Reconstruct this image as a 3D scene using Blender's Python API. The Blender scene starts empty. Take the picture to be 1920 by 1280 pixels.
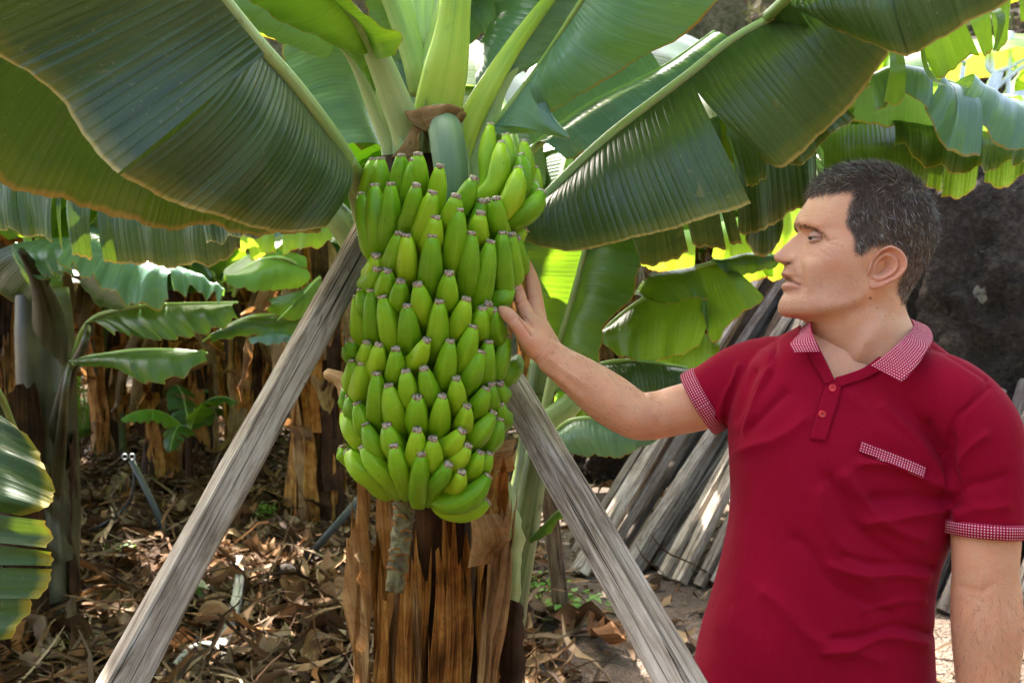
import bpy, bmesh, math, random
import numpy as np
from mathutils import Vector, Matrix, noise

random.seed(7)
rng = np.random.default_rng(7)
scene = bpy.context.scene
COL = scene.collection
pi = math.pi

# ------------------------------------------------------------------ camera
CAM_H = 1.57
FPX = 1920 * 35.0 / 36.0                     # focal length in photograph pixels
PITCH = math.atan(120.0 / FPX)               # camera looks a little down
cam_data = bpy.data.cameras.new('camera')
cam_data.sensor_width = 36.0
cam_data.lens = 35.0
cam_data.clip_start = 0.05
cam_data.clip_end = 600.0
cam_data.dof.use_dof = True
cam_data.dof.focus_distance = 1.6
cam_data.dof.aperture_fstop = 9.0
cam = bpy.data.objects.new('camera', cam_data)
cam.location = (0, 0, CAM_H)
cam.rotation_euler = (pi / 2 - PITCH, 0, 0)
COL.objects.link(cam)
scene.camera = cam

# ------------------------------------------------------------------ sky, sun, exposure
SUN_AZ = math.radians(-28)                   # measured from +Y towards +X
SUN_EL = math.radians(50)
world = bpy.data.worlds.new('World')
scene.world = world
world.use_nodes = True
wn = world.node_tree.nodes
sky = wn.new('ShaderNodeTexSky')
sky.sky_type = 'NISHITA'
sky.sun_disc = False
sky.sun_elevation = SUN_EL
sky.sun_rotation = SUN_AZ
sky.air_density = 0.7
sky.dust_density = 5.0
sky.ozone_density = 0.3
bg = wn['Background']
bg.inputs['Strength'].default_value = 0.12
world.node_tree.links.new(sky.outputs[0], bg.inputs[0])

sun_data = bpy.data.lights.new('sun', 'SUN')
sun_data.energy = 4.6
sun_data.angle = math.radians(0.5)
sun_data.color = (1.0, 0.95, 0.86)
sun = bpy.data.objects.new('sun', sun_data)
sdir = Vector((math.sin(SUN_AZ) * math.cos(SUN_EL), math.cos(SUN_AZ) * math.cos(SUN_EL), math.sin(SUN_EL)))
sun.rotation_euler = (-sdir).to_track_quat('-Z', 'Y').to_euler()
sun.location = sdir * 30
COL.objects.link(sun)

scene.view_settings.view_transform = 'Standard'
scene.view_settings.look = 'None'
scene.view_settings.exposure = 3.3
scene.view_settings.gamma = 1.0
scene.view_settings.use_curve_mapping = False
scene.render.engine = 'CYCLES'
scene.cycles.use_denoising = True
scene.cycles.use_adaptive_sampling = True
scene.cycles.adaptive_threshold = 0.025
scene.cycles.max_bounces = 6
scene.cycles.diffuse_bounces = 3
scene.cycles.transmission_bounces = 4
scene.cycles.transparent_max_bounces = 6
scene.cycles.caustics_reflective = False
scene.cycles.caustics_refractive = False
scene.cycles.sample_clamp_indirect = 6.0

# ------------------------------------------------------------------ helpers
CR, CU = Vector((1, 0, 0)), Vector((0, math.sin(PITCH), math.cos(PITCH)))
CF = Vector((0, math.cos(PITCH), -math.sin(PITCH)))
CAMP = Vector((0, 0, CAM_H))

def P(px, py, d):
    """world point that stands d metres in front of the camera at photograph position (px, py)"""
    px, py, d = float(px), float(py), float(d)
    return CAMP + d * (CR * ((px - 960) / FPX) + CU * (-(py - 640) / FPX) + CF)

def PP(pts):
    return [P(*p) for p in pts]

def ground_point(px, py, z=0.0):
    d = CR * ((px - 960) / FPX) + CU * (-(py - 640) / FPX) + CF
    k = (z - CAM_H) / d.z
    return CAMP + d * k

def spline(pts, n):
    """n+1 points along a Catmull-Rom curve through pts (chord-length spaced)"""
    p = np.array([tuple(q) for q in pts], float)
    if len(p) == 1:
        return np.repeat(p, n + 1, 0)
    if len(p) == 2:
        t = np.linspace(0, 1, n + 1)[:, None]
        return p[0] * (1 - t) + p[1] * t
    e = np.vstack([2 * p[0] - p[1], p, 2 * p[-1] - p[-2]])
    seg = np.linalg.norm(np.diff(p, axis=0), axis=1) + 1e-9
    cum = np.concatenate([[0], np.cumsum(seg)])
    out = np.empty((n + 1, p.shape[1]))
    for k, s in enumerate(np.linspace(0, cum[-1], n + 1)):
        i = min(int(np.searchsorted(cum, s, side='right') - 1), len(p) - 2)
        t = (s - cum[i]) / seg[i]
        a, b, c, d = e[i], e[i + 1], e[i + 2], e[i + 3]
        out[k] = 0.5 * (2 * b + (c - a) * t + (2 * a - 5 * b + 4 * c - d) * t * t + (3 * b - a - 3 * c + d) * t ** 3)
    return out

def interp(x, xs, ys):
    return np.interp(x, xs, ys)

def smooth_interp(x, xs, ys):
    """smooth (cosine-free Catmull-Rom style) interpolation of a table"""
    xs = np.array(xs, float); ys = np.array(ys, float)
    x = np.clip(np.asarray(x, float), xs[0], xs[-1])
    m = np.gradient(ys, xs)
    i = np.clip(np.searchsorted(xs, x, side='right') - 1, 0, len(xs) - 2)
    h = xs[i + 1] - xs[i]
    t = (x - xs[i]) / h
    return ((2 * t**3 - 3 * t**2 + 1) * ys[i] + (t**3 - 2 * t**2 + t) * h * m[i]
            + (-2 * t**3 + 3 * t**2) * ys[i + 1] + (t**3 - t**2) * h * m[i + 1])

def make_mesh(name, verts, faces, smooth=True, uv=None, col=None):
    me = bpy.data.meshes.new(name)
    v = np.asarray(verts, dtype=np.float32).reshape(-1, 3)
    me.from_pydata(v.tolist(), [], [tuple(int(i) for i in f) for f in faces])
    if smooth:
        me.polygons.foreach_set('use_smooth', np.ones(len(me.polygons), bool))
    if uv is not None or col is not None:
        li = np.empty(len(me.loops), np.int32)
        me.loops.foreach_get('vertex_index', li)
    if uv is not None:
        lay = me.uv_layers.new(name='UVMap')
        lay.data.foreach_set('uv', np.asarray(uv, np.float32)[li].ravel())
    if col is not None:
        c = np.asarray(col, np.float32)
        if c.shape[1] == 3:
            c = np.hstack([c, np.ones((len(c), 1), np.float32)])
        at = me.color_attributes.new('Col', 'FLOAT_COLOR', 'POINT')
        at.data.foreach_set('color', c.ravel())
    me.update()
    return me

def add(name, me, mat=None, parent=None):
    """link a mesh (world coordinates) as one object, optionally as a part of a thing or part"""
    ob = bpy.data.objects.new(name, me)
    if mat is not None and len(me.materials) == 0:
        me.materials.append(mat)
    COL.objects.link(ob)
    if parent is not None:
        ob.parent = parent
        ob.matrix_parent_inverse = world_matrix(parent).inverted()
    return ob

def world_matrix(o):
    m = Matrix.LocRotScale(o.location, o.rotation_euler, o.scale)
    if o.parent:
        m = world_matrix(o.parent) @ o.matrix_parent_inverse @ m
    return m

def tag(o, label=None, cat=None, group=None, kind=None):
    if label: o['label'] = label
    if cat: o['category'] = cat
    if group: o['group'] = group
    if kind: o['kind'] = kind
    return o

def thing(name, loc, label, cat, group=None):
    o = bpy.data.objects.new(name, None)
    o.empty_display_size = 0.1
    o.location = loc
    COL.objects.link(o)
    return tag(o, label, cat, group)

def copy_tree(o, parent=None):
    c = o.copy()
    COL.objects.link(c)
    if parent is not None:
        c.parent = parent
    for ch in list(o.children):
        copy_tree(ch, c)
    return c

def grid_faces(nu, nv, off=0, wrap=False):
    """faces of a grid with nu x nv cells, rows of nv+1 (or nv when wrapped) vertices"""
    f = []
    w = nv if wrap else nv + 1
    for i in range(nu):
        for j in range(nv):
            a = off + i * w + j
            b = off + i * w + (j + 1) % w if wrap else a + 1
            f.append((a, b, b + w, a + w))
    return f

def frames(pts, up=(0, 0, 1)):
    """tangent, normal, binormal along a polyline"""
    p = np.asarray(pts, float)
    t = np.gradient(p, axis=0)
    t /= np.linalg.norm(t, axis=1)[:, None] + 1e-12
    n = np.empty_like(t); b = np.empty_like(t)
    ref = np.array(up, float)
    if abs(np.dot(ref, t[0])) > 0.95:
        ref = np.array([1.0, 0.13, 0.2])
    for i in range(len(p)):
        r = ref - t[i] * np.dot(ref, t[i])
        r /= np.linalg.norm(r) + 1e-12
        n[i] = r; b[i] = np.cross(t[i], r); ref = r
    return t, n, b

def tube_data(pts, rad, seg=12, caps=True, section=None, up=(0, 0, 1), flat=1.0):
    """verts, faces, uv of a tube; rad one number or one per point; section(phi, i) scales the radius"""
    p = np.asarray([tuple(q) for q in pts], float)
    n = len(p)
    r = np.broadcast_to(np.asarray(rad, float), (n,)) if np.ndim(rad) == 0 else np.asarray(rad, float)
    t, nn, bb = frames(p, up)
    phi = np.arange(seg) * 2 * pi / seg
    V = []; UV = []
    length = np.concatenate([[0], np.cumsum(np.linalg.norm(np.diff(p, axis=0), axis=1))])
    for i in range(n):
        k = np.array([section(f, i) for f in phi]) if section else 1.0
        ring = p[i] + (np.cos(phi) * r[i] * k)[:, None] * nn[i] * flat + (np.sin(phi) * r[i] * k)[:, None] * bb[i]
        V.append(ring)
        UV.append(np.stack([np.full(seg, length[i]), phi / (2 * pi)], 1))
    V = np.vstack(V); UV = np.vstack(UV)
    F = grid_faces(n - 1, seg, 0, True)
    if caps:
        F.append(tuple(range(seg - 1, -1, -1)))
        F.append(tuple(range((n - 1) * seg, n * seg)))
    return V, F, UV

def tube(name, pts, rad, mat, parent=None, seg=12, **kw):
    V, F, UV = tube_data(pts, rad, seg, **kw)
    return add(name, make_mesh(name, V, F, True, UV), mat, parent)

class Builder:
    """collects several pieces into one mesh"""
    def __init__(s):
        s.V = []; s.F = []; s.UV = []; s.C = []; s.n = 0
    def put(s, V, F, UV=None, C=None):
        V = np.asarray(V, float)
        s.V.append(V); s.F += [tuple(i + s.n for i in f) for f in F]
        s.UV.append(np.zeros((len(V), 2)) if UV is None else np.asarray(UV, float))
        s.C.append(np.full((len(V), 3), 0.5) if C is None else np.broadcast_to(np.asarray(C, float), (len(V), 3)))
        s.n += len(V)
    def mesh(s, name, smooth=True):
        return make_mesh(name, np.vstack(s.V), s.F, smooth, np.vstack(s.UV), np.vstack(s.C))

def fbm(p, scale, seed=0.0, oct=3):
    """fractal noise for an array of points"""
    o = np.empty(len(p))
    for i, q in enumerate(p):
        o[i] = noise.fractal(Vector((q[0] * scale + seed, q[1] * scale - seed, q[2] * scale + 2.7 * seed)), 0.9, 2.1, oct)
    return o

# ------------------------------------------------------------------ materials
class Nodes:
    def __init__(s, name):
        s.m = bpy.data.materials.new(name)
        s.m.use_nodes = True
        s.t = s.m.node_tree
        s.b = s.t.nodes['Principled BSDF']
        s.out = s.t.nodes['Material Output']
    def n(s, kind, **kw):
        nd = s.t.nodes.new(kind)
        for k, v in kw.items():
            if k.startswith('i_'):
                key = k[2:]
                nd.inputs[int(key) if key.isdigit() else key].default_value = v
            else:
                setattr(nd, k, v)
        return nd
    def l(s, a, b):
        s.t.links.new(a, b)
    def uv(s):
        return s.n('ShaderNodeUVMap', uv_map='UVMap').outputs[0]
    def obj(s):
        return s.n('ShaderNodeTexCoord').outputs['Object']
    def mapping(s, vec, scale, loc=(0, 0, 0)):
        m = s.n('ShaderNodeMapping')
        m.inputs['Scale'].default_value = scale
        m.inputs['Location'].default_value = loc
        s.l(vec, m.inputs['Vector'])
        return m.outputs[0]
    def noise(s, vec, scale, detail=3, rough=0.55, dist=0.0):
        nd = s.n('ShaderNodeTexNoise')
        nd.inputs['Scale'].default_value = scale
        nd.inputs['Detail'].default_value = detail
        nd.inputs['Roughness'].default_value = rough
        nd.inputs['Distortion'].default_value = dist
        s.l(vec, nd.inputs['Vector'])
        return nd.outputs['Fac']
    def ramp(s, fac, stops, interp='LINEAR'):
        r = s.n('ShaderNodeValToRGB')
        r.color_ramp.interpolation = interp
        e = r.color_ramp.elements
        while len(e) < len(stops):
            e.new(0.5)
        for k, (pos, c) in enumerate(stops):
            e[k].position = pos
            e[k].color = (c[0], c[1], c[2], 1) if not np.isscalar(c) else (c, c, c, 1)
        s.l(fac, r.inputs[0])
        return r.outputs[0]
    def mix(s, fac, a, b, mode='MIX'):
        m = s.n('ShaderNodeMix', data_type='RGBA', blend_type=mode)
        for sock, val in ((m.inputs[0], fac), (m.inputs[6], a), (m.inputs[7], b)):
            if hasattr(val, 'is_output'):
                s.l(val, sock)
            elif np.isscalar(val):
                sock.default_value = val
            else:
                sock.default_value = (val[0], val[1], val[2], 1)
        return m.outputs[2]
    def math(s, op, a, b=0.0):
        m = s.n('ShaderNodeMath', operation=op)
        for sock, val in ((m.inputs[0], a), (m.inputs[1], b)):
            if hasattr(val, 'is_output'):
                s.l(val, sock)
            else:
                sock.default_value = val
        return m.outputs[0]
    def bump(s, h, strength, dist=0.002, prev=None):
        b = s.n('ShaderNodeBump')
        b.inputs['Strength'].default_value = strength
        b.inputs['Distance'].default_value = dist
        s.l(h, b.inputs['Height'])
        if prev is not None:
            s.l(prev, b.inputs['Normal'])
        return b.outputs[0]
    def set(s, color=None, rough=None, spec=None, normal=None, **kw):
        for key, val in (('Base Color', color), ('Roughness', rough), ('Specular IOR Level', spec), ('Normal', normal)):
            if val is None:
                continue
            if hasattr(val, 'is_output'):
                s.l(val, s.b.inputs[key])
            elif np.isscalar(val):
                s.b.inputs[key].default_value = val
            else:
                s.b.inputs[key].default_value = (val[0], val[1], val[2], 1)
        for k, v in kw.items():
            s.b.inputs[k.replace('_', ' ')].default_value = v
        return s.m

def leaf_material(name, dark, light, trans, transfac=0.36, rough=0.36, vein=70.0, edge=(0.30, 0.20, 0.04), bumpk=0.5, yellow=0.0, veinfreq=75.0):
    """banana blade: UV u runs along the midrib in metres, v from midrib (0) to margin (1)"""
    g = Nodes(name)
    uv = g.uv()
    ob = g.obj()
    v1 = g.noise(g.mapping(uv, (vein, 0.5, 1)), 1.0, 2, 0.6)
    v2 = g.noise(g.mapping(uv, (vein * 4.5, 0.9, 1)), 1.0, 1, 0.5)
    # parallel side veins: ridges about a centimetre apart with uneven spacing
    sp0 = g.n('ShaderNodeSeparateXYZ'); g.l(uv, sp0.inputs[0])
    wv0 = g.math('ADD', g.math('MULTIPLY', sp0.outputs[0], veinfreq), g.math('MULTIPLY', g.noise(g.mapping(uv, (veinfreq * 0.35, 0.25, 1)), 1.0, 2), 2.2))
    ridge = g.math('POWER', g.math('ABSOLUTE', g.math('SINE', g.math('MULTIPLY', wv0, pi))), 0.55)
    groove = g.ramp(ridge, [(0.0, 1.0), (0.55, 0.0)])
    blot = g.noise(ob, 5.0, 4, 0.6, 0.4)
    base = g.mix(g.ramp(blot, [(0.3, 0.0), (0.7, 1.0)]), dark, light)
    base = g.mix(g.math('MULTIPLY', g.ramp(v1, [(0.42, 0.0), (0.75, 1.0)]), 0.55), base, [c * 1.45 for c in light])
    base = g.mix(g.math('MULTIPLY', g.ramp(v2, [(0.5, 0.0), (0.8, 1.0)]), 0.35), base, [c * 0.55 for c in dark])
    base = g.mix(g.math('MULTIPLY', groove, 0.16), base, [c * 0.6 for c in dark])
    speck = g.noise(ob, 160.0, 2, 0.5)
    base = g.mix(g.math('MULTIPLY', g.ramp(speck, [(0.66, 0.0), (0.74, 1.0)]), 0.35), base, (0.22, 0.22, 0.13))
    scar = g.ramp(g.noise(g.mapping(uv, (30.0, 5.0, 1), (2, 9, 0)), 1.0, 2, 0.6, 0.6), [(0.70, 0.0), (0.74, 1.0)])
    base = g.mix(g.math('MULTIPLY', scar, 0.45), base, (0.17, 0.13, 0.05))
    sp = g.n('ShaderNodeSeparateXYZ'); g.l(uv, sp.inputs[0])
    wob = g.math('MULTIPLY', g.noise(g.mapping(uv, (14, 0, 0)), 1.0, 3), 0.05)
    rim = g.ramp(g.math('ADD', sp.outputs[1], g.math('SUBTRACT', wob, 0.025)), [(0.975, 0.0), (0.992, 1.0)])
    base2 = g.mix(rim, base, edge)
    soft = g.ramp(g.math('ADD', sp.outputs[1], g.math('MULTIPLY', wob, 2.0)), [(0.93, 0.0), (1.05, 1.0)])
    if yellow > 0:
        base2 = g.mix(g.math('MULTIPLY', soft, yellow), base2, (0.42, 0.30, 0.02))
    h = g.math('ADD', g.math('MULTIPLY', ridge, 0.9), g.math('ADD', g.math('MULTIPLY', v1, 0.8), g.math('MULTIPLY', v2, 0.6)))
    nrm = g.bump(h, bumpk * 0.42, 0.0035)
    rr = g.math('ADD', g.math('MULTIPLY', blot, 0.25), rough - 0.12)
    g.set(base2, rr, 0.34, nrm)
    tr = g.n('ShaderNodeBsdfTranslucent')
    tcol = g.mix(g.math('MULTIPLY', g.ramp(v1, [(0.35, 0.0), (0.8, 1.0)]), 0.5), trans, [c * 0.6 for c in trans])
    tcol = g.mix(rim, tcol, (0.35, 0.16, 0.02))
    g.l(tcol, tr.inputs['Color'])
    g.l(nrm, tr.inputs['Normal'])
    mx = g.n('ShaderNodeMixShader', i_0=transfac)
    g.l(g.b.outputs[0], mx.inputs[1]); g.l(tr.outputs[0], mx.inputs[2])
    g.l(mx.outputs[0], g.out.inputs['Surface'])
    return g.m

M = {}
M['leaf'] = leaf_material('banana_leaf', (0.014, 0.050, 0.010), (0.034, 0.088, 0.020), (0.36, 0.62, 0.02), 0.24, 0.32)
M['leaf_sky_tint'] = leaf_material('banana_leaf_sky_tint', (0.070, 0.140, 0.105), (0.115, 0.200, 0.165), (0.32, 0.60, 0.05), 0.18, 0.25)  # pale blue-green base carries the sky reflection of upper surfaces
M['leaf_under_shaded'] = leaf_material('banana_leaf_underside_shaded', (0.014, 0.034, 0.010), (0.044, 0.072, 0.026), (0.24, 0.42, 0.02), 0.07, 0.33, bumpk=1.0, yellow=0.15, edge=(0.36, 0.27, 0.08))  # underside tone, darkened and less translucent to stand in for shade
M['leaf_lime'] = leaf_material('lime_leaf_backlit_tint', (0.06, 0.17, 0.02), (0.10, 0.24, 0.03), (0.44, 0.68, 0.03), 0.38)  # backlit glow put into a brighter, more translucent colour; weeds share it
M['leaf_far'] = leaf_material('background_banana_leaf', (0.011, 0.044, 0.011), (0.030, 0.082, 0.022), (0.36, 0.60, 0.02), 0.28, 0.32, 40.0, veinfreq=40.0)

def dry_material(name, stops, stretch=(1.2, 14, 1), rough=0.7, trans=0.0, spec=0.3):
    """dry fibrous sheath: UV u along the fibre in metres, v across"""
    g = Nodes(name)
    uv = g.uv(); ob = g.obj()
    a = g.noise(g.mapping(uv, (stretch[0] * 3, stretch[1] * 2.2, 1)), 1.0, 4, 0.7, 0.8)
    b = g.noise(ob, 9.0, 3, 0.6, 0.6)
    fac = g.math('ADD', g.math('MULTIPLY', a, 0.55), g.math('MULTIPLY', b, 0.5))
    colr = g.ramp(fac, stops)
    st = g.noise(g.mapping(uv, (2.2, 7, 1), (5, 3, 0)), 1.0, 4, 0.65, 1.2)
    colr = g.mix(g.math('MULTIPLY', g.ramp(st, [(0.52, 0.0), (0.66, 1.0)]), 0.75), colr, [c * 0.5 for c in stops[0][1]])
    sp = g.noise(ob, 120.0, 3, 0.6)
    colr = g.mix(g.math('MULTIPLY', g.ramp(sp, [(0.60, 0.0), (0.72, 1.0)]), 0.6), colr, (0.03, 0.018, 0.01))
    fine = g.noise(g.mapping(uv, (stretch[0] * 6, stretch[1] * 30, 1)), 1.0, 3, 0.6)
    nrm = g.bump(g.math('ADD', g.math('MULTIPLY', a, 0.8), g.math('MULTIPLY', fine, 0.4)), 0.7, 0.006)
    g.set(colr, rough, spec, nrm)
    if trans > 0:
        tr = g.n('ShaderNodeBsdfTranslucent')
        g.l(g.mix(0.5, colr, (0.6, 0.25, 0.06)), tr.inputs['Color'])
        mx = g.n('ShaderNodeMixShader', i_0=trans)
        g.l(g.b.outputs[0], mx.inputs[1]); g.l(tr.outputs[0], mx.inputs[2])
        g.l(mx.outputs[0], g.out.inputs['Surface'])
    return g.m

M['sheath'] = dry_material('dry_sheath', [(0.33, (0.028, 0.011, 0.004)), (0.43, (0.15, 0.056, 0.013)), (0.53, (0.37, 0.155, 0.032)), (0.66, (0.58, 0.32, 0.095))], rough=0.6, spec=0.1)
M['sheath_dark'] = dry_material('dark_sheath', [(0.34, (0.008, 0.005, 0.004)), (0.5, (0.038, 0.018, 0.009)), (0.7, (0.12, 0.058, 0.025))], rough=0.6, spec=0.1)
M['sheath_pale'] = dry_material('pale_sheath', [(0.34, (0.08, 0.036, 0.013)), (0.48, (0.26, 0.135, 0.052)), (0.60, (0.42, 0.26, 0.12)), (0.74, (0.55, 0.40, 0.22))], rough=0.65, trans=0.14, spec=0.1)
M['dry_leaf'] = dry_material('dry_leaf_brown', [(0.34, (0.05, 0.026, 0.014)), (0.5, (0.18, 0.105, 0.055)), (0.7, (0.38, 0.26, 0.16))], rough=0.75, trans=0.12, spec=0.08)

def stem_material(name, stops, blotch=0.5, rough=0.4):
    g = Nodes(name)
    uv = g.uv(); ob = g.obj()
    a = g.noise(g.mapping(uv, (2.0, 16, 1)), 1.0, 3, 0.5)
    b = g.noise(ob, 4.0, 3, 0.5)
    c = g.ramp(g.math('ADD', g.math('MULTIPLY', a, 0.5), g.math('MULTIPLY', b, 0.5)), stops)
    bl = g.noise(ob, 22.0, 5, 0.7, 0.8)
    c = g.mix(g.math('MULTIPLY', g.ramp(bl, [(0.60, 0.0), (0.68, 1.0)]), blotch), c, (0.045, 0.022, 0.010))
    fine = g.noise(g.mapping(uv, (5.0, 150, 1)), 1.0, 2, 0.5)
    g.set(c, rough, 0.45, g.bump(g.math('ADD', g.math('MULTIPLY', a, 0.6), g.math('MULTIPLY', fine, 0.3)), 0.35, 0.003))
    g.b.inputs['Subsurface Weight'].default_value = 0.15
    g.b.inputs['Subsurface Radius'].default_value = (0.006, 0.01, 0.003)
    g.b.inputs['Subsurface Scale'].default_value = 1.0
    return g.m
M['petiole'] = stem_material('petiole_green', [(0.3, (0.20, 0.30, 0.09)), (0.5, (0.33, 0.42, 0.16)), (0.7, (0.46, 0.52, 0.26))], 0.25)
M['petiole_yellow'] = stem_material('petiole_yellow_green', [(0.32, (0.16, 0.33, 0.05)), (0.47, (0.38, 0.52, 0.05)), (0.62, (0.50, 0.60, 0.09)), (0.72, (0.30, 0.45, 0.07))], 0.2)
M['petiole_back'] = stem_material('petiole_back', [(0.3, (0.17, 0.24, 0.06)), (0.5, (0.30, 0.38, 0.13)), (0.7, (0.40, 0.44, 0.20))], 0.6)
M['stalk'] = stem_material('fruit_stalk', [(0.3, (0.075, 0.13, 0.06)), (0.5, (0.14, 0.21, 0.11)), (0.7, (0.24, 0.31, 0.18))], 0.15, 0.55)
M['pseudostem'] = stem_material('green_pseudostem', [(0.34, (0.035, 0.048, 0.014)), (0.5, (0.11, 0.15, 0.045)), (0.7, (0.25, 0.29, 0.12))], 1.0)
M['midrib'] = stem_material('midrib', [(0.3, (0.20, 0.34, 0.08)), (0.6, (0.36, 0.48, 0.14))], 0.1)

def wood_material(name, stops, grain=1.0, bumps=0.8):
    """weathered timber: UV u along the grain in metres, v around 0..1"""
    g = Nodes(name)
    uv = g.uv(); ob = g.obj()
    a = g.noise(g.mapping(uv, (7.0, 24 * grain, 1)), 1.0, 6, 0.7, 0.9)
    b = g.noise(g.mapping(uv, (9.0, 95 * grain, 1)), 1.0, 3, 0.6, 0.3)
    c = g.noise(ob, 6.0, 4, 0.6)
    fac = g.math('ADD', g.math('MULTIPLY', a, 0.55), g.math('ADD', g.math('MULTIPLY', b, 0.2), g.math('MULTIPLY', c, 0.25)))
    colr = g.ramp(fac, stops)
    crack = g.ramp(g.noise(g.mapping(uv, (2.2, 34 * grain, 1), (3, 7, 0)), 1.0, 4, 0.6, 0.5), [(0.27, 0.0), (0.33, 1.0)])
    knot = g.ramp(g.noise(g.mapping(uv, (11.0, 22 * grain, 1), (9, 2, 0)), 1.0, 3, 0.7, 0.8), [(0.25, 0.0), (0.33, 1.0)])
    chk = g.ramp(g.noise(g.mapping(uv, (0.55, 15 * grain, 1), (1, 4, 0)), 1.0, 3, 0.5, 0.35), [(0.488, 1.0), (0.497, 0.0), (0.503, 0.0), (0.512, 1.0)])
    both = g.math('MULTIPLY', g.math('MULTIPLY', crack, knot), chk)
    colr = g.mix(both, (0.035, 0.028, 0.024), colr)
    lich = g.ramp(g.noise(ob, 38.0, 3, 0.6), [(0.70, 0.0), (0.75, 1.0)])
    colr = g.mix(g.math('MULTIPLY', lich, 0.35), colr, (0.33, 0.31, 0.16))
    h = g.math('ADD', g.math('MULTIPLY', both, 1.2), g.math('ADD', g.math('MULTIPLY', a, 0.6), g.math('MULTIPLY', b, 0.5)))
    g.set(colr, 0.88, 0.04, g.bump(h, bumps, 0.005))
    return g.m
M['wood'] = wood_material('weathered_timber', [(0.36, (0.085, 0.060, 0.043)), (0.45, (0.25, 0.195, 0.152)), (0.54, (0.42, 0.35, 0.29)), (0.66, (0.58, 0.51, 0.45))], 0.8, 0.8)
M['wood_dark'] = wood_material('old_log_timber', [(0.30, (0.045, 0.033, 0.026)), (0.46, (0.13, 0.10, 0.082)), (0.60, (0.26, 0.225, 0.20)), (0.74, (0.44, 0.41, 0.39))])
M['wood_brown'] = wood_material('brown_log_timber', [(0.30, (0.03, 0.019, 0.013)), (0.46, (0.10, 0.062, 0.042)), (0.60, (0.21, 0.145, 0.105)), (0.74, (0.36, 0.28, 0.225))])

def plain(name, color, rough=0.5, metal=0.0, spec=0.5, bump=0.0, bscale=200):
    g = Nodes(name)
    ob = g.obj()
    n = g.noise(ob, 35.0, 4, 0.6)
    c = g.mix(g.ramp(n, [(0.3, 0.0), (0.7, 1.0)]), [x * 0.8 for x in color], [min(1, x * 1.15) for x in color])
    nr = g.bump(g.noise(ob, bscale, 2), bump, 0.002) if bump else None
    return g.set(c, rough, spec, nr, Metallic=metal)
M['hose'] = plain('black_hose', (0.025, 0.026, 0.03), 0.45)
M['pipe'] = plain('grey_pipe', (0.045, 0.050, 0.050), 0.5)
M['white_metal'] = plain('white_painted_metal', (0.62, 0.62, 0.66), 0.4)
M['grey_metal'] = plain('galvanised_metal', (0.36, 0.38, 0.40), 0.4, 0.6)
# ================================================================== the setting
def soil_material():
    g = Nodes('soil')
    ob = g.obj()
    a = g.noise(ob, 1.3, 5, 0.6)
    b = g.noise(ob, 30.0, 5, 0.7)
    c = g.ramp(g.math('ADD', g.math('MULTIPLY', a, 0.5), g.math('MULTIPLY', b, 0.5)),
               [(0.32, (0.030, 0.020, 0.014)), (0.5, (0.085, 0.060, 0.044)), (0.68, (0.19, 0.145, 0.11))])
    v = g.n('ShaderNodeTexVoronoi', i_Scale=70.0); g.l(ob, v.inputs['Vector'])
    h = g.math('ADD', g.math('MULTIPLY', b, 1.0), g.math('MULTIPLY', v.outputs['Distance'], 0.8))
    g.set(c, 0.9, 0.2, g.bump(h, 0.9, 0.02))
    return g.m
M['soil'] = soil_material()

def ground_z(x, y):
    x = np.asarray(x, float); y = np.asarray(y, float)
    z = 0.018 * np.sin(x * 2.1 + 0.4 * y) * np.sin(y * 1.7 + 0.3) + 0.012 * np.sin(x * 5.3 - y * 3.1)
    far = np.clip((np.hypot(x, y) - 12) / 20, 0, 1)
    near = np.clip((y - 2.2) / 1.2, 0, 1)
    return z * near * (1 - far)

gx = np.concatenate([[-220, -120, -60, -30, -18], np.linspace(-12, 12, 121), [18, 30, 60, 120, 220]])
gy = np.concatenate([[-220, -110, -50, -20, -8], np.linspace(-3, 18, 106), [24, 36, 60, 110, 220]])
GX, GY = np.meshgrid(gx, gy)
V = np.stack([GX.ravel(), GY.ravel(), ground_z(GX, GY).ravel()], 1)
F = grid_faces(len(gy) - 1, len(gx) - 1)
ground = tag(add('ground', make_mesh('ground', V, F), M['soil']), 'bare brown soil between the banana rows', None, kind='structure')

# far bank behind the plantation
def bank_material():
    g = Nodes('scrub_bank')
    ob = g.obj()
    a = g.noise(ob, 0.8, 5, 0.65)
    b = g.noise(ob, 9.0, 5, 0.7)
    c = g.ramp(g.math('ADD', g.math('MULTIPLY', a, 0.45), g.math('MULTIPLY', b, 0.55)),
               [(0.33, (0.03, 0.025, 0.012)), (0.46, (0.085, 0.085, 0.03)), (0.58, (0.20, 0.165, 0.085)), (0.70, (0.34, 0.27, 0.18))])
    g.set(c, 0.9, 0.15, g.bump(b, 1.0, 0.2))
    return g.m
M['bank'] = bank_material()
bu = np.linspace(-40, 40, 161); bv = np.linspace(0, 1, 41)
BU, BV = np.meshgrid(bu, bv)
bz = 11.0 * BV
by = 17.0 + 5 * BV + 0.02 * BU ** 2 * 0.3
pts = np.stack([BU.ravel(), by.ravel(), bz.ravel()], 1)
nz = fbm(pts, 0.5, 3.0, 4)
pts[:, 1] -= 0.9 * nz
pts[:, 2] -= 0.35
tag(add('hillside', make_mesh('hillside', pts, grid_faces(40, 160)), M['bank']), 'dry scrubby hillside behind the plantation', None, kind='structure')

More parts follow.
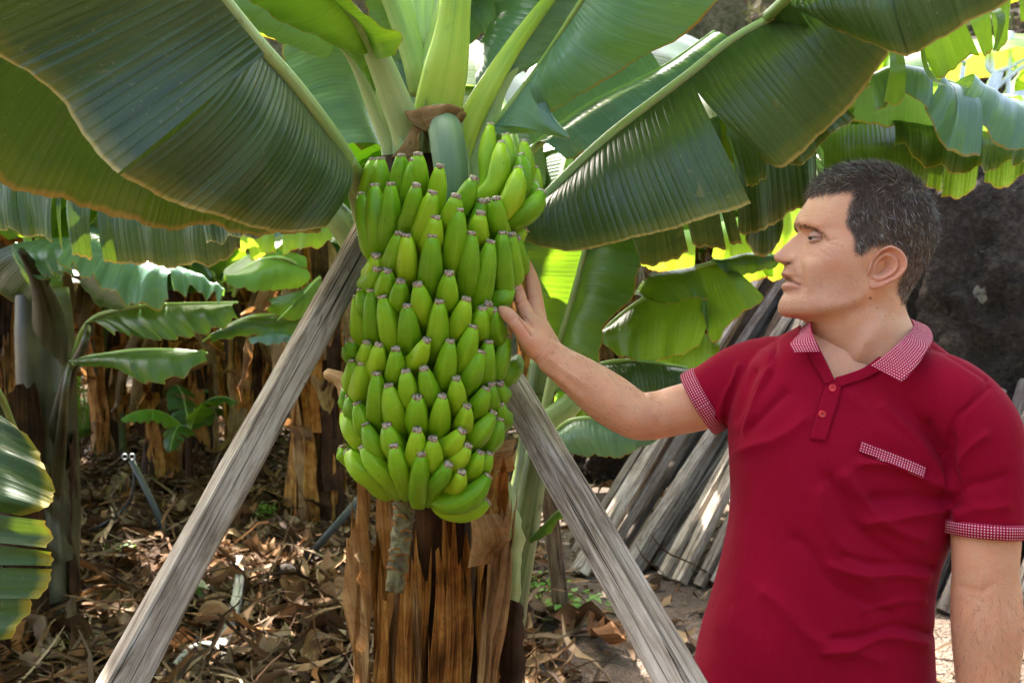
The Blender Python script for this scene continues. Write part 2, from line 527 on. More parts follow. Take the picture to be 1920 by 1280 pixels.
# ------------------------------------------------------------------ dry leaf litter
def shard(L, W, curl, twist, n=7, m=2, seed=0.0):
    """a curled, crumpled piece of dry leaf lying flat, n x m cells"""
    u = np.linspace(-0.5, 0.5, n + 1); v = np.linspace(-0.5, 0.5, m + 1)
    U, Vv = np.meshgrid(u, v, indexing='ij')
    taper = (1 - 0.8 * np.abs(2 * U) ** 2.2) * (1 + 0.25 * np.sin(U * 9 + seed * 4))
    x = U * L
    yy = Vv * W * taper + 0.16 * L * (2 * U) ** 2 * math.sin(seed * 3)
    z = curl * W * (2 * Vv) ** 2 * (0.7 + 0.5 * np.sin(U * 7 + seed)) + 0.14 * L * math.sin(seed * 5) * (2 * U) ** 2 + 0.18 * W * np.sin(U * 14 + seed * 7)
    ang = twist * U + 0.5 * np.sin(U * 8 + seed * 2)
    y2 = yy * np.cos(ang) - z * np.sin(ang); z2 = yy * np.sin(ang) + z * np.cos(ang)
    return np.stack([x.ravel(), y2.ravel(), z2.ravel()], 1), np.stack([(U + .5).ravel() * L, (Vv + .5).ravel()], 1)

SH_F = grid_faces(7, 2)
PAL = np.array([(0.27, 0.145, 0.070), (0.38, 0.235, 0.130), (0.18, 0.085, 0.036), (0.08, 0.038, 0.018), (0.46, 0.33, 0.21), (0.30, 0.20, 0.13), (0.26, 0.115, 0.038), (0.36, 0.22, 0.12)])
def litter_color():
    c = PAL[rng.integers(len(PAL))] * (0.22 + 0.88 * rng.random() ** 1.2)  # wide random tone; the dark pieces stand in for deep shade
    return np.clip(c, 0, 1)

def litter_mat():
    g = Nodes('leaf_litter')
    at = g.n('ShaderNodeAttribute', attribute_name='Col')
    uv = g.uv()
    f = g.noise(g.mapping(uv, (6, 45, 1)), 1.0, 3, 0.6)
    c = g.mix(g.ramp(f, [(0.35, 0.0), (0.65, 1.0)]), g.mix(1.0, at.outputs['Color'], (0.55, 0.5, 0.45), 'MULTIPLY'), at.outputs['Color'])
    g.set(c, 0.75, 0.1, g.bump(f, 0.6, 0.003))
    tr = g.n('ShaderNodeBsdfTranslucent'); g.l(c, tr.inputs['Color'])
    mx = g.n('ShaderNodeMixShader', i_0=0.12)
    g.l(g.b.outputs[0], mx.inputs[1]); g.l(tr.outputs[0], mx.inputs[2]); g.l(mx.outputs[0], g.out.inputs['Surface'])
    return g.m
M['litter'] = litter_mat()

def litter_density(x, y):
    # thick on the left under the plants, thin on the trodden soil at the right
    d = 1.0 if x < -0.02 else max(0.05, 0.75 - (x + 0.02) * 2.2)
    return d

b = Builder()
count = 0
while count < 17000:
    y = 2.6 + 11.5 * rng.random() ** 1.7
    x = rng.uniform(-0.62, 0.62) * y * 1.0
    if rng.random() > litter_density(x, y):
        continue
    s = rng.uniform(0.55, 1.25)
    thin = rng.random() < 0.55
    V, UV = shard((rng.uniform(0.15, 0.5) if thin else rng.uniform(0.08, 0.30)) * s, (rng.uniform(0.006, 0.026) if thin else rng.uniform(0.02, 0.07)) * s, rng.uniform(-0.1, 0.6), rng.uniform(-2.2, 2.2), seed=rng.uniform(0, 20))
    R = Matrix.Rotation(rng.uniform(0, 2 * pi), 3, 'Z') @ Matrix.Rotation(rng.normal(0, 0.30), 3, 'Y') @ Matrix.Rotation(rng.normal(0, 0.35), 3, 'X')
    V = V @ np.array(R).T
    V[:, 2] += -V[:, 2].min() * 0.8 + rng.uniform(0, 0.05) * (1 if x < 0.3 else 0.2)
    V += np.array([x, y, float(ground_z(x, y))])
    b.put(V, SH_F, UV, litter_color())
    count += 1
tag(add('leaf_litter', b.mesh('leaf_litter'), M['litter']), 'thick brown litter of shredded dry banana leaves on the ground', None, kind='stuff')

# larger single leaf pieces lying on top
big = []
for k in range(6):
    V, UV = shard(rng.uniform(0.24, 0.42), rng.uniform(0.07, 0.12), rng.uniform(0.2, 0.7), rng.uniform(-1.6, 1.6), 14, 5, seed=k * 2.3)
    V[:, 2] -= V[:, 2].min()
    V[:, 2] += 0.012 * np.sin(V[:, 0] * 60 + k)
    big.append(make_mesh('dry_leaf', V, grid_faces(14, 5), True, UV, np.tile(np.clip(PAL[k % len(PAL)] * 1.1, 0, 1), (len(V), 1))))
spots = [(330, 1130), (420, 1190), (560, 1130), (600, 1210), (520, 1250), (350, 985), (500, 1060), (620, 1090), (470, 990), (210, 1020), (240, 930), (560, 1010), (440, 1110), (640, 1165), (300, 1250), (150, 1235), (90, 1265), (250, 1180), (590, 1265), (400, 1035), (1130, 1225), (1070, 1195), (1235, 1218), (1030, 1170)]
for k, (px, py) in enumerate(spots):
    g0 = ground_point(px, py)
    o = add('dry_leaf', big[k % 6], M['litter'])
    o.location = (g0.x, g0.y, float(ground_z(g0.x, g0.y)) + (0.045 if g0.x < 0.2 else 0.012))
    o.rotation_euler = (rng.uniform(-0.2, 0.2), rng.uniform(-0.15, 0.15), rng.uniform(0, 6.28))
    tag(o, 'large curled piece of dry banana leaf lying on the litter' if px < 900 else 'curled piece of dry leaf lying on the bare soil at the right', 'dry leaf', 'large dry leaf pieces on the ground')
# ================================================================== banana leaves built from a midrib and a margin
def patch_data(A, B, nu=60, nv=14, bulge=0.02, ripple=0.006, seed=0.0, sag=0.0, wave=9.0, rag=0.004):
    a = spline(A, nu); c = spline(B, nu)
    La = np.concatenate([[0], np.cumsum(np.linalg.norm(np.diff((a + c) / 2, axis=0), axis=1))])
    mid = c - a
    tang = np.gradient((a + c) / 2, axis=0)
    nrm = np.cross(tang, mid)
    nrm /= np.linalg.norm(nrm, axis=1)[:, None] + 1e-9
    cen = (a + c) / 2
    view = np.array(CAMP) - cen
    sgn = np.sign((nrm * view).sum(1)); sgn[sgn == 0] = 1
    if (sgn < 0).sum() > len(sgn) / 2:
        nrm = -nrm
    V = []; UV = []
    vs = np.linspace(0, 1, nv + 1)
    ph = seed * 3.7
    ragged = rag * (np.sin(La * 55 + ph) + 0.6 * np.sin(La * 131 + 2 * ph) + 0.5 * np.sin(La * 290 + ph))
    for i in range(nu + 1):
        w = np.linalg.norm(mid[i]) + 1e-9
        d = mid[i] / w
        off = bulge * np.sin(pi * vs) + ripple * vs ** 1.4 * (np.sin(La[i] * 2 * pi * wave + ph + 1.5 * vs) + 0.6 * np.sin(La[i] * 2 * pi * wave * 1.9 + 1.3 * ph))
        row = a[i] + mid[i] * vs[:, None] + nrm[i] * off[:, None] + d * (ragged[i] * vs ** 3)[:, None]
        row[:, 2] -= sag * np.sin(pi * vs)
        V.append(row)
        UV.append(np.stack([np.full(nv + 1, La[i] + 0.37 * seed), vs], 1))
    return np.vstack(V), grid_faces(nu, nv), np.vstack(UV)

def px_leaf(root, mat, midrib, segs, rib=(0.012, 0.004), ribmat=None, name='leaf', label=None):
    """one leaf of a plant: blade segments traced as (midrib edge, margin edge, options); a midrib sub-part"""
    if name == 'leaf_strip':
        for k, sg in enumerate(segs):
            kw = dict(seed=k * 1.7 + len(root.children) * 0.61)
            if len(sg) > 2:
                kw.update(sg[2])
            V, F, UV = patch_data(PP(sg[0]), PP(sg[1]), **kw)
            add(name, make_mesh(name, V, F, True, UV), mat, root)
        return
    b = Builder()
    for k, sg in enumerate(segs):
        A, B = PP(sg[0]), PP(sg[1])
        kw = dict(seed=k * 1.7 + len(root.children) * 0.61)
        if len(sg) > 2:
            kw.update(sg[2])
        b.put(*patch_data(A, B, **kw))
    o = add(name, b.mesh(name), mat, root)
    if label: o['label'] = label
    if midrib:
        pts = spline(PP(midrib), 28)
        tube('midrib', pts, np.linspace(rib[0], rib[1], 29), ribmat or M['midrib'], o, 10)
    return o

plant = thing('banana_plant', (-0.167, 1.98, 0), 'large banana plant carrying the green bunch in the foreground', 'banana plant')

# --- crown petioles
def pet(name, pts, rpx, mat, parent, flat=0.75, seg=18, channel=0.0):
    w = PP(pts)
    p = spline(w, 30)
    dd = np.array([q[2] for q in pts])
    rr = np.interp(np.linspace(0, 1, 31), np.linspace(0, 1, len(rpx)), np.array(rpx) * dd / FPX)
    def sec(f, i):
        return 1 - channel * max(0, math.cos(f)) ** 3
    return tube(name, p, rr, mat, parent, seg, flat=flat, up=(0, -1, 0.2), section=sec)

# left big leaf, seen from below, hanging in two overlapping halves
MA = [(700, 400, 1.86), (668, 345, 1.78), (640, 286, 1.66), (560, 175, 1.48), (480, 82, 1.35), (400, -20, 1.24), (300, -170, 1.14), (150, -330, 1.10)]
px_leaf(plant, M['leaf_under_shaded'], MA, [
    ([(641, 286, 1.655), (560, 174, 1.475), (470, 68, 1.33)], [(606, 428, 1.50), (520, 434, 1.40), (400, 405, 1.28), (300, 366, 1.20), (222, 328, 1.15)], dict(nu=110, nv=24, bulge=0.035, ripple=0.005, wave=5, rag=0.001)),
    ([(496, 102, 1.32), (400, -20, 1.215), (300, -170, 1.13), (150, -330, 1.09)], [(214, 330, 1.125), (178, 286, 1.13), (120, 195, 1.14), (60, 140, 1.13), (0, 105, 1.12), (-120, 20, 1.08), (-330, -200, 1.02)], dict(nu=110, nv=24, bulge=0.012, ripple=0.006, wave=4, rag=0.001)),
    ([(655, 300, 1.70), (560, 172, 1.50), (400, -20, 1.26), (150, -330, 1.12)], [(600, 430, 1.85), (480, 440, 1.75), (350, 430, 1.64), (220, 400, 1.55), (100, 373, 1.47), (0, 345, 1.40), (-150, 250, 1.28), (-330, 60, 1.2)], dict(nu=90, nv=20, bulge=-0.08, ripple=0.010, wave=3)),
], rib=(0.020, 0.009), ribmat=M['petiole'], label='huge dark leaf hanging at the upper left')
pet('petiole', [(700, 470, 1.92), (675, 360, 1.80), (648, 300, 1.68)], [26, 24, 20], M['petiole_back'], plant)
pet('petiole', [(740, 560, 1.97), (665, 450, 1.95), (622, 395, 1.93), (560, 330, 1.95)], [34, 32, 26, 18], M['petiole_back'], plant)

# torn leaf hanging behind it
px_leaf(plant, M['leaf_under_shaded'], [(620, 410, 2.0), (480, 350, 2.1), (300, 322, 2.2), (100, 300, 2.3), (-150, 260, 2.4)], [
    ([(-120, 270, 2.4), (120, 303, 2.3)], [(-120, 430, 2.30), (40, 436, 2.25), (103, 455, 2.22)], dict(nu=30, nv=12, ripple=0.012)),
    ([(108, 304, 2.3), (128, 306, 2.29)], [(112, 447, 2.23), (118, 470, 2.23)], dict(nu=10, nv=12)),
    ([(150, 308, 2.28), (206, 314, 2.25)], [(139, 476, 2.18), (172, 484, 2.18)], dict(nu=16, nv=14, bulge=0.04)),
    ([(208, 314, 2.25), (243, 318, 2.23)], [(199, 488, 2.16), (221, 491, 2.16)], dict(nu=16, nv=14, bulge=0.04)),
    ([(243, 318, 2.23), (400, 338, 2.15), (500, 356, 2.1)], [(222, 491, 2.14), (330, 499, 2.1), (405, 492, 2.07), (456, 468, 2.05)], dict(nu=40, nv=16, bulge=0.04)),
    ([(380, 335, 2.16), (560, 385, 2.05)], [(388, 455, 2.02), (440, 447, 2.0), (505, 438, 2.0)], dict(nu=24, nv=12)),
], rib=(0.016, 0.006))
# sunlit translucent leaf showing under them
px_leaf(plant, M['leaf_lime'], [(650, 395, 2.6), (430, 410, 2.7)], [
    ([(548, 405, 2.65), (650, 395, 2.6)], [(528, 477, 2.6), (575, 466, 2.58), (622, 453, 2.56)], dict(nu=20, nv=8)),
    ([(478, 408, 2.68), (530, 406, 2.66)], [(470, 488, 2.62), (520, 474, 2.61)], dict(nu=14, nv=8, bulge=0.03)),
    ([(430, 410, 2.7), (476, 408, 2.68)], [(448, 470, 2.66), (475, 470, 2.65)], dict(nu=14, nv=8)),
])

# upper left leaf over the broad petiole
pet('petiole', [(795, 450, 1.93), (780, 340, 1.91), (768, 262, 1.87), (738, 180, 1.82), (705, 100, 1.77), (668, 32, 1.70), (610, -30, 1.63)], [40, 36, 33, 29, 24, 15, 9], M['petiole'], plant, channel=0.1)
px_leaf(plant, M['leaf'], None, [
    ([(692, 98, 1.755), (664, 33, 1.70), (600, -32, 1.61), (480, -110, 1.5)], [(650, 96, 1.74), (622, 84, 1.72), (570, 58, 1.68), (520, 38, 1.64), (478, 8, 1.6), (380, -60, 1.52)], dict(nu=60, nv=12, bulge=0.012, ripple=0.003, rag=0.001)),
    ([(705, 110, 1.76), (690, 80, 1.74), (664, 31, 1.70), (600, -34, 1.62)], [(742, 102, 1.72), (752, 70, 1.70), (722, 52, 1.68), (692, 30, 1.66), (640, -5, 1.62)], dict(nu=40, nv=10, bulge=0.01, ripple=0.003, rag=0.002)),
])
pet('petiole', [(765, 380, 1.92), (742, 300, 1.90), (705, 205, 1.87), (668, 118, 1.84), (632, 72, 1.80), (560, 20, 1.75)], [18, 18, 17, 14, 10, 7], M['petiole'], plant)
px_leaf(plant, M['leaf'], None, [
    ([(640, 90, 1.81), (668, 120, 1.83), (706, 178, 1.85)], [(690, 92, 1.80), (703, 125, 1.81), (712, 158, 1.83)], dict(nu=24, nv=8, bulge=0.01, ripple=0.002)),
])
px_leaf(plant, M['leaf_sky_tint'], None, [
    ([(632, 74, 1.81), (545, 15, 1.74), (420, -70, 1.68)], [(602, 105, 1.86), (578, 104, 1.84), (545, 88, 1.8), (500, 64, 1.77), (440, 35, 1.72), (360, -20, 1.66)], dict(nu=50, nv=10, bulge=0.012, ripple=0.004)),
])
# blue-green leaf far behind, veins almost level
px_leaf(plant, M['leaf_sky_tint'], [(745, 330, 2.12), (715, 230, 2.15), (680, 130, 2.18), (640, 40, 2.2)], [
    ([(735, 305, 2.13), (705, 200, 2.16), (665, 100, 2.19), (640, 45, 2.2)], [(648, 268, 2.04), (600, 222, 2.06), (553, 168, 2.1), (532, 125, 2.12), (530, 70, 2.15)], dict(nu=60, nv=16, bulge=0.03, ripple=0.003, rag=0.001)),
    ([(728, 300, 2.15), (700, 190, 2.18), (650, 60, 2.22)], [(745, 230, 2.2), (745, 160, 2.24), (735, 60, 2.28)], dict(nu=40, nv=10)),
], rib=(0.012, 0.006))
# leaf with the teal midrib straight behind the crown
px_leaf(plant, M['leaf_sky_tint'], [(785, 260, 2.05), (770, 180, 2.06), (758, 100, 2.06), (742, -30, 2.02)], [
    ([(778, 205, 2.06), (758, 100, 2.06), (742, -30, 2.03)], [(800, 215, 2.03), (818, 150, 2.0), (838, 60, 1.98), (850, -30, 1.95)], dict(nu=50, nv=12, bulge=0.02, ripple=0.004)),
    ([(772, 195, 2.06), (756, 100, 2.06), (740, -30, 2.03)], [(760, 190, 2.05), (728, 100, 2.03), (700, 50, 2.0), (672, -30, 1.96)], dict(nu=50, nv=12, bulge=0.02, ripple=0.004)),
], rib=(0.015, 0.012), ribmat=M['leaf_sky_tint'])
# central yellow-green petiole and the petioles at its right
pet('petiole', [(815, 300, 1.90), (818, 240, 1.88), (824, 190, 1.86), (838, 120, 1.84), (848, 60, 1.83), (858, -40, 1.82), (868, -200, 1.85)], [44, 46, 42, 32, 27, 24, 20], M['petiole_yellow'], plant, flat=0.6, channel=0.25)
pet('petiole', [(838, 350, 1.93), (866, 262, 1.91), (905, 182, 1.90), (960, 92, 1.90), (1022, 8, 1.88), (1090, -80, 1.85)], [28, 26, 21, 16, 12, 8], M['petiole_yellow'], plant, flat=0.7, channel=0.2)
pet('petiole', [(850, 430, 1.95), (885, 330, 1.94), (905, 250, 1.93), (930, 175, 1.93), (965, 120, 1.93)], [36, 34, 28, 20, 12], M['petiole'], plant, flat=0.7)
px_leaf(plant, M['leaf_sky_tint'], None, [
    ([(905, 178, 1.905), (960, 90, 1.905), (1022, 6, 1.885), (1090, -82, 1.86)], [(942, 150, 1.95), (985, 130, 1.97), (1030, 95, 1.97), (1065, 52, 1.96), (1110, -5, 1.95), (1170, -90, 1.92)], dict(nu=60, nv=12, bulge=0.014, ripple=0.003)),
    ([(900, 180, 1.91), (958, 88, 1.91), (1018, 4, 1.89)], [(908, 120, 2.0), (905, 80, 2.02), (930, 10, 2.02)], dict(nu=40, nv=10, bulge=0.014, ripple=0.005)),
])
px_leaf(plant, M['leaf_sky_tint'], [(850, 60, 2.1), (900, -20, 2.1), (980, -90, 2.1)], [
    ([(862, 40, 2.1), (900, -20, 2.1), (985, -90, 2.1)], [(868, 84, 2.06), (886, 86, 2.05), (905, 66, 2.05), (928, 80, 2.04), (950, 70, 2.03), (986, 44, 2.02), (1040, -20, 2.0)], dict(nu=50, nv=10, bulge=0.02)),
    ([(862, 40, 2.1), (880, -40, 2.1)], [(800, 70, 2.06), (790, 40, 2.04), (800, -40, 2.04)], dict(nu=24, nv=8, bulge=0.02)),
])
# right blue leaf with a torn corner
px_leaf(plant, M['leaf_sky_tint'], [(880, 275, 1.93), (925, 236, 1.91), (1006, 132, 1.86), (1060, 50, 1.76), (1112, -30, 1.67), (1175, -110, 1.6)], [
    ([(1006, 128, 1.86), (1060, 50, 1.76), (1112, -30, 1.67), (1175, -110, 1.6)], [(1027, 216, 1.85), (1050, 200, 1.83), (1100, 172, 1.76), (1200, 110, 1.69), (1290, 60, 1.62), (1375, -30, 1.56), (1440, -110, 1.5)], dict(nu=80, nv=16, bulge=0.03, ripple=0.003, rag=0.001)),
    ([(922, 240, 1.91), (965, 188, 1.885), (1005, 136, 1.862)], [(1002, 246, 1.84), (1045, 256, 1.81), (1068, 256, 1.79), (1029, 213, 1.845)], dict(nu=40, nv=12, bulge=0.012, ripple=0.002, rag=0.0)),
    ([(926, 236, 1.91), (905, 250, 1.92)], [(1000, 247, 1.86), (935, 252, 1.89)], dict(nu=14, nv=6, bulge=0.012, ripple=0.002)),
], rib=(0.008, 0.004))
# sunlit leaf behind it
px_leaf(plant, M['leaf_sky_tint'], [(930, 340, 2.2), (1020, 262, 2.2), (1110, 195, 2.22), (1240, 130, 2.25), (1340, 60, 2.3)], [
    ([(1000, 276, 2.2), (1110, 196, 2.22), (1240, 130, 2.25), (1330, 66, 2.3)], [(1060, 296, 2.12), (1130, 280, 2.08), (1225, 220, 2.08), (1310, 170, 2.1), (1400, 110, 2.15)], dict(nu=60, nv=14, bulge=0.03, ripple=0.004)),
    ([(1000, 274, 2.2), (1110, 194, 2.22), (1240, 128, 2.25)], [(960, 200, 2.3), (1060, 120, 2.34), (1180, 60, 2.36)], dict(nu=50, nv=12, bulge=0.02)),
], rib=(0.01, 0.005))
# large dark right leaf: two near sections and torn strips of the far half
RM = [(900, 480, 2.0), (960, 435, 1.98), (1003, 391, 1.95), (1130, 267, 1.90), (1290, 142, 1.83), (1380, 71, 1.79), (1500, 7, 1.73), (1620, -60, 1.68)]
px_leaf(plant, M['leaf_under_shaded'], RM, [
    ([(1003, 392, 1.948), (1130, 268, 1.898), (1294, 142, 1.828)], [(985, 452, 1.90), (1015, 464, 1.88), (1075, 472, 1.85), (1140, 456, 1.81), (1250, 432, 1.76), (1330, 410, 1.73), (1407, 379, 1.71)], dict(nu=110, nv=24, bulge=0.03, ripple=0.004, wave=4, rag=0.001)),
    ([(1288, 146, 1.835), (1380, 73, 1.79), (1500, 9, 1.73), (1560, -28, 1.70)], [(1440, 308, 1.74), (1472, 313, 1.72), (1530, 262, 1.69), (1600, 190, 1.66), (1668, 100, 1.63)], dict(nu=90, nv=24, bulge=0.045, ripple=0.004, wave=4, rag=0.001)),
], rib=(0.014, 0.007), ribmat=M['petiole'], label='huge dark leaf hanging to the right of the bunch')
px_leaf(plant, M['leaf_under_shaded'], None, [
    ([(1180, 300, 2.10), (1260, 260, 2.08)], [(1196, 462, 2.08), (1202, 492, 2.06), (1250, 496, 2.05), (1292, 470, 2.03)], dict(nu=24, nv=14, bulge=0.03)),
    ([(1270, 250, 2.08), (1320, 230, 2.06)], [(1298, 458, 2.02), (1318, 468, 2.01), (1362, 466, 2.0)], dict(nu=20, nv=14, bulge=0.04)),
    ([(1325, 225, 2.06), (1350, 215, 2.05)], [(1370, 462, 2.0), (1392, 454, 1.99)], dict(nu=12, nv=12, bulge=0.04)),
    ([(1340, 180, 2.0), (1400, 180, 1.98), (1440, 200, 1.97)], [(1398, 345, 1.93), (1420, 346, 1.92), (1437, 338, 1.91)], dict(nu=20, nv=14, bulge=0.02)),
    ([(1360, 250, 2.12), (1440, 210, 2.12), (1540, 190, 2.12)], [(1385, 438, 2.06), (1410, 442, 2.06), (1462, 410, 2.06), (1512, 384, 2.05), (1530, 330, 2.05)], dict(nu=40, nv=16, bulge=0.04)),
    ([(1380, 260, 2.3), (1480, 230, 2.3)], [(1395, 455, 2.2), (1425, 478, 2.2), (1455, 466, 2.2), (1470, 430, 2.2)], dict(nu=24, nv=12, bulge=0.04)),
    ([(1470, 240, 1.90), (1560, 200, 1.88)], [(1480, 305, 1.86), (1500, 308, 1.85), (1545, 272, 1.84), (1600, 215, 1.83)], dict(nu=24, nv=10, bulge=0.02)),
], name='leaf_strip')
# leaf over the man's head, top right
px_leaf(plant, M['leaf_under_shaded'], [(1440, 30, 1.75), (1490, -12, 1.62), (1600, -62, 1.52), (1750, -120, 1.44), (1930, -180, 1.38)], [
    ([(1490, -8, 1.61), (1600, -60, 1.51), (1750, -118, 1.43), (1930, -178, 1.37)], [(1530, 36, 1.58), (1600, 70, 1.52), (1690, 104, 1.46), (1712, 98, 1.45), (1790, 60, 1.40), (1870, 12, 1.36), (1960, -50, 1.32)], dict(nu=80, nv=16, bulge=0.03, ripple=0.004, rag=0.001)),
    ([(1440, 28, 1.76), (1490, -8, 1.66)], [(1555, 92, 1.74), (1575, 75, 1.70)], dict(nu=16, nv=10)),
], rib=(0.010, 0.005))
px_leaf(plant, M['leaf_lime'], [(1560, 60, 2.1), (1700, 10, 2.05), (1800, -10, 2.0), (1960, -40, 1.95)], [
    ([(1700, 12, 2.05), (1790, -8, 2.0)], [(1752, 132, 2.02), (1764, 145, 2.01), (1800, 118, 2.0), (1838, 106, 1.98)], dict(nu=24, nv=12, bulge=0.03)),
    ([(1792, -8, 2.0), (1850, -18, 1.98)], [(1842, 104, 1.98), (1862, 92, 1.97)], dict(nu=16, nv=12, bulge=0.03)),
    ([(1852, -18, 1.98), (1900, -28, 1.96)], [(1868, 95, 1.96), (1890, 76, 1.95)], dict(nu=14, nv=12, bulge=0.02)),
    ([(1902, -28, 1.96), (1960, -40, 1.94)], [(1912, 40, 1.94), (1960, 30, 1.93)], dict(nu=14, nv=10, bulge=0.02)),
    ([(1560, 60, 2.1), (1640, 30, 2.07)], [(1590, 84, 2.08), (1645, 70, 2.06)], dict(nu=14, nv=8)),
    ([(1480, 60, 2.15), (1560, 40, 2.12)], [(1500, 90, 2.12), (1580, 110, 2.1)], dict(nu=14, nv=8)),
])
px_leaf(plant, M['leaf'], None, [
    ([(1664, 92, 1.78), (1690, 90, 1.77)], [(1659, 186, 1.75), (1676, 192, 1.75), (1697, 188, 1.75)], dict(nu=12, nv=14, bulge=0.025)),
    ([(1724, 85, 1.72), (1732, 84, 1.72)], [(1765, 168, 1.70), (1778, 168, 1.70)], dict(nu=6, nv=14, bulge=-0.02)),
    ([(1850, 20, 1.80), (1872, 14, 1.80)], [(1858, 92, 1.78), (1866, 96, 1.78)], dict(nu=8, nv=12, bulge=0.03)),
], name='leaf_strip')

# --- pseudostem wrapped in dry sheaths
SX, SY = -0.167, 1.95
zs = np.linspace(0, 1.80, 40)
stem_pts = [(SX + 0.012 * math.sin(z * 2.2), SY - 0.01 * z, z) for z in zs]
tube('pseudostem', stem_pts, np.interp(zs, [0, 0.3, 1.2, 1.7, 1.95], [0.100, 0.080, 0.078, 0.08, 0.07]), M['sheath_dark'], plant, 32,
     section=lambda f, i: 1 + 0.05 * math.sin(3 * f + i * 0.1) + 0.03 * math.sin(7 * f + 1.3))

def sheath(t0, t1, z0, z1, r0, r1, mat, flare=0.0, lean=0.0, rag=0.5, jag=0.05, seed=0.0, nu=40, nv=12, curl=0.0, cx=SX, cy=SY, parent=None, name='sheath', taper=0.0):
    """a strip of dried leaf sheath wrapped on a stem; angles in degrees, 0 faces the camera, positive to the right"""
    us = np.linspace(0, 1, nu + 1); vs = np.linspace(-1, 1, nv + 1)
    V = []; UV = []
    tm, th = (t0 + t1) / 2, (t1 - t0) / 2
    if parent is None:
        r0, r1, flare, curl = r0 * 0.66, r1 * 0.72, flare * 0.6, curl * 0.5
    for i, u in enumerate(us):
        wl = 1 + rag * 0.22 * (math.sin(u * 9 + seed * 5) + 0.6 * math.sin(u * 23 + seed * 3)) - 0.25 * u * rag
        wr = 1 + rag * 0.22 * (math.sin(u * 8 + seed * 7 + 2) + 0.6 * math.sin(u * 19 + seed * 2)) - 0.25 * u * rag
        for v in vs:
            w = (wl if v < 0 else wr) * (1 - taper * u ** 2.5)
            th_ = math.radians(tm + lean * u + th * v * w)
            top = z1 + jag * (math.sin(v * 7 + seed * 9) * 0.6 + math.sin(v * 17 + seed * 4) * 0.5 - abs(v) * 0.5)
            z = z0 + (top - z0) * u
            r = r0 + (r1 - r0) * u + flare * u ** 5 + 0.006 * math.sin(u * 11 + v * 2 + seed * 6) + 0.004 * math.sin(v * 9 + seed) + 0.004 * math.sin(u * 27 + v * 5 + seed) + curl * max(0, abs(v) - 0.55) * (0.3 + u)
            V.append((cx + r * math.sin(th_), cy - r * math.cos(th_), z))
            UV.append((z, (v + 1) * 0.5 * (t1 - t0) / 60.0 + seed))
    return add(name, make_mesh(name, V, grid_faces(nu, nv), True, UV), mat, parent or plant)

# front sheaths as they show below the bunch
sheath(-88, -58, 0.0, 1.30, 0.180, 0.176, M['sheath_pale'], seed=0.3, rag=0.5, jag=0.03, curl=0.05, lean=-6)
sheath(-104, -78, 0.0, 1.06, 0.190, 0.172, M['sheath_pale'], seed=1.9, rag=1.2, jag=0.10, flare=0.05, curl=0.08, lean=-4)
sheath(-44, -10, 0.55, 1.27, 0.132, 0.122, M['sheath_pale'], seed=0.9, rag=0.6, jag=0.02, lean=-12)
sheath(-30, -8, 0.0, 1.20, 0.120, 0.114, M['sheath_dark'], seed=1.1, rag=0.5, jag=0.05)
sheath(-14, 18, 0.0, 1.25, 0.132, 0.118, M['sheath_dark'], seed=1.3, rag=0.4, jag=0.02)
sheath(10, 46, 0.3, 1.20, 0.146, 0.130, M['sheath'], seed=2.1, rag=0.8, jag=0.07, lean=9)
sheath(22, 40, 0.7, 1.22, 0.150, 0.150, M['sheath_dark'], seed=2.3, rag=1.0, jag=0.05, lean=14, taper=0.5)
sheath(42, 72, 0.4, 1.20, 0.160, 0.172, M['sheath'], seed=2.6, rag=1.0, jag=0.08, flare=0.05, curl=0.09, lean=6)
sheath(-66, -28, 0.0, 1.00, 0.172, 0.150, M['sheath'], seed=3.3, rag=0.9, jag=0.09, lean=-5, taper=0.3)
sheath(-34, 2, 0.0, 1.05, 0.176, 0.152, M['sheath'], seed=4.2, rag=0.7, jag=0.06, lean=5)
sheath(-12, 14, 0.2, 0.98, 0.184, 0.166, M['sheath_pale'], seed=4.7, rag=1.1, jag=0.10, lean=-7, taper=0.6)
sheath(2, 44, 0.0, 1.07, 0.180, 0.166, M['sheath'], seed=5.1, rag=0.6, jag=0.09, lean=7)
sheath(30, 66, 0.0, 1.11, 0.178, 0.196, M['sheath_pale'], seed=5.7, rag=0.9, jag=0.09, flare=0.05, lean=12, curl=0.05)
sheath(52, 96, 0.0, 0.92, 0.172, 0.16, M['sheath_dark'], seed=6.4, rag=0.9, jag=0.10, lean=-6)
sheath(-20, 8, 0.0, 0.80, 0.190, 0.180, M['sheath'], seed=6.9, rag=1.0, jag=0.12, lean=8, taper=0.4)
for k in range(7):
    a = 96 + k * 26
    sheath(a, a + 32, 0.0, rng.uniform(0.9, 1.6), 0.155 + 0.006 * (k % 2), 0.125, [M['sheath'], M['sheath_dark'], M['sheath_pale']][k % 3], seed=7 + k, flare=0.02)
for k in range(5):
    a = -100 + k * 44
    sheath(a, a + 46, 1.38, 1.88, 0.130 + 0.004 * (k % 2), 0.115, [M['petiole_back'], M['petiole']][k % 2], seed=11 + k, jag=0.04)
# curled torn flap at the right of the stem
fl = PP([(905, 955, 1.80), (940, 965, 1.79), (948, 1005, 1.80), (925, 1045, 1.83)])
b = Builder()
b.put(*patch_data(PP([(895, 958, 1.84), (890, 1000, 1.84), (892, 1060, 1.85)]), PP([(938, 962, 1.78), (950, 1005, 1.77), (925, 1055, 1.80)]), nu=20, nv=12, bulge=0.035, rag=0.006))
b.put(*patch_data(PP([(938, 962, 1.78), (950, 1005, 1.77), (925, 1055, 1.80)]), PP([(910, 985, 1.81), (922, 1010, 1.80), (905, 1040, 1.82)]), nu=20, nv=8, bulge=-0.01, rag=0.005))
add('sheath', b.mesh('sheath'), M['sheath_pale'], plant)
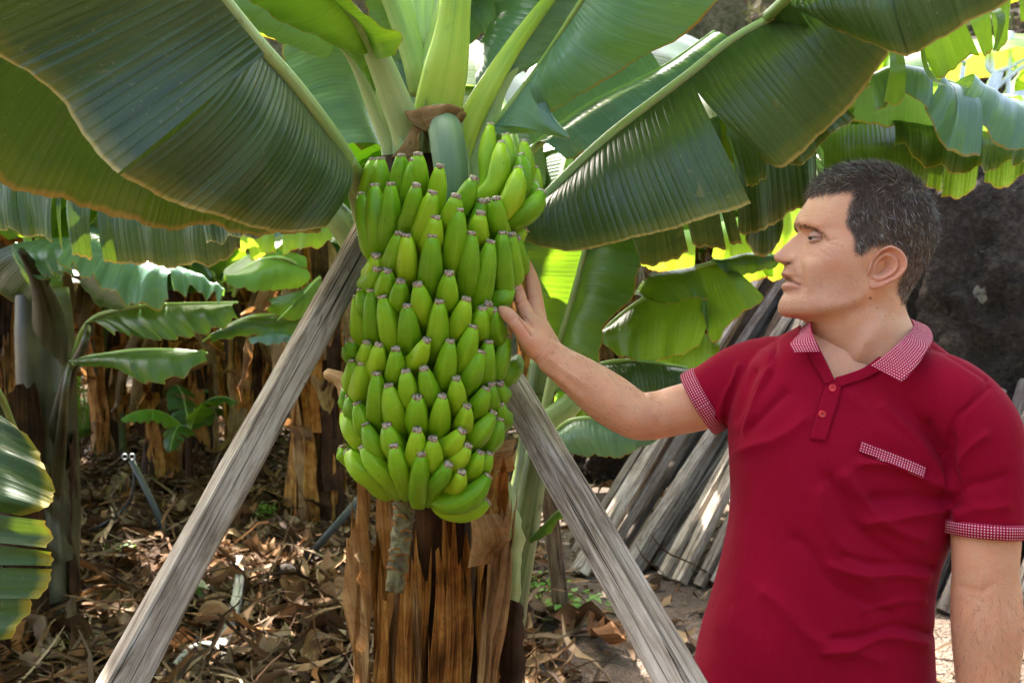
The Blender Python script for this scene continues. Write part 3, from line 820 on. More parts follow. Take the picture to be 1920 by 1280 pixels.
# frayed strips that hang loose at the left
for k, (A, B) in enumerate([
        ([(664, 1040, 1.84), (676, 1034, 1.86), (690, 1050, 1.86)], [(662, 1085, 1.83), (674, 1100, 1.85), (688, 1110, 1.86)]),
        ([(672, 1140, 1.84), (682, 1150, 1.85)], [(662, 1210, 1.83), (676, 1225, 1.84)]),
        ([(615, 690, 2.2), (650, 700, 2.1), (668, 720, 2.05)], [(618, 705, 2.2), (640, 745, 2.1), (660, 765, 2.05)]),
        ]):
    b = Builder(); b.put(*patch_data(PP(A), PP(B), nu=14, nv=8, bulge=0.012, rag=0.004))
    add('sheath', b.mesh('sheath'), M['sheath_pale'], plant)
# dried bract over the fruit stalk
b = Builder()
b.put(*patch_data(PP([(772, 214, 1.84), (800, 200, 1.80), (840, 199, 1.79), (862, 208, 1.82)]), PP([(778, 235, 1.80), (800, 238, 1.77), (832, 232, 1.765), (858, 226, 1.79)]), nu=24, nv=10, bulge=0.02, rag=0.006, ripple=0.008, wave=14))
b.put(*patch_data(PP([(773, 214, 1.85), (772, 240, 1.86), (775, 265, 1.87)]), PP([(797, 225, 1.80), (794, 245, 1.82), (796, 272, 1.84)]), nu=20, nv=8, bulge=-0.015, rag=0.004))
b.put(*patch_data(PP([(846, 205, 1.79), (862, 206, 1.81)]), PP([(842, 228, 1.775), (860, 232, 1.80)]), nu=10, nv=8, bulge=0.015, rag=0.004))
b.put(*patch_data(PP([(775, 240, 1.83), (752, 275, 1.83), (735, 298, 1.83)]), PP([(796, 246, 1.80), (780, 285, 1.80), (752, 305, 1.80)]), nu=20, nv=8, bulge=0.012, rag=0.003))
add('dry_bract', b.mesh('dry_bract'), M['sheath_pale'], plant)

# ================================================================== the bunch
bunch = thing('banana_bunch', P(800, 700, 1.76), 'big hanging bunch of unripe green bananas', 'banana bunch')
def banana_mat():
    g = Nodes('green_banana')
    uv = g.uv(); ob = g.obj()
    sp = g.n('ShaderNodeSeparateXYZ'); g.l(uv, sp.inputs[0])
    rn = g.n('ShaderNodeObjectInfo').outputs['Random']
    n = g.noise(ob, 14.0, 4, 0.6)
    fac = g.math('ADD', g.math('MULTIPLY', n, 0.6), g.math('MULTIPLY', rn, 0.4))
    c = g.ramp(fac, [(0.25, (0.105, 0.25, 0.005)), (0.5, (0.19, 0.36, 0.007)), (0.75, (0.30, 0.45, 0.012))])
    # paler towards the blossom end, greener at the neck
    endc = g.ramp(sp.outputs[0], [(0.0, (0.06, 0.20, 0.03)), (0.25, (0.5, 0.5, 0.5)), (0.8, (0.5, 0.5, 0.5)), (1.0, (0.62, 0.66, 0.30))])
    c = g.mix(0.35, c, endc, 'OVERLAY')
    # pale line along the ridges
    rd = g.math('ABSOLUTE', g.math('SINE', g.math('MULTIPLY', sp.outputs[1], pi * 5.0)))
    c = g.mix(g.math('MULTIPLY', g.ramp(rd, [(0.0, 1.0), (0.16, 0.0)]), 0.25), c, (0.36, 0.52, 0.06))
    sc = g.noise(ob, 90.0, 3, 0.7)
    c = g.mix(g.math('MULTIPLY', g.ramp(sc, [(0.68, 0.0), (0.72, 1.0)]), 0.6), c, (0.06, 0.05, 0.02))
    fine = g.noise(ob, 260.0, 2, 0.5)
    g.set(c, g.math('ADD', g.math('MULTIPLY', n, 0.2), 0.33), 0.25, g.bump(g.math('ADD', g.math('MULTIPLY', fine, 0.3), n), 0.08, 0.004))
    return g.m
M['banana'] = banana_mat()
def tip_mat():
    g = Nodes('banana_tip')
    ob = g.obj()
    n = g.noise(ob, 260.0, 3, 0.7)
    c = g.ramp(n, [(0.32, (0.06, 0.035, 0.02)), (0.46, (0.32, 0.23, 0.16)), (0.62, (0.62, 0.52, 0.42))])
    g.set(c, 0.8, 0.2, g.bump(n, 0.8, 0.002))
    return g.m
M['tip'] = tip_mat()

zA = lambda l: [tuple((600 + a / 3.048, 180 + b / 3.048)) for a, b in l]
zB = lambda l: [tuple((600 + a / 2.91, 560 + b / 2.91)) for a, b in l]
BAN = []
def rowA(*q, back=0.0, R=1.0):
    for a in q:
        (t, b_) = zA([a[:2], a[2:4]]); BAN.append((t, b_, back, R))
def rowB(*q, back=0.0, R=1.0):
    for a in q:
        (t, b_) = zB([a[:2], a[2:4]]); BAN.append((t, b_, back, R))
rowA((300, 366, 285, 640), (352, 362, 345, 640), (460, 335, 450, 660), (560, 328, 560, 600), (543, 366, 520, 690), (690, 408, 640, 700), back=0.05)
rowA((240, 565, 305, 925), (312, 512, 345, 905), (400, 503, 385, 875), (548, 508, 490, 815), (642, 548, 568, 885), (780, 572, 725, 800), (665, 685, 620, 920), (790, 652, 742, 1030))
rowA((880, 472, 790, 720), (920, 600, 890, 800), (962, 592, 960, 790), back=0.045)
rowA((1012, 580, 1020, 850), (912, 665, 900, 890), back=0.015)
rowA((458, 788, 400, 1040), (500, 798, 500, 1090), (640, 802, 628, 1160), (866, 788, 828, 1160), (977, 836, 905, 1200))
rowA((1045, 785, 1030, 1165), (1095, 792, 1085, 1100), (1125, 805, 1120, 1010), back=0.0)
rowA((322, 918, 300, 1090), (322, 988, 290, 1130), (392, 998, 372, 1170), (460, 1052, 440, 1250), (565, 1072, 590, 1310), (733, 1018, 730, 1260), (1095, 1098, 1010, 1215), (965, 1185, 930, 1290))
for t, b_ in [((675, 543), (690, 600)), ((672, 556), (680, 642)), ((697, 546), (703, 645)), ((720, 557), (737, 655)), ((764, 571), (772, 664)), ((825, 566), (815, 672)), ((875, 560), (850, 640)), ((903, 577), (892, 644)), ((926, 582), (930, 650))]:
    BAN.append((t, b_, 0.0, 1.0))
rowB((180, 220, 182, 345), (255, 233, 250, 380), (318, 252, 312, 440), (415, 278, 420, 480), (586, 222, 508, 415), (705, 235, 662, 505), (836, 155, 768, 405), (920, 238, 885, 480), (870, 292, 785, 510), (1015, 208, 965, 455), (1075, 328, 1010, 455))
rowB((175, 333, 185, 505), (222, 358, 230, 565), (308, 402, 322, 680), (378, 474, 432, 735), (467, 392, 497, 630), (572, 384, 615, 610), (740, 436, 738, 635), (900, 492, 850, 645), (932, 468, 925, 610), (985, 458, 980, 570))
rowB((145, 488, 172, 610), (162, 532, 195, 660), (210, 578, 265, 750), (533, 530, 540, 740), (665, 532, 648, 750), (800, 586, 768, 740), (942, 626, 835, 805), (982, 568, 1000, 710), (977, 662, 925, 815))
rowB((130, 618, 212, 805), (250, 682, 335, 885), (362, 686, 425, 880), (525, 715, 518, 930), (770, 716, 675, 855), (620, 764, 620, 970), (808, 800, 725, 940), (875, 835, 815, 970), (918, 845, 885, 960))
rowB((130, 808, 152, 890), (157, 833, 275, 1012), (238, 810, 372, 1025), (408, 806, 442, 1028), (553, 848, 545, 1062), (697, 898, 625, 1055), (770, 948, 738, 1064))

AX_Y = 1.77
def bunch_axis(py):
    return np.interp(py, [300, 480, 700, 900], [835, 812, 806, 786])
def bunch_R(py):
    return np.interp(py, [280, 380, 470, 600, 750, 900, 960], [165, 165, 168, 166, 164, 158, 150])

def banana(tip, bot, back, R):
    """one fruit: curves out from the stalk, bends at `bot` and rises to `tip` (photograph positions)"""
    tip = (tip[0] + rng.uniform(-2, 2), tip[1] + rng.uniform(-2, 2)); bot = (bot[0] + rng.uniform(-4, 4), bot[1] + rng.uniform(-3, 3))
    def surf(px, py, f):
        cx = bunch_axis(py); r = bunch_R(py)
        s = max(-1.0, min(1.0, (px - cx) / r))
        th = math.asin(s)
        depth = AX_Y - f * r / FPX * AX_Y * math.cos(th)
        return P(px, py, depth + back), th
    T, th = surf(tip[0], tip[1] + 2, 1.15)
    mid_px = (tip[0] * 0.5 + bot[0] * 0.5, tip[1] * 0.5 + bot[1] * 0.5)
    Mx, _ = surf(mid_px[0], mid_px[1], 1.045)
    B_, thb = surf(bot[0], bot[1] - 14, 0.84)
    cx = bunch_axis(bot[1])
    root = P(cx + (bot[0] - cx) * 0.35, bot[1] + 10, AX_Y + 0.6 * back - 0.2 * bunch_R(bot[1]) / FPX * AX_Y * math.cos(thb))
    pts = spline([root, root.lerp(B_, 0.55) + Vector((0, 0, -0.012)), B_, Mx, T], 18)
    rmax = rng.uniform(0.0180, 0.0208)
    t = np.linspace(0, 1, 19)
    rr = rmax * np.interp(t, [0, 0.12, 0.28, 0.45, 0.70, 0.86, 0.95, 1.0], [0.40, 0.55, 0.88, 1.0, 0.99, 0.83, 0.60, 0.40])
    ph = rng.uniform(0, 2 * pi); am = rng.uniform(0.05, 0.095)
    sec = lambda f, i: 1 + am * math.cos(5 * f + ph)
    V, F, UV = tube_data(pts, rr, 20, section=sec)
    UV[:, 0] = np.repeat(t, 20)
    UV[:, 1] = UV[:, 1] + ph / (2 * pi) - 0.1
    o = add('banana', make_mesh('banana', V, F, True, UV), M['banana'], bunch)
    d = Vector(pts[-1] - pts[-2]).normalized()
    e = Vector(pts[-1])
    tl = rng.uniform(0.0035, 0.006)
    k = rr[-1]
    tp = [e - d * 0.001, e + d * tl * 0.5, e + d * tl, e + d * tl * 1.02, e + d * tl * 0.55]
    V, F, UV = tube_data(tp, [k * 1.02, k * 0.95, k * 0.98, k * 0.62, k * 0.40], 10, section=lambda f, i: 1 + 0.10 * math.sin(3 * f + ph) + 0.06 * math.sin(5 * f))
    add('blossom_tip', make_mesh('blossom_tip', V, F, True, UV), M['tip'], o)

for q in BAN:
    banana(*q)
# the separate hand that stands up at the right
def banana_free(pts, rmax=0.0195):
    w = spline(PP(pts), 18)
    t = np.linspace(0, 1, 19)
    rr = rmax * np.interp(t, [0, 0.12, 0.28, 0.45, 0.70, 0.86, 0.95, 1.0], [0.42, 0.5, 0.80, 0.98, 1.0, 0.84, 0.58, 0.42])
    ph = rng.uniform(0, 6.28)
    V, F, UV = tube_data(w, rr, 20, section=lambda f, i: 1 + 0.045 * math.cos(5 * f + ph))
    UV[:, 0] = np.repeat(t, 20); UV[:, 1] += ph / (2 * pi) - 0.1
    o = add('banana', make_mesh('banana', V, F, True, UV), M['banana'], bunch)
    d = Vector(w[-1] - w[-2]).normalized(); e = Vector(w[-1]); k = rr[-1]
    V, F, UV = tube_data([e - d * 0.001, e + d * 0.002, e + d * 0.004, e + d * 0.0042, e + d * 0.002], [k * 1.02, k * 0.95, k * 0.98, k * 0.62, k * 0.4], 10, section=lambda f, i: 1 + 0.1 * math.sin(3 * f + ph))
    add('blossom_tip', make_mesh('blossom_tip', V, F, True, UV), M['tip'], o)
banana_free([(860, 400, 1.76), (893, 372, 1.74), (915, 345, 1.73), (914, 290, 1.73), (920, 236, 1.74)], 0.0165)
banana_free([(865, 402, 1.74), (900, 376, 1.70), (930, 345, 1.69), (938, 305, 1.69), (940, 271, 1.70)], 0.0195)
banana_free([(880, 400, 1.77), (935, 360, 1.74), (952, 320, 1.73), (953, 290, 1.73), (948, 256, 1.74)], 0.0185)
banana_free([(900, 410, 1.79), (960, 370, 1.77), (982, 330, 1.76), (984, 300, 1.76), (982, 269, 1.77)], 0.0185)
banana_free([(890, 410, 1.75), (950, 382, 1.72), (978, 350, 1.70), (980, 320, 1.70), (977, 294, 1.71)], 0.0180)
banana_free([(880, 415, 1.74), (930, 405, 1.69), (957, 378, 1.67), (968, 345, 1.67), (972, 319, 1.68)], 0.0205)
banana_free([(900, 410, 1.80), (970, 380, 1.78), (1000, 355, 1.77), (1004, 335, 1.77), (1003, 316, 1.77)], 0.0165)
banana_free([(900, 420, 1.78), (970, 400, 1.74), (998, 375, 1.73), (1002, 360, 1.73), (1002, 346, 1.74)], 0.0175)
banana_free([(890, 430, 1.75), (935, 420, 1.71), (970, 408, 1.69), (1000, 388, 1.68), (1014, 362, 1.69)], 0.0205)
banana_free([(900, 450, 1.77), (940, 455, 1.73), (965, 445, 1.71), (985, 432, 1.71)], 0.0175)

banana_free([(785, 880, 1.72), (806, 922, 1.69), (845, 942, 1.66), (888, 926, 1.65), (914, 893, 1.655)], 0.0205)
banana_free([(800, 900, 1.74), (826, 945, 1.71), (862, 958, 1.69), (892, 954, 1.68), (914, 941, 1.68)], 0.0190)
# stalk from the crown into the bunch, and the scarred rachis below it
pet('stalk', [(818, 240, 1.93), (822, 224, 1.86), (832, 236, 1.79), (840, 275, 1.755), (846, 330, 1.745), (842, 400, 1.755), (820, 520, 1.77), (806, 700, 1.77), (790, 880, 1.77)], [24, 30, 34, 33, 31, 30, 26, 22, 19], M['stalk'], bunch, flat=0.95, seg=22)
def rachis_mat():
    g = Nodes('rachis')
    ob = g.obj(); uv = g.uv()
    n = g.noise(ob, 55.0, 4, 0.65, 0.5)
    c = g.ramp(n, [(0.38, (0.055, 0.026, 0.012)), (0.48, (0.095, 0.085, 0.032)), (0.64, (0.18, 0.155, 0.07))])
    g.set(c, 0.65, 0.35, g.bump(n, 0.5, 0.003))
    return g.m
M['rachis'] = rachis_mat()
w = spline(PP([(790, 870, 1.77), (762, 920, 1.74), (757, 970, 1.725), (748, 1040, 1.715), (740, 1108, 1.71)]), 60)
rr = np.linspace(0.019, 0.0155, 61) * np.array([1 + (0.16 if i % 7 == 0 else (0.08 if i % 7 == 1 else 0)) + 0.03 * math.sin(i * 2.1) for i in range(61)])
tube('rachis', w, rr, M['rachis'], bunch, 18, section=lambda f, i: 1 + 0.05 * math.sin(2 * f + i * 0.5) + 0.04 * math.sin(5 * f + i))
for k in range(16):
    i = 6 + 3 * k + int(rng.integers(0, 3))
    f = rng.uniform(-1.3, 1.3)
    c = Vector(w[i]) + Vector((math.sin(f) * rr[i], -math.cos(f) * rr[i], 0))
    pts = [c + Vector((math.cos(f) * s, math.sin(f) * s, 0.004 * (1 - (s / 0.011) ** 2))) for s in np.linspace(-0.011, 0.011, 6)]
    tube('bract_scar', pts, [0.001, 0.0018, 0.0022, 0.0022, 0.0018, 0.001], M['sheath'], bunch, 6)
# ================================================================== timber props
def timber(name, p0, p1, w0, w1, h0, h1, mat, seed, n=40, roll=0.0, bend=0.0, rough=1.0):
    """squared weathered pole from p0 to p1; widths w (side to side) and h"""
    p0, p1 = Vector(p0), Vector(p1)
    ax = (p1 - p0).normalized()
    side = ax.cross(Vector((0, 1, 0)))
    if side.length < 0.1: side = ax.cross(Vector((1, 0, 0)))
    side.normalize(); nor = side.cross(ax).normalized()
    if roll:
        q = Matrix.Rotation(roll, 3, ax); side = q @ side; nor = q @ nor
    L = (p1 - p0).length
    base = []
    m = 6
    for (sx, sy), (ex, ey) in (((-1, -1), (1, -1)), ((1, -1), (1, 1)), ((1, 1), (-1, 1)), ((-1, 1), (-1, -1))):
        for k in range(m):
            t = k / m
            base.append((sx + (ex - sx) * t, sy + (ey - sy) * t))
    base = [(x * (1 - 0.07 * abs(y) ** 6), y * (1 - 0.07 * abs(x) ** 6)) for x, y in base]
    ns = len(base)
    V = []; UV = []
    per = 0
    for i in range(n + 1):
        t = i / n
        c = p0.lerp(p1, t) + nor * bend * math.sin(pi * t) + side * 0.5 * bend * math.sin(2 * pi * t + seed)
        w = w0 + (w1 - w0) * t; h = h0 + (h1 - h0) * t
        for j, (x, y) in enumerate(base):
            q = noise.noise(Vector((x * 1.7 + seed * 3, y * 1.7, t * L * 3.5))) * 0.07 + noise.noise(Vector((x * 6 + seed, y * 6, t * L * 6))) * 0.035
            k = 1 + q * rough
            V.append(c + side * x * w * 0.5 * k + nor * y * h * 0.5 * k)
            UV.append((t * L + seed * 2.3, j / ns * (w0 + h0) * 6))
    F = grid_faces(n, ns, 0, True)
    F.append(tuple(range(ns - 1, -1, -1))); F.append(tuple(range(n * ns, (n + 1) * ns)))
    me = make_mesh(name, [tuple(v) for v in V], F, True, UV)
    if hasattr(me, 'set_sharp_from_angle'): me.set_sharp_from_angle(angle=math.radians(38))
    return add(name, me, mat)

def extend_to_ground(a, b):
    a, b = Vector(a), Vector(b)
    d = b - a
    k = (0.0 - a.z) / d.z
    return a + d * k
# left prop: visible axis from (655,490) to (230,1280)
a = P(672, 470, 1.80); bq = P(230, 1280, 1.33)
top = a + (a - bq).normalized() * 0.10
timber('wooden_prop', extend_to_ground(a, bq), top, 0.058, 0.050, 0.054, 0.042, M['wood'], 1.0, roll=0.5, n=110, rough=1.6)
tag(bpy.context.scene.objects['wooden_prop'], 'long weathered timber prop leaning under the bunch from the lower left', 'prop')
a = P(968, 742, 1.84); bq = P(1275, 1280, 1.36)
top = a + (a - bq).normalized() * 0.22
o = timber('wooden_prop', extend_to_ground(a, bq), top, 0.062, 0.048, 0.060, 0.045, M['wood'], 2.4, roll=-0.45, n=110, rough=1.6)
tag(o, 'cracked weathered timber prop slanting down to the right in front of the red shirt', 'prop')
# ================================================================== the man
from mathutils.bvhtree import BVHTree
person = thing('person', (0.47, 1.53, 0), 'man in a crimson polo shirt resting his hand on the banana bunch', 'person')
HD = 1.50                                    # distance of the head's middle plane
KM = 0.25 * HD / FPX                         # metres per unit of the head drawing
def H(zx, zy, w):
    """head drawing units (quarter pixels), w metres out of the middle plane towards the camera"""
    zx = np.asarray(zx, float); zy = np.asarray(zy, float); w = np.asarray(w, float)
    px = 1430 + zx / 4; py = 300 + zy / 4
    base = np.array(CAMP)[None, :] + HD * (((px - 960) / FPX)[:, None] * np.array(CR) - ((py - 640) / FPX)[:, None] * np.array(CU) + np.array(CF))
    return base - np.outer(w, np.array(CF))

def dist_poly(x, y, poly):
    """distance of points to a polyline"""
    best = np.full(np.shape(x), 1e9)
    for (x0, y0), (x1, y1) in zip(poly[:-1], poly[1:]):
        dx, dy = x1 - x0, y1 - y0
        t = np.clip(((x - x0) * dx + (y - y0) * dy) / (dx * dx + dy * dy + 1e-9), 0, 1)
        best = np.minimum(best, np.hypot(x - x0 - t * dx, y - y0 - t * dy))
    return best

def in_poly(x, y, poly):
    ins = np.zeros(np.shape(x), bool)
    n = len(poly)
    for i in range(n):
        x0, y0 = poly[i]; x1, y1 = poly[(i + 1) % n]
        c = ((y0 > y) != (y1 > y)) & (x < (x1 - x0) * (y - y0) / (y1 - y0 + 1e-12) + x0)
        ins ^= c
    return ins

F_T = np.array([(55, 715), (60, 640), (72, 565), (95, 500), (130, 445), (170, 408), (210, 384), (250, 364), (300, 342), (350, 306), (400, 273), (440, 256), (480, 250), (510, 256), (535, 268), (600, 266), (680, 244), (740, 214), (775, 186), (800, 168), (825, 157), (845, 149), (858, 148), (869, 158), (882, 180), (897, 186), (910, 180), (922, 164), (935, 155), (950, 150), (965, 150), (985, 159), (1005, 157), (1030, 143), (1055, 130), (1085, 122), (1110, 123), (1130, 131), (1150, 150), (1166, 178), (1180, 212), (1194, 250), (1208, 284), (1224, 314), (1244, 340), (1280, 368), (1340, 400), (1400, 432), (1480, 474), (1560, 510), (1640, 545), (1720, 560)], float)
B_T = np.array([(55, 725), (60, 800), (72, 880), (95, 965), (130, 1040), (170, 1105), (210, 1158), (260, 1206), (340, 1252), (440, 1280), (540, 1284), (640, 1270), (740, 1240), (840, 1190), (940, 1130), (1020, 1082), (1080, 1062), (1140, 1074), (1220, 1105), (1300, 1132), (1400, 1185), (1500, 1250), (1600, 1320), (1720, 1400)], float)
PHI_K = np.array([0, .12, .25, .4, .5, .65, .8, 1.0])
M_T = [(55, [18] * 8), (72, [38, 38, 40, 42, 43, 44, 43, 42]), (95, [48, 48, 50, 52, 54, 55, 54, 50]), (150, [58, 58, 60, 62, 65, 67, 65, 60]), (250, [66, 66, 66, 68, 72, 75, 73, 66]),
       (400, [74, 76, 72, 68, 74, 80, 80, 72]), (480, [78, 80, 74, 69, 75, 81, 82, 74]), (580, [70, 76, 76, 71, 75, 80, 80, 72]), (680, [62, 70, 76, 73, 72, 76, 74, 66]),
       (780, [56, 66, 72, 71, 68, 70, 66, 58]), (880, [54, 64, 69, 68, 64, 62, 57, 50]), (1000, [50, 60, 63, 64, 62, 57, 51, 46]), (1090, [46, 55, 59, 62, 60, 55, 51, 47]),
       (1150, [44, 50, 54, 58, 57, 53, 51, 47]), (1200, [48, 50, 53, 56, 55, 53, 51, 48]), (1280, [54, 54, 55, 57, 57, 56, 54, 50]), (1400, [56, 56, 58, 59, 59, 58, 57, 55]), (1560, [55, 55, 57, 58, 58, 58, 57, 55]), (1720, [48] * 8)]
NR, NT = 330, 340
zrow = np.concatenate([55 + 45 * np.linspace(0, 1, 26) ** 2, np.linspace(100, 1210, 255)[1:], np.linspace(1210, 1720, NR + 1 - 280)[1:]])
NR = len(zrow) - 1
phi = np.arange(NT) / NT * 2 * pi                # 0 front, pi back, 0..pi is the side towards the camera
hp = np.where(phi <= pi, phi, 2 * pi - phi)
side = np.where(phi <= pi, 1.0, -1.0)
fr_full = smooth_interp(zrow, F_T[:, 0], F_T[:, 1])
F_S = np.array([q for q in F_T if not (790 < q[0] < 1040)] + [(800, 172), (860, 166), (920, 172), (980, 168), (1040, 140)])
F_S = F_S[np.argsort(F_S[:, 0])]
fr = smooth_interp(zrow, F_S[:, 0], F_S[:, 1]); bk = smooth_interp(zrow, B_T[:, 0], B_T[:, 1])
mk = np.array([m[1] for m in M_T], float); my = np.array([m[0] for m in M_T], float)
Mrow = np.stack([smooth_interp(zrow, my, mk[:, k]) for k in range(8)], 1)
X = np.empty((NR + 1, NT)); W = np.empty((NR + 1, NT)); Y = np.repeat(zrow[:, None], NT, 1)
for i in range(NR + 1):
    s = 0.5 * (1 - np.cos(hp))
    X[i] = fr[i] + (bk[i] - fr[i]) * s
    W[i] = side * np.sin(hp) * smooth_interp(hp / pi, PHI_K, Mrow[i]) * 0.001
X += (fr_full - fr)[:, None] * np.exp(-np.abs(W / 0.019) ** 2.6) * (np.cos(hp) > 0)[None, :]
# nose
nose_n = smooth_interp(zrow, [500, 535, 560, 610, 660, 700, 722, 740, 758, 772, 786, 800], [0, 9, 30, 72, 110, 138, 140, 128, 98, 52, 14, 0])
nose_n = np.where((zrow < 500) | (zrow > 800), 0, np.maximum(nose_n, 0))
nose_w = np.interp(zrow, [500, 540, 600, 680, 735, 775, 800], [8, 7.5, 9, 11.5, 13.5, 14, 12]) * 0.001
front = (np.cos(hp) > 0)[None, :]
X -= np.where(front, nose_n[:, None] * np.exp(-np.abs(W / nose_w[:, None]) ** 2.4), 0)
# where each point shows in the drawing: the near side stands closer to the viewer
def seen(x, y, w):
    k = HD / (HD - np.abs(w))
    return ((960 + (1430 + x / 4 - 960) * k) - 1430) * 4, ((640 + (300 + y / 4 - 640) * k) - 300) * 4
def unseen(x, y, w):
    k = (HD - abs(w)) / HD
    return ((960 + (1430 + x / 4 - 960) * k) - 1430) * 4, ((640 + (300 + y / 4 - 640) * k) - 300) * 4
XL, YL = X.copy(), Y.copy()
X, Y = seen(XL, YL, W)
# relief along the surface normal, millimetres
def G(x0, y0, sx, sy, a, rot=0.0):
    c, s_ = math.cos(rot), math.sin(rot)
    u = (X - x0) * c + (Y - y0) * s_; v = -(X - x0) * s_ + (Y - y0) * c
    return a * np.exp(-0.5 * ((u / sx) ** 2 + (v / sy) ** 2))
def LN(poly, wd, a):
    return a * np.exp(-0.5 * (dist_poly(X, Y, poly) / wd) ** 2)
D = (G(395, 582, 60, 36, -7.5, 0.15) + G(300, 560, 40, 40, -3.0) + G(350, 484, 75, 26, 1.8, 0.25) + G(462, 548, 50, 26, 2.2, 0.6)
     + G(470, 690, 90, 55, 2.2) + G(500, 880, 100, 80, -3.8) + G(570, 430, 70, 110, -1.8) + G(238, 738, 34, 30, 5.0) + G(285, 742, 15, 38, -2.2)
     + LN([(272, 765), (298, 850), (312, 950)], 17, -2.4) + LN([(335, 780), (350, 870), (350, 950)], 30, 2.6)
     + LN([(175, 886), (215, 908), (272, 938)], 8, -2.6) + LN([(160, 850), (215, 880), (270, 925)], 9, 1.0) + LN([(165, 945), (220, 945), (268, 945)], 13, 1.6) + G(285, 955, 18, 30, -1.6)
     + LN([(200, 1010), (270, 1000)], 18, -1.2) + LN([(150, 1150), (400, 1135), (620, 1085), (760, 1010), (800, 930)], 34, 2.6) + LN([(260, 1215), (450, 1200), (650, 1160), (830, 1080)], 36, -3.2)
     + LN([(960, 1060), (860, 1250), (700, 1480), (600, 1640)], 40, 4.0) + LN([(760, 1200), (620, 1420)], 50, -2.5) + G(395, 1370, 40, 50, 2.5)
     + LN([(430, 640), (365, 640), (330, 615)], 12, -1.0) + G(400, 620, 40, 14, 1.0)
     + LN([(475, 612), (560, 592)], 5, -0.7) + LN([(478, 625), (565, 642)], 5, -0.7) + LN([(465, 645), (530, 700)], 5, -0.6) + LN([(400, 650), (440, 690), (500, 730)], 8, -0.6)
     + LN([(325, 395), (440, 388), (520, 400)], 9, -0.35) + LN([(300, 430), (430, 422)], 8, -0.3)
     + G(820, 905, 30, 70, -1.0))
P3 = H(XL.ravel(), YL.ravel(), W.ravel()).reshape(NR + 1, NT, 3)
du = np.roll(P3, -1, 1) - np.roll(P3, 1, 1)
dv = np.gradient(P3, axis=0)
nn = np.cross(du, dv); nn /= np.linalg.norm(nn, axis=2)[..., None] + 1e-12
cen = P3.mean(axis=1, keepdims=True)
if ((nn * (P3 - cen)).sum(2) < 0).mean() > 0.5: nn = -nn
fade = np.clip((zrow - 60) / 40, 0, 1)[:, None]
P3 = P3 + nn * (D * fade * 0.001)[..., None]
HeadV = P3.reshape(-1, 3)
HeadF = grid_faces(NR, NT, 0, True)
HeadF.append(tuple(range(NT)))
# colours of skin, lips, stubble, scalp, with shade painted at mouth slit and nostril
SK = np.array((0.63, 0.325, 0.195))
hair_poly = [(338, 262), (420, 264), (500, 252), (600, 244), (692, 240), (664, 300), (645, 350), (622, 470), (655, 535), (685, 585), (682, 690), (745, 725), (792, 672), (860, 650), (905, 640), (960, 634), (1030, 670), (1060, 740), (1045, 850), (1012, 905), (1003, 1000), (1052, 1078), (1120, 1100), (1500, 1060), (1500, 0), (200, 0), (200, 262)]
xr, yr, wr = X.ravel(), Y.ravel(), W.ravel()
jit = 9 * np.sin(xr * 0.21 + 1.7 * np.sin(yr * 0.13)) + 7 * np.sin(yr * 0.33 + xr * 0.05)
hair_mask = in_poly(xr + 0.5 * jit, yr + 0.5 * jit, hair_poly)
soft_mask = np.mean([in_poly(xr + 11 * math.cos(a_) * q_ + 0.4 * jit, yr + 11 * math.sin(a_) * q_ + 0.4 * jit, hair_poly) for a_ in np.arange(8) * pi / 4 for q_ in (0.5, 1.2, 2.2)], axis=0)
loose_mask = rng.random(len(xr)) < soft_mask ** 0.8
col = np.tile(SK, (len(HeadV), 1))
def blend(mask, c, a):
    m = np.clip(mask, 0, 1)[:, None] * a
    return col * (1 - m) + np.array(c) * m
stub = np.clip((yr - 790) / 130, 0, 1) * np.clip((1180 - yr) / 60, 0, 1) * np.clip((790 - xr) / 120, 0, 1)
stub = np.maximum(stub, np.exp(-0.5 * ((xr - 205) / 60) ** 2 - 0.5 * ((yr - 815) / 30) ** 2))
col = blend(stub, (0.36, 0.22, 0.16), 0.26)
col = blend(np.exp(-0.5 * ((xr - 150) / 70) ** 2 - 0.5 * ((yr - 715) / 50) ** 2), (0.55, 0.24, 0.17), 0.5)
col = blend(np.exp(-0.5 * ((xr - 480) / 110) ** 2 - 0.5 * ((yr - 690) / 70) ** 2), (0.56, 0.27, 0.19), 0.45)
col = blend(np.exp(-0.5 * ((xr - 390) / 60) ** 2 - 0.5 * ((yr - 600) / 40) ** 2), (0.40, 0.22, 0.17), 0.5)
dl = dist_poly(xr, yr, [(150, 852), (215, 884), (268, 928)]); du_ = dist_poly(xr, yr, [(155, 945), (215, 942), (262, 942)])
col = blend(np.exp(-0.5 * (dl / 11) ** 2) + np.exp(-0.5 * (du_ / 15) ** 2), (0.46, 0.20, 0.15), 0.6)
col = blend(np.exp(-0.5 * (dist_poly(xr, yr, [(185, 888), (215, 908), (266, 936)]) / 5) ** 2), (0.16, 0.06, 0.05), 0.75)
col = blend(np.exp(-0.5 * (np.hypot((xr - 195) / 26, (yr - 772) / 9)) ** 2), (0.10, 0.04, 0.03), 0.9)
for mx_, my_, mr_ in ((810, 1036, 13), (905, 1175, 6), (640, 800, 4), (700, 905, 4), (560, 990, 4), (860, 1110, 5), (765, 1380, 6), (520, 1080, 3), (430, 900, 3), (600, 640, 4), (980, 1200, 5)):
    col = blend((np.hypot(xr - mx_, yr - my_) < mr_) * 1.0, (0.20, 0.085, 0.05), 0.85)
col = blend(np.clip(yr - 1200, 0, 200) / 200, (0.55, 0.30, 0.20), 0.35)
col = blend(soft_mask ** 1.6, (0.060, 0.042, 0.033), 0.95)

bodyB = Builder()
bodyB.put(HeadV, HeadF, None, None); bodyB.C[-1] = col

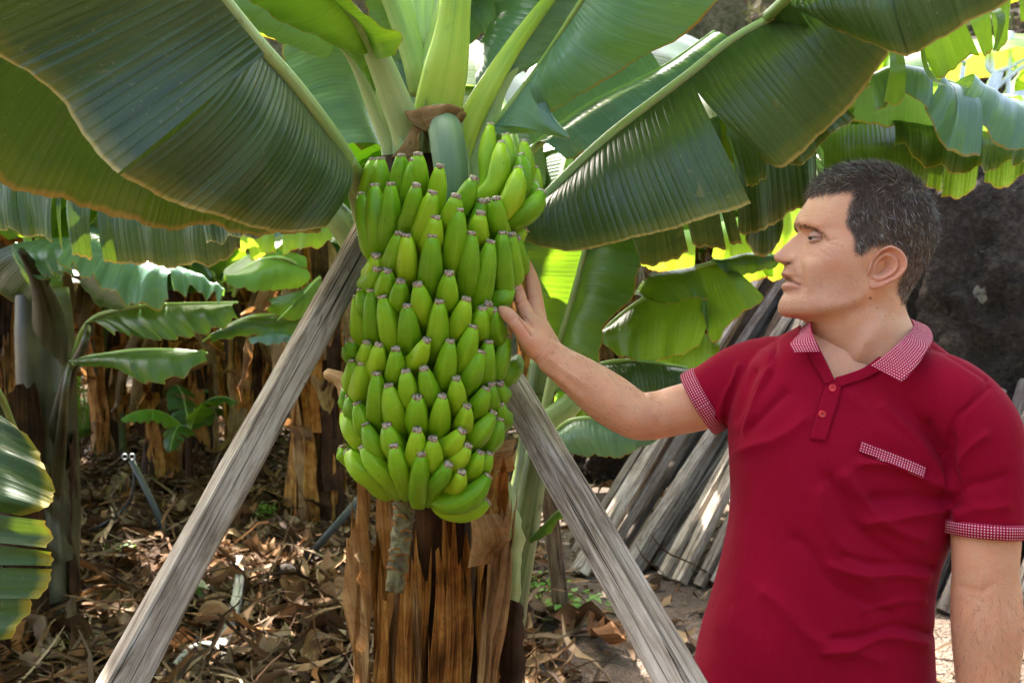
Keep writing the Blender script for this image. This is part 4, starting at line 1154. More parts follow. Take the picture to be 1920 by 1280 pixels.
# ears
ear_out = [(960, 633), (1025, 672), (1068, 745), (1064, 820), (1018, 886), (955, 930), (900, 958), (845, 970), (803, 950), (786, 905), (792, 850), (806, 790), (830, 730), (868, 680), (912, 645)]
def ear(sgn):
    n = 72; m = 26
    eo = [(925 + (a - 925) * 0.94, 800 + (b_ - 800) * 0.94) for a, b_ in ear_out]
    out = spline([(a, b_, 0) for a, b_ in eo + eo[:1]], n)[:n]
    cx, cy = 915.0, 800.0
    V = []; C = []
    def hgt(rho, x, y):
        ang = math.atan2(-(y - cy), x - cx)                      # up is positive
        rim = math.exp(-0.5 * ((rho - 0.92) / 0.055) ** 2)
        sca = math.exp(-0.5 * ((rho - 0.74) / 0.07) ** 2)
        anti = math.exp(-0.5 * ((rho - 0.56) / 0.09) ** 2)
        con = math.exp(-0.5 * (rho / 0.33) ** 2)
        lobe = 1 / (1 + math.exp(-(y - 900) / 14))
        frt = 1 / (1 + math.exp((x - 830) / 14))
        h = (3.8 * rim - 4.0 * sca + 3.4 * anti * (1 - 0.7 * frt)) * (1 - lobe) * (1 - 0.6 * frt) - 13.5 * con * (1 - lobe) + 1.8 * lobe * (1 - rho ** 2) * 1.3
        h += 5.0 * math.exp(-0.5 * (((x - 822) / 20) ** 2 + ((y - 815) / 30) ** 2))   # tragus
        h += 2.0 * math.exp(-0.5 * (((x - 865) / 22) ** 2 + ((y - 880) / 16) ** 2))
        return h
    def basew(x, y):
        return 0.0585 + 0.0255 * float(np.clip((x - 790) / 270, 0, 1)) ** 0.75 + 0.004 * (900 - y) / 300
    for i in range(m + 1):
        rho = i / m
        for k in range(n):
            x = cx + (out[k][0] - cx) * rho; y = cy + (out[k][1] - cy) * rho
            V.append((x, y, basew(x, y) + 0.001 * hgt(rho, x, y)))
            red = 0.25 + 0.5 * rho ** 3
            dk = math.exp(-0.5 * (rho / 0.2) ** 2) * 0.6  # shade of the ear hollow put into the skin colour
            c = SK * (1 - red) + np.array((0.60, 0.27, 0.19)) * red
            C.append(c * (1 - dk) + np.array((0.22, 0.09, 0.06)) * dk)
    # rolled rim and back
    for j, (sc_, dz) in enumerate(((1.015, -0.0018), (1.0, -0.0042), (0.94, -0.006), (0.70, -0.014), (0.55, -0.026))):
        for k in range(n):
            x = cx - 20 * j / 5 + (out[k][0] - cx) * sc_; y = cy + (out[k][1] - cy) * sc_
            V.append((x, y, basew(out[k][0], out[k][1]) + dz))
            C.append(np.array((0.56, 0.29, 0.20)))
    V = np.array(V)
    V[:, 0], V[:, 1] = unseen(V[:, 0], V[:, 1], 0.076)
    W3 = H(V[:, 0], V[:, 1], V[:, 2] * sgn)
    F = grid_faces(m + 5, n, 0, True)
    bodyB.put(W3, F); bodyB.C[-1] = np.array(C)
ear(1); ear(-1)

# eyelids
EYE = unseen(416.0, 583.0, 0.032); EYER = 0.0120
def eye_dir(az, el, sgn):
    # gaze towards -x (left in the picture); az positive to the camera side
    return np.array([-math.cos(el) * math.cos(az), -math.sin(el), math.cos(el) * math.sin(az) * sgn])
def eye_centre(sgn):
    return H([EYE[0]], [EYE[1]], [0.0280 * sgn])[0]
def to_world(v):
    return v[0] * np.array(CR) - v[1] * np.array(CU) - v[2] * np.array(CF)
lash_pts = {}
for sgn in (1, -1):
    c0 = eye_centre(sgn)
    for up in (1, -1):
        V = []
        na, ne = 40, 14
        edge_pts = []
        for i in range(na + 1):
            az = math.radians(-95 + 190 * i / na)
            k = max(0.0, 1 - (az / math.radians(82)) ** 2)
            e0 = math.radians((11 if up > 0 else 9) * k + (-6 if up > 0 else 6)) 
            for j in range(ne + 1):
                t = j / ne
                el = e0 + (math.radians(80) - e0) * t
                r = EYER + 0.0011 + 0.0006 * math.sin(pi * min(1, t * 3)) * (1 if up > 0 else 0.5) - 0.0008 * (t == 0)
                V.append(c0 + r * to_world(eye_dir(az, up * el, sgn) * np.array([1, 1, 1])))
            if up > 0: edge_pts.append(c0 + (EYER + 0.0012) * to_world(eye_dir(az, e0, sgn)))
        bodyB.put(V, grid_faces(na, ne)); bodyB.C[-1] = np.tile(np.array((0.44, 0.24, 0.17)), (len(V), 1))
        if up > 0: lash_pts[sgn] = edge_pts

# ---- arms (tubes merged by voxel remesh)
def remeshed(parts, voxel, smooth_it=6, fac=0.5):
    b = Builder()
    for V, F, UV in parts: b.put(V, F, UV)
    me = b.mesh('tmp')
    ob = bpy.data.objects.new('tmp', me); COL.objects.link(ob)
    md = ob.modifiers.new('r', 'REMESH'); md.mode = 'VOXEL'; md.voxel_size = voxel
    if smooth_it:
        sm = ob.modifiers.new('s', 'SMOOTH'); sm.iterations = smooth_it; sm.factor = fac
    dg = bpy.context.evaluated_depsgraph_get()
    ev = ob.evaluated_get(dg)
    m2 = ev.to_mesh()
    V = np.empty(len(m2.vertices) * 3, np.float32); m2.vertices.foreach_get('co', V)
    N = np.empty(len(m2.vertices) * 3, np.float32); m2.vertices.foreach_get('normal', N)
    F = [tuple(p.vertices) for p in m2.polygons]
    ev.to_mesh_clear()
    bpy.data.objects.remove(ob); bpy.data.meshes.remove(me)
    return V.reshape(-1, 3).astype(float), F, N.reshape(-1, 3).astype(float)

def ptube(pts, n=24, seg=20, flat=1.0, up=(0, -1, 0.1)):
    """pts: (px, py, d, radius in photograph pixels)"""
    w = [tuple(P(*p[:3])) + (p[3] * p[2] / FPX,) for p in pts]
    s = spline(w, n)
    # rounded ends
    p3 = [Vector(q[:3]) for q in s]; r = [max(0.002, q[3]) for q in s]
    d0 = (p3[0] - p3[1]).normalized(); d1 = (p3[-1] - p3[-2]).normalized()
    P_ = [p3[0] + d0 * r[0] * 0.8, p3[0] + d0 * r[0] * 0.45] + p3 + [p3[-1] + d1 * r[-1] * 0.5, p3[-1] + d1 * r[-1] * 0.85]
    R_ = [r[0] * 0.35, r[0] * 0.8] + r + [r[-1] * 0.8, r[-1] * 0.4]
    return tube_data(P_, R_, seg, flat=flat, up=up)

arm_r = [ptube([(1480, 700, 1.56, 40), (1400, 718, 1.585, 45), (1330, 752, 1.60, 49), (1265, 770, 1.61, 46), (1215, 780, 1.615, 45), (1185, 775, 1.62, 46), (1140, 746, 1.63, 48), (1095, 713, 1.64, 42), (1050, 681, 1.65, 33), (1022, 658, 1.66, 29), (1005, 640, 1.665, 27)], 60, 28),
         ptube([(1212, 792, 1.63, 27), (1188, 796, 1.635, 24), (1165, 782, 1.64, 26)]),
         ptube([(1022, 657, 1.665, 28), (1004, 626, 1.675, 27), (991, 597, 1.69, 16)]),
         ptube([(1026, 652, 1.68, 27), (1012, 618, 1.70, 22), (1004, 588, 1.715, 15)]),
         ptube([(1028, 652, 1.695, 24), (1016, 620, 1.725, 19), (1009, 594, 1.74, 14)]),
         ptube([(1012, 655, 1.66, 25), (992, 634, 1.652, 21), (974, 612, 1.645, 15)]),
         ptube([(988, 630, 1.648, 17), (969, 607, 1.642, 14.5), (961, 598, 1.641, 13.2), (952, 589, 1.641, 13.2), (943, 582, 1.643, 10.5), (939, 579, 1.645, 7)], 24, 18),
         ptube([(992, 600, 1.69, 16), (979, 570, 1.694, 13.5), (974, 556, 1.70, 13.2), (969, 538, 1.708, 11.5), (968, 522, 1.718, 9), (969, 516, 1.722, 6)], 24, 18),
         ptube([(1004, 590, 1.715, 15), (1000, 562, 1.725, 13.5), (999, 548, 1.73, 13.3), (995, 525, 1.737, 12), (989, 503, 1.745, 11), (985, 487, 1.75, 8)], 24, 18),
         ptube([(1010, 592, 1.74, 14), (1006, 562, 1.752, 13), (1001, 530, 1.763, 11.5), (993, 506, 1.77, 9.5), (990, 494, 1.773, 7)], 24, 18),
         ptube([(1014, 598, 1.757, 12), (1010, 574, 1.772, 11), (1006, 552, 1.783, 10), (1001, 536, 1.79, 8)], 24, 18)]
Va, Fa, Na = remeshed(arm_r, 0.0019, 5, 0.5)
arm_l = [ptube([(1810, 800, 1.43, 46), (1838, 860, 1.42, 54), (1848, 940, 1.41, 60), (1848, 1010, 1.405, 61), (1847, 1070, 1.40, 58), (1849, 1120, 1.40, 62), (1851, 1180, 1.395, 63), (1850, 1260, 1.39, 56), (1848, 1360, 1.38, 42), (1846, 1430, 1.375, 35), (1845, 1470, 1.37, 34)], 60, 28),
         ptube([(1845, 1450, 1.37, 36), (1843, 1510, 1.365, 40), (1842, 1560, 1.36, 30)], flat=0.6),
         ptube([(1822, 1490, 1.36, 18), (1806, 1535, 1.35, 15), (1803, 1575, 1.345, 11)]),
         ptube([(1822, 1550, 1.36, 15), (1820, 1605, 1.355, 13), (1824, 1650, 1.35, 9)]),
         ptube([(1838, 1555, 1.36, 15), (1838, 1615, 1.355, 13), (1840, 1665, 1.35, 9)]),
         ptube([(1854, 1552, 1.362, 14), (1856, 1610, 1.358, 12), (1855, 1655, 1.353, 9)]),
         ptube([(1868, 1545, 1.365, 12), (1872, 1595, 1.36, 10), (1870, 1630, 1.357, 8)])]
Vl, Fl, Nl = remeshed(arm_l, 0.0028, 5, 0.5)

def project(V):
    d = V - np.array(CAMP)
    z = d @ np.array(CF)
    return 960 + FPX * (d @ np.array(CR)) / z, 640 - FPX * (d @ np.array(CU)) / z, z

def limb_colour(V, N):
    px, py, d = project(V)
    c = np.tile(SK * np.array((1.0, 0.97, 0.95)), (len(V), 1))
    n1 = fbm(V[::1], 14.0, 1.0, 2)
    c *= (1 + 0.10 * n1)[:, None]
    return c, px, py
ca, pxa, pya = limb_colour(Va, Na)
# creases: elbow, wrist, finger joints, palm
fr_a = (Na @ np.array(CF)) < 0.2
def crease(V, N, px, py, poly, wd, amp):
    m = np.exp(-0.5 * (dist_poly(px, py, poly) / wd) ** 2) * fr_a
    V -= N * (1.5 * amp * m)[:, None]
for poly, wd, amp in (([(1232, 735), (1222, 770), (1228, 800)], 5, 0.0014), ([(1244, 740), (1240, 780)], 6, 0.001), ([(1000, 688), (1022, 672), (1042, 650)], 3, 0.0012), ([(992, 684), (1012, 668), (1030, 646)], 3, 0.0009),
                      ([(975, 597), (985, 612), (996, 628)], 2.6, 0.0022), ([(982, 594), (994, 606), (1000, 618)], 2.0, 0.0013), ([(958, 604), (966, 596)], 1.8, 0.0012), ([(966, 572), (982, 566)], 1.8, 0.0010), ([(962, 547), (976, 545)], 1.8, 0.0008), ([(988, 560), (1004, 556)], 1.8, 0.0010), ([(984, 524), (1002, 522)], 1.8, 0.0008),
                      ([(1090, 745), (1050, 712), (1015, 690)], 4, -0.0012), ([(1100, 725), (1060, 695), (1030, 672)], 4, -0.0008)):
    crease(Va, Na, pxa, pya, poly, wd, amp)
hand = np.clip((1030 - pxa) / 60, 0, 1)
ca = ca * (1 - 0.35 * hand[:, None]) + np.array((0.60, 0.30, 0.225)) * 0.35 * hand[:, None]
ca[np.exp(-0.5 * (dist_poly(pxa, pya, [(975, 597), (985, 612), (996, 628)]) / 2.2) ** 2) * fr_a > 0.5] *= np.array((0.82, 0.70, 0.66))
bodyB.put(Va, Fa); bodyB.C[-1] = ca
cl_, pxl, pyl = limb_colour(Vl, Nl)
fr_l = (Nl @ np.array(CF)) < 0.2
for poly, wd, amp in (([(1800, 1098), (1840, 1110), (1862, 1096)], 5, 0.0015), ([(1812, 1112), (1838, 1125)], 4, 0.001), ([(1842, 1075), (1836, 1110), (1826, 1150), (1835, 1200)], 4, -0.0013), ([(1868, 1090), (1872, 1160), (1860, 1230)], 4, -0.001)):
    m = np.exp(-0.5 * (dist_poly(pxl, pyl, poly) / wd) ** 2) * fr_l
    Vl -= Nl * (amp * m)[:, None]
bodyB.put(Vl, Fl); bodyB.C[-1] = cl_

# ---- torso: one shape for the body and, a little larger, for the shirt
TR = [(600, 1520, 1700, 1.525, .050), (625, 1478, 1728, 1.525, .062), (655, 1425, 1765, 1.525, .080), (700, 1392, 1808, 1.525, .098), (750, 1376, 1828, 1.522, .110), (800, 1370, 1826, 1.52, .120), (870, 1373, 1808, 1.52, .126), (950, 1374, 1786, 1.52, .126), (1020, 1365, 1756, 1.52, .126), (1100, 1346, 1738, 1.52, .126), (1180, 1322, 1734, 1.52, .128), (1280, 1302, 1740, 1.52, .130), (1400, 1296, 1748, 1.52, .130), (1450, 1298, 1748, 1.52, .128)]
def torso_loft(grow=0.0, ymax=1450):
    rows = [r for r in TR if r[0] <= ymax]
    ys = np.linspace(rows[0][0], rows[-1][0], 46)
    t = np.array(TR, float)
    n = 56
    V = []
    for y in ys:
        xl, xr_, dc, hd = (smooth_interp(y, t[:, 0], t[:, k]) for k in range(1, 5))
        c = P((xl + xr_) / 2, y, dc)
        hw = (xr_ - xl) / 2 * dc / FPX + grow; hd = hd + grow
        for k in range(n):
            f = 2 * pi * k / n
            cx, sx = math.cos(f), math.sin(f)
            e = 2 / 2.5
            x = hw * math.copysign(abs(cx) ** e, cx); yv = hd * math.copysign(abs(sx) ** e, sx)
            V.append(c + Vector((x, yv + 0.10 * x * 0, 0)))
    F = grid_faces(len(ys) - 1, n, 0, True)
    F.append(tuple(range(n))); F.append(tuple(range((len(ys) - 1) * n, len(ys) * n)))
    return np.array([tuple(v) for v in V]), F, np.zeros((len(V), 2))
sl_r = [(1560, 712, 1.53, 58), (1470, 702, 1.555, 73), (1400, 712, 1.58, 70), (1345, 738, 1.597, 64), (1312, 756, 1.605, 60)]
sl_l = [(1650, 735, 1.49, 66), (1752, 742, 1.45, 84), (1822, 800, 1.425, 83), (1844, 880, 1.415, 77), (1848, 960, 1.41, 71), (1848, 998, 1.408, 68)]
def flat_tube(pts, n=30, seg=28):
    w = spline([tuple(P(*p[:3])) + (p[3] * p[2] / FPX,) for p in pts], n)
    return tube_data(w[:, :3], w[:, 3], seg, up=(0, -1, 0.1))
Vt, Ft, Nt = remeshed([torso_loft(-0.013, 1450), ptube([(1560, 720, 1.53, 40), (1450, 715, 1.56, 44), (1400, 720, 1.58, 40)]), ptube([(1660, 750, 1.48, 44), (1780, 775, 1.44, 48), (1815, 810, 1.43, 44)])], 0.007, 8)
bodyB.put(Vt, Ft); bodyB.C[-1] = np.tile(SK * 1.04, (len(Vt), 1))

def skin_mat():
    g = Nodes('skin')
    at = g.n('ShaderNodeAttribute', attribute_name='Col')
    ob = g.obj()
    n1 = g.noise(ob, 45.0, 4, 0.6); n2 = g.noise(ob, 420.0, 2, 0.5); n3 = g.noise(ob, 900.0, 1, 0.5)
    c = g.mix(g.math('MULTIPLY', g.ramp(n1, [(0.4, 0.0), (0.7, 1.0)]), 0.30), at.outputs['Color'], g.mix(1.0, at.outputs['Color'], (1.0, 0.78, 0.72), 'MULTIPLY'))
    c = g.mix(g.math('MULTIPLY', g.ramp(n2, [(0.52, 0.0), (0.75, 1.0)]), 0.35), c, g.mix(1.0, c, (0.78, 0.70, 0.66), 'MULTIPLY'))
    blo = g.noise(ob, 22.0, 4, 0.65, 0.5)
    c = g.mix(g.math('MULTIPLY', g.ramp(blo, [(0.42, 0.0), (0.68, 1.0)]), 0.45), c, g.mix(1.0, c, (1.0, 0.72, 0.66), 'MULTIPLY'))
    c = g.mix(g.math('MULTIPLY', g.ramp(blo, [(0.28, 1.0), (0.44, 0.0)]), 0.35), c, g.mix(1.0, c, (0.80, 0.80, 0.76), 'MULTIPLY'))
    frk = g.noise(ob, 130.0, 2, 0.5)
    c = g.mix(g.math('MULTIPLY', g.ramp(frk, [(0.70, 0.0), (0.76, 1.0)]), 0.35), c, (0.24, 0.11, 0.07))
    st = g.n('ShaderNodeAttribute', attribute_name='stubble').outputs['Fac']
    dots = g.ramp(g.noise(ob, 620.0, 2, 0.6), [(0.50, 0.0), (0.62, 1.0)])
    c = g.mix(g.math('MULTIPLY', g.math('MULTIPLY', dots, st), 0.32), c, (0.14, 0.09, 0.07))
    h = g.math('ADD', g.math('MULTIPLY', n2, 0.8), g.math('ADD', g.math('MULTIPLY', n3, 0.5), g.math('MULTIPLY', n1, 0.8)))
    g.set(c, g.math('ADD', g.math('MULTIPLY', n1, 0.2), 0.36), 0.34, g.bump(h, 0.55, 0.0020))
    g.b.inputs['Subsurface Weight'].default_value = 0.12
    g.b.inputs['Subsurface Radius'].default_value = (0.008, 0.0035, 0.0015)
    g.b.inputs['Subsurface Scale'].default_value = 1.0
    return g.m
M['skin'] = skin_mat()
body = add('body', bodyB.mesh('body'), M['skin'], person)
sa = body.data.attributes.new('stubble', 'FLOAT', 'POINT')
sv = np.zeros(len(body.data.vertices), np.float32); sv[:len(stub)] = np.maximum(stub, 0.8 * np.clip(4 * soft_mask * (1 - soft_mask), 0, 1))
sa.data.foreach_set('value', sv)

# eyes
def eye_mat():
    g = Nodes('eye')
    at = g.n('ShaderNodeAttribute', attribute_name='Col')
    return g.set(at.outputs['Color'], 0.05, 0.7)
M['eye'] = eye_mat()
for sgn in (1, -1):
    c0 = eye_centre(sgn)
    V = []; C = []
    n, m = 40, 30
    for i in range(m + 1):
        a = pi * i / m
        for k in range(n):
            f = 2 * pi * k / n
            v = np.array([-math.cos(a), math.sin(a) * math.sin(f), math.sin(a) * math.cos(f)])
            r = EYER * (1 + 0.05 * math.exp(-0.5 * (a / 0.35) ** 2))
            V.append(c0 + r * to_world(v))
            C.append((0.012, 0.01, 0.01) if a < 0.20 else ((0.07, 0.04, 0.022) if a < 0.58 else ((0.03, 0.02, 0.015) if a < 0.66 else (0.50, 0.44, 0.40))))
    add('eye', make_mesh('eye', V, grid_faces(m, n, 0, True), True, None, C), M['eye'], person)

# ---- hair as thin tapering blades
def hair_mat(name, dark, mid, grey):
    g = Nodes(name)
    at = g.n('ShaderNodeAttribute', attribute_name='Col')
    return g.set(at.outputs['Color'], 0.42, 0.45)
M['hair'] = hair_mat('hair', 0, 0, 0)
def strands(name, roots, normals, comb, length, lift, width, cols, curl=0.3, parent=person):
    n = len(roots)
    seg = 4
    V = np.empty((n, (seg + 1) * 2, 3))
    pos = roots.copy()
    d = normals * lift[:, None] + comb * (1 - lift)[:, None]
    d /= np.linalg.norm(d, axis=1)[:, None] + 1e-9
    rnd = rng.normal(0, 1, (n, 3))
    sidev = np.cross(d, rnd); sidev /= np.linalg.norm(sidev, axis=1)[:, None] + 1e-9
    step = length / seg
    for k in range(seg + 1):
        wd = width * (1 - 0.85 * (k / seg) ** 1.5)
        V[:, 2 * k] = pos - sidev * wd[:, None] * 0.5
        V[:, 2 * k + 1] = pos + sidev * wd[:, None] * 0.5
        d = d + comb * 0.28 + rnd * curl * 0.22 - normals * 0.10
        d /= np.linalg.norm(d, axis=1)[:, None] + 1e-9
        pos = pos + d * step[:, None]
    base = np.arange(n)[:, None] * (seg + 1) * 2
    q = []
    for k in range(seg):
        q.append(np.stack([base[:, 0] + 2 * k, base[:, 0] + 2 * k + 1, base[:, 0] + 2 * k + 3, base[:, 0] + 2 * k + 2], 1))
    F = np.concatenate(q).tolist()
    C = np.repeat(cols, (seg + 1) * 2, axis=0)
    return add(name, make_mesh(name, V.reshape(-1, 3), F, True, None, C), M['hair'], parent)

nflat = nn.reshape(-1, 3)
areaw = np.linalg.norm(np.cross(du, dv), axis=2).ravel()
idx = np.where(loose_mask)[0]
pr = areaw[idx] / areaw[idx].sum()
NH = 34000
pick = rng.choice(idx, NH, p=pr)
roots = HeadV[pick] + rng.normal(0, 0.0007, (NH, 3)) - nflat[pick] * 0.0008
rx, ry = xr[pick], yr[pick]
# combing: forward and up on top, down and back at the sides
topk = np.clip((330 - ry) / 160, 0, 1)
fw = np.stack([-np.ones(NH), np.zeros(NH), np.zeros(NH)], 1)
comb_top = -1.0 * np.array(CR)[None] * 0.8 + np.array(CU)[None] * 0.15 + rng.normal(0, 0.35, (NH, 3))
comb_side = np.array(CR)[None] * 0.25 - np.array(CU)[None] * 0.95 + rng.normal(0, 0.30, (NH, 3))
comb = comb_top * topk[:, None] + comb_side * (1 - topk)[:, None]
comb -= nflat[pick] * (comb * nflat[pick]).sum(1)[:, None]
comb /= np.linalg.norm(comb, axis=1)[:, None] + 1e-9
edge_d = dist_poly(rx, ry, hair_poly[:21])
sidefade = np.clip((ry - 420) / 450, 0, 1)
length = (0.017 * topk + 0.0125 * (1 - topk)) * (1 - 0.45 * sidefade) * rng.uniform(0.7, 1.25, NH) * np.clip(0.45 + edge_d / 60, 0.45, 1)
lift = np.clip(0.46 * topk + 0.36 * (1 - topk) - 0.06 * sidefade + rng.normal(0, 0.07, NH), 0.12, 0.75)
grey = rng.random(NH) < (0.13 + 0.20 * sidefade + 0.12 * (rx < 520))
hc = np.where(grey[:, None], np.array((0.40, 0.34, 0.30)) * rng.uniform(0.5, 1.15, NH)[:, None], np.array((0.052, 0.035, 0.025)) * rng.uniform(0.5, 2.2, NH)[:, None])
strands('hair', roots, nflat[pick], comb, length, lift, rng.uniform(0.00045, 0.0008, NH), hc, 0.8)
# eyebrows and stubble of the temple edge
brow = [(262, 487), (335, 489), (400, 517), (452, 556), (484, 592)]
cand = np.where((dist_poly(xr, yr, brow) < 12) & (xr > 255))[0]
pk = rng.choice(cand, 900)
cb = np.array(CR)[None] * 0.8 - np.array(CU)[None] * 0.45 + rng.normal(0, 0.25, (900, 3))
strands('eyebrow', HeadV[pk] + rng.normal(0, 0.0005, (900, 3)), nflat[pk], cb / np.linalg.norm(cb, axis=1)[:, None], rng.uniform(0.005, 0.009, 900), np.full(900, 0.22), np.full(900, 0.0006), np.array((0.11, 0.072, 0.05)) * rng.uniform(0.5, 1.8, (900, 1)), 0.4)
for sgn in (1, -1):
    tube('eyelash', lash_pts[sgn][6:-6], 0.0006, M['hair_dark'] if 'hair_dark' in M else plain('lash', (0.02, 0.014, 0.012), 0.6), person, 6)
# fine hair on the forearms
for (Vx, Nx, selx) in ((Va, Na, (pxa > 1030) & (pxa < 1240)), (Vl, Nl, (pyl > 1110) & (pyl < 1330))):
    cand = np.where(selx)[0]
    pk = rng.choice(cand, 1500)
    ax = np.array(P(1020, 655, 1.66) - P(1200, 780, 1.62)) if Vx is Va else np.array((0.05, 0, -1.0))
    ax = ax / np.linalg.norm(ax)
    cb = ax[None] + rng.normal(0, 0.35, (1500, 3))
    strands('arm_hair', Vx[pk], Nx[pk], cb / np.linalg.norm(cb, axis=1)[:, None], rng.uniform(0.006, 0.014, 1500), np.full(1500, 0.30), np.full(1500, 0.00028), np.tile((0.10, 0.06, 0.035), (1500, 1)), 0.4)

# ---- shirt
Vs, Fs, Ns = remeshed([torso_loft(0.0, 1450), flat_tube(sl_r), flat_tube(sl_l)], 0.0030, 14, 0.5)
pxs, pys, ds = project(Vs)
frontf = np.clip(-(Ns @ np.array(CF)) * 2.0 + 0.3, 0, 1)
disp = np.zeros(len(Vs))
FOLDS = [  # polyline, width px, height mm
    ([(1792, 925), (1700, 880), (1610, 870)], 11, 5.0), ([(1790, 940), (1720, 925), (1640, 940)], 12, -4.5), ([(1785, 960), (1700, 960), (1620, 985)], 12, 4.0),
    ([(1775, 905), (1735, 860), (1700, 800), (1660, 760)], 13, 4.0), ([(1790, 880), (1760, 830), (1735, 790)], 10, -3.5),
    ([(1560, 900), (1600, 980), (1680, 1040)], 14, -4.0), ([(1590, 895), (1640, 970), (1730, 1010)], 13, 4.0), ([(1535, 930), (1560, 1010), (1640, 1090)], 16, 3.5),
    ([(1745, 1060), (1680, 1062), (1580, 1040)], 9, -3.5), ([(1740, 1078), (1660, 1080), (1560, 1060)], 10, 3.5), ([(1738, 1185), (1660, 1175), (1560, 1200)], 9, -3.5), ([(1738, 1202), (1650, 1195), (1550, 1225)], 10, 3.5),
    ([(1490, 1010), (1560, 1090), (1660, 1150)], 16, -3.0), ([(1430, 1110), (1520, 1190), (1640, 1240)], 18, 3.0), ([(1735, 1130), (1690, 1125), (1620, 1140)], 8, 2.5),
    ([(1375, 815), (1420, 790), (1470, 740)], 12, -3.5), ([(1378, 850), (1440, 830), (1510, 780)], 14, 3.0), ([(1372, 790), (1400, 745), (1412, 700)], 9, -5.0), ([(1388, 812), (1425, 740), (1440, 690)], 9, 4.0), ([(1350, 775), (1372, 720), (1380, 690)], 8, 3.5),
    ([(1455, 640), (1445, 700), (1420, 770)], 8, -2.2), ([(1600, 740), (1640, 800), (1700, 840)], 16, 2.5), 
    ([(1790, 880), (1815, 850), (1850, 820)], 10, 3.0), ([(1795, 930), (1830, 905), (1880, 890)], 12, -2.5), ([(1775, 965), (1795, 900), (1780, 820)], 8, -4.5), ([(1850, 720), (1800, 780), (1770, 850), (1775, 930)], 6, -2.0),
    ([(1790, 975), (1830, 950), (1890, 945)], 12, 2.2),
]
for poly, wd, a in FOLDS:
    q = dist_poly(pxs + 5 * np.sin(pys * 0.05 + wd), pys + 5 * np.sin(pxs * 0.04 + wd), poly) / (wd * 0.85)
    disp += a * np.exp(-np.abs(q) ** 1.35)
for poly in ([(1851, 712), (1806, 775), (1776, 850), (1778, 935)], [(1462, 622), (1440, 690), (1404, 760), (1384, 806)], [(1748, 650), (1800, 680), (1850, 712)]):
    disp -= 0.9 * np.exp(-0.5 * (dist_poly(pxs, pys, poly) / 2.4) ** 2)

disp *= 0.0021 * frontf
disp = np.maximum(disp, -0.0065)
nz = fbm(Vs, 9.0, 5.0, 3)
disp += 0.0016 * nz
Vs = Vs + Ns * disp[:, None]
# openings: collar and V-neck, sleeve ends, hem
vneck = [(1490, 560), (1500, 615), (1522, 640), (1540, 672), (1561, 712), (1572, 711), (1600, 700), (1638, 684), (1680, 650), (1708, 615), (1720, 560)]
fc = np.array([Vs[list(f)].mean(0) for f in Fs]); fn = np.array([Ns[list(f)].mean(0) for f in Fs])
pf, qf, df = project(fc)
kill = in_poly(pf, qf, vneck) & ((fn @ np.array(CF) < 0.15) | (fn[:, 2] > 0.35))
neck_c = np.array(P(1612, 640, 1.525))
kill |= (np.hypot(fc[:, 0] - neck_c[0], (fc[:, 1] - neck_c[1])) < 0.052) & (fc[:, 2] > P(1600, 650, 1.5).z)
def end_cap(pts):
    a, b_ = np.array(P(*pts[-2][:3])), np.array(P(*pts[-1][:3]))
    ax = (b_ - a) / np.linalg.norm(b_ - a)
    return (((fc - b_) @ ax) > -0.004) & (np.linalg.norm(fc - b_, axis=1) < 0.075) & ((fn @ ax) > 0.55), ax, b_
k1, ax_r, c_r = end_cap(sl_r); k2, ax_l, c_l = end_cap(sl_l)
kill |= k1 | k2
keep = [f for f, k in zip(Fs, kill) if not k]
used = np.unique(np.concatenate([np.array(f) for f in keep]))
remap = -np.ones(len(Vs), int); remap[used] = np.arange(len(used))
Fk = [tuple(remap[i] for i in f) for f in keep]

def cloth_mat(name, color, dots=None, spacing=0.0037):
    g = Nodes(name)
    ob = g.obj()
    wv = g.noise(ob, 900.0, 1, 0.5); soft = g.noise(ob, 6.0, 3, 0.6); lint = g.noise(ob, 330.0, 2, 0.5)
    c = g.mix(g.ramp(soft, [(0.3, 0.0), (0.7, 1.0)]), [x * 0.88 for x in color], color)
    c = g.mix(g.math('MULTIPLY', g.ramp(lint, [(0.5, 0.0), (0.8, 1.0)]), 0.25), c, [min(1, x * 1.35 + 0.01) for x in color])
    if dots is not None:
        uv = g.uv()
        sp = g.n('ShaderNodeSeparateXYZ'); g.l(g.mapping(uv, (1 / spacing, 1 / spacing, 1)), sp.inputs[0])
        fx = g.math('SUBTRACT', g.math('FRACT', sp.outputs[0]), 0.5); fy = g.math('SUBTRACT', g.math('FRACT', sp.outputs[1]), 0.5)
        r = g.math('SQRT', g.math('ADD', g.math('MULTIPLY', fx, fx), g.math('MULTIPLY', fy, fy)))
        c = g.mix(g.ramp(r, [(0.14, 1.0), (0.26, 0.0)]), c, dots)
    g.set(c, 0.85, 0.1, g.bump(g.math('ADD', wv, g.math('MULTIPLY', lint, 0.6)), 0.25, 0.0012))
    g.b.inputs['Sheen Weight'].default_value = 0.08
    g.b.inputs['Sheen Roughness'].default_value = 0.4
    g.b.inputs['Sheen Tint'].default_value = (1.0, 0.45, 0.5, 1)
    return g.m
RED = (0.25, 0.0008, 0.018)
M['shirt'] = cloth_mat('crimson_cotton', RED)
M['shirt_dots'] = cloth_mat('dotted_trim', (0.33, 0.006, 0.045), (0.82, 0.66, 0.70))
shirt = add('polo_shirt', make_mesh('polo_shirt', Vs[used], Fk), M['shirt'], person)
sol = shirt.modifiers.new('thickness', 'SOLIDIFY'); sol.thickness = 0.0016; sol.offset = -1

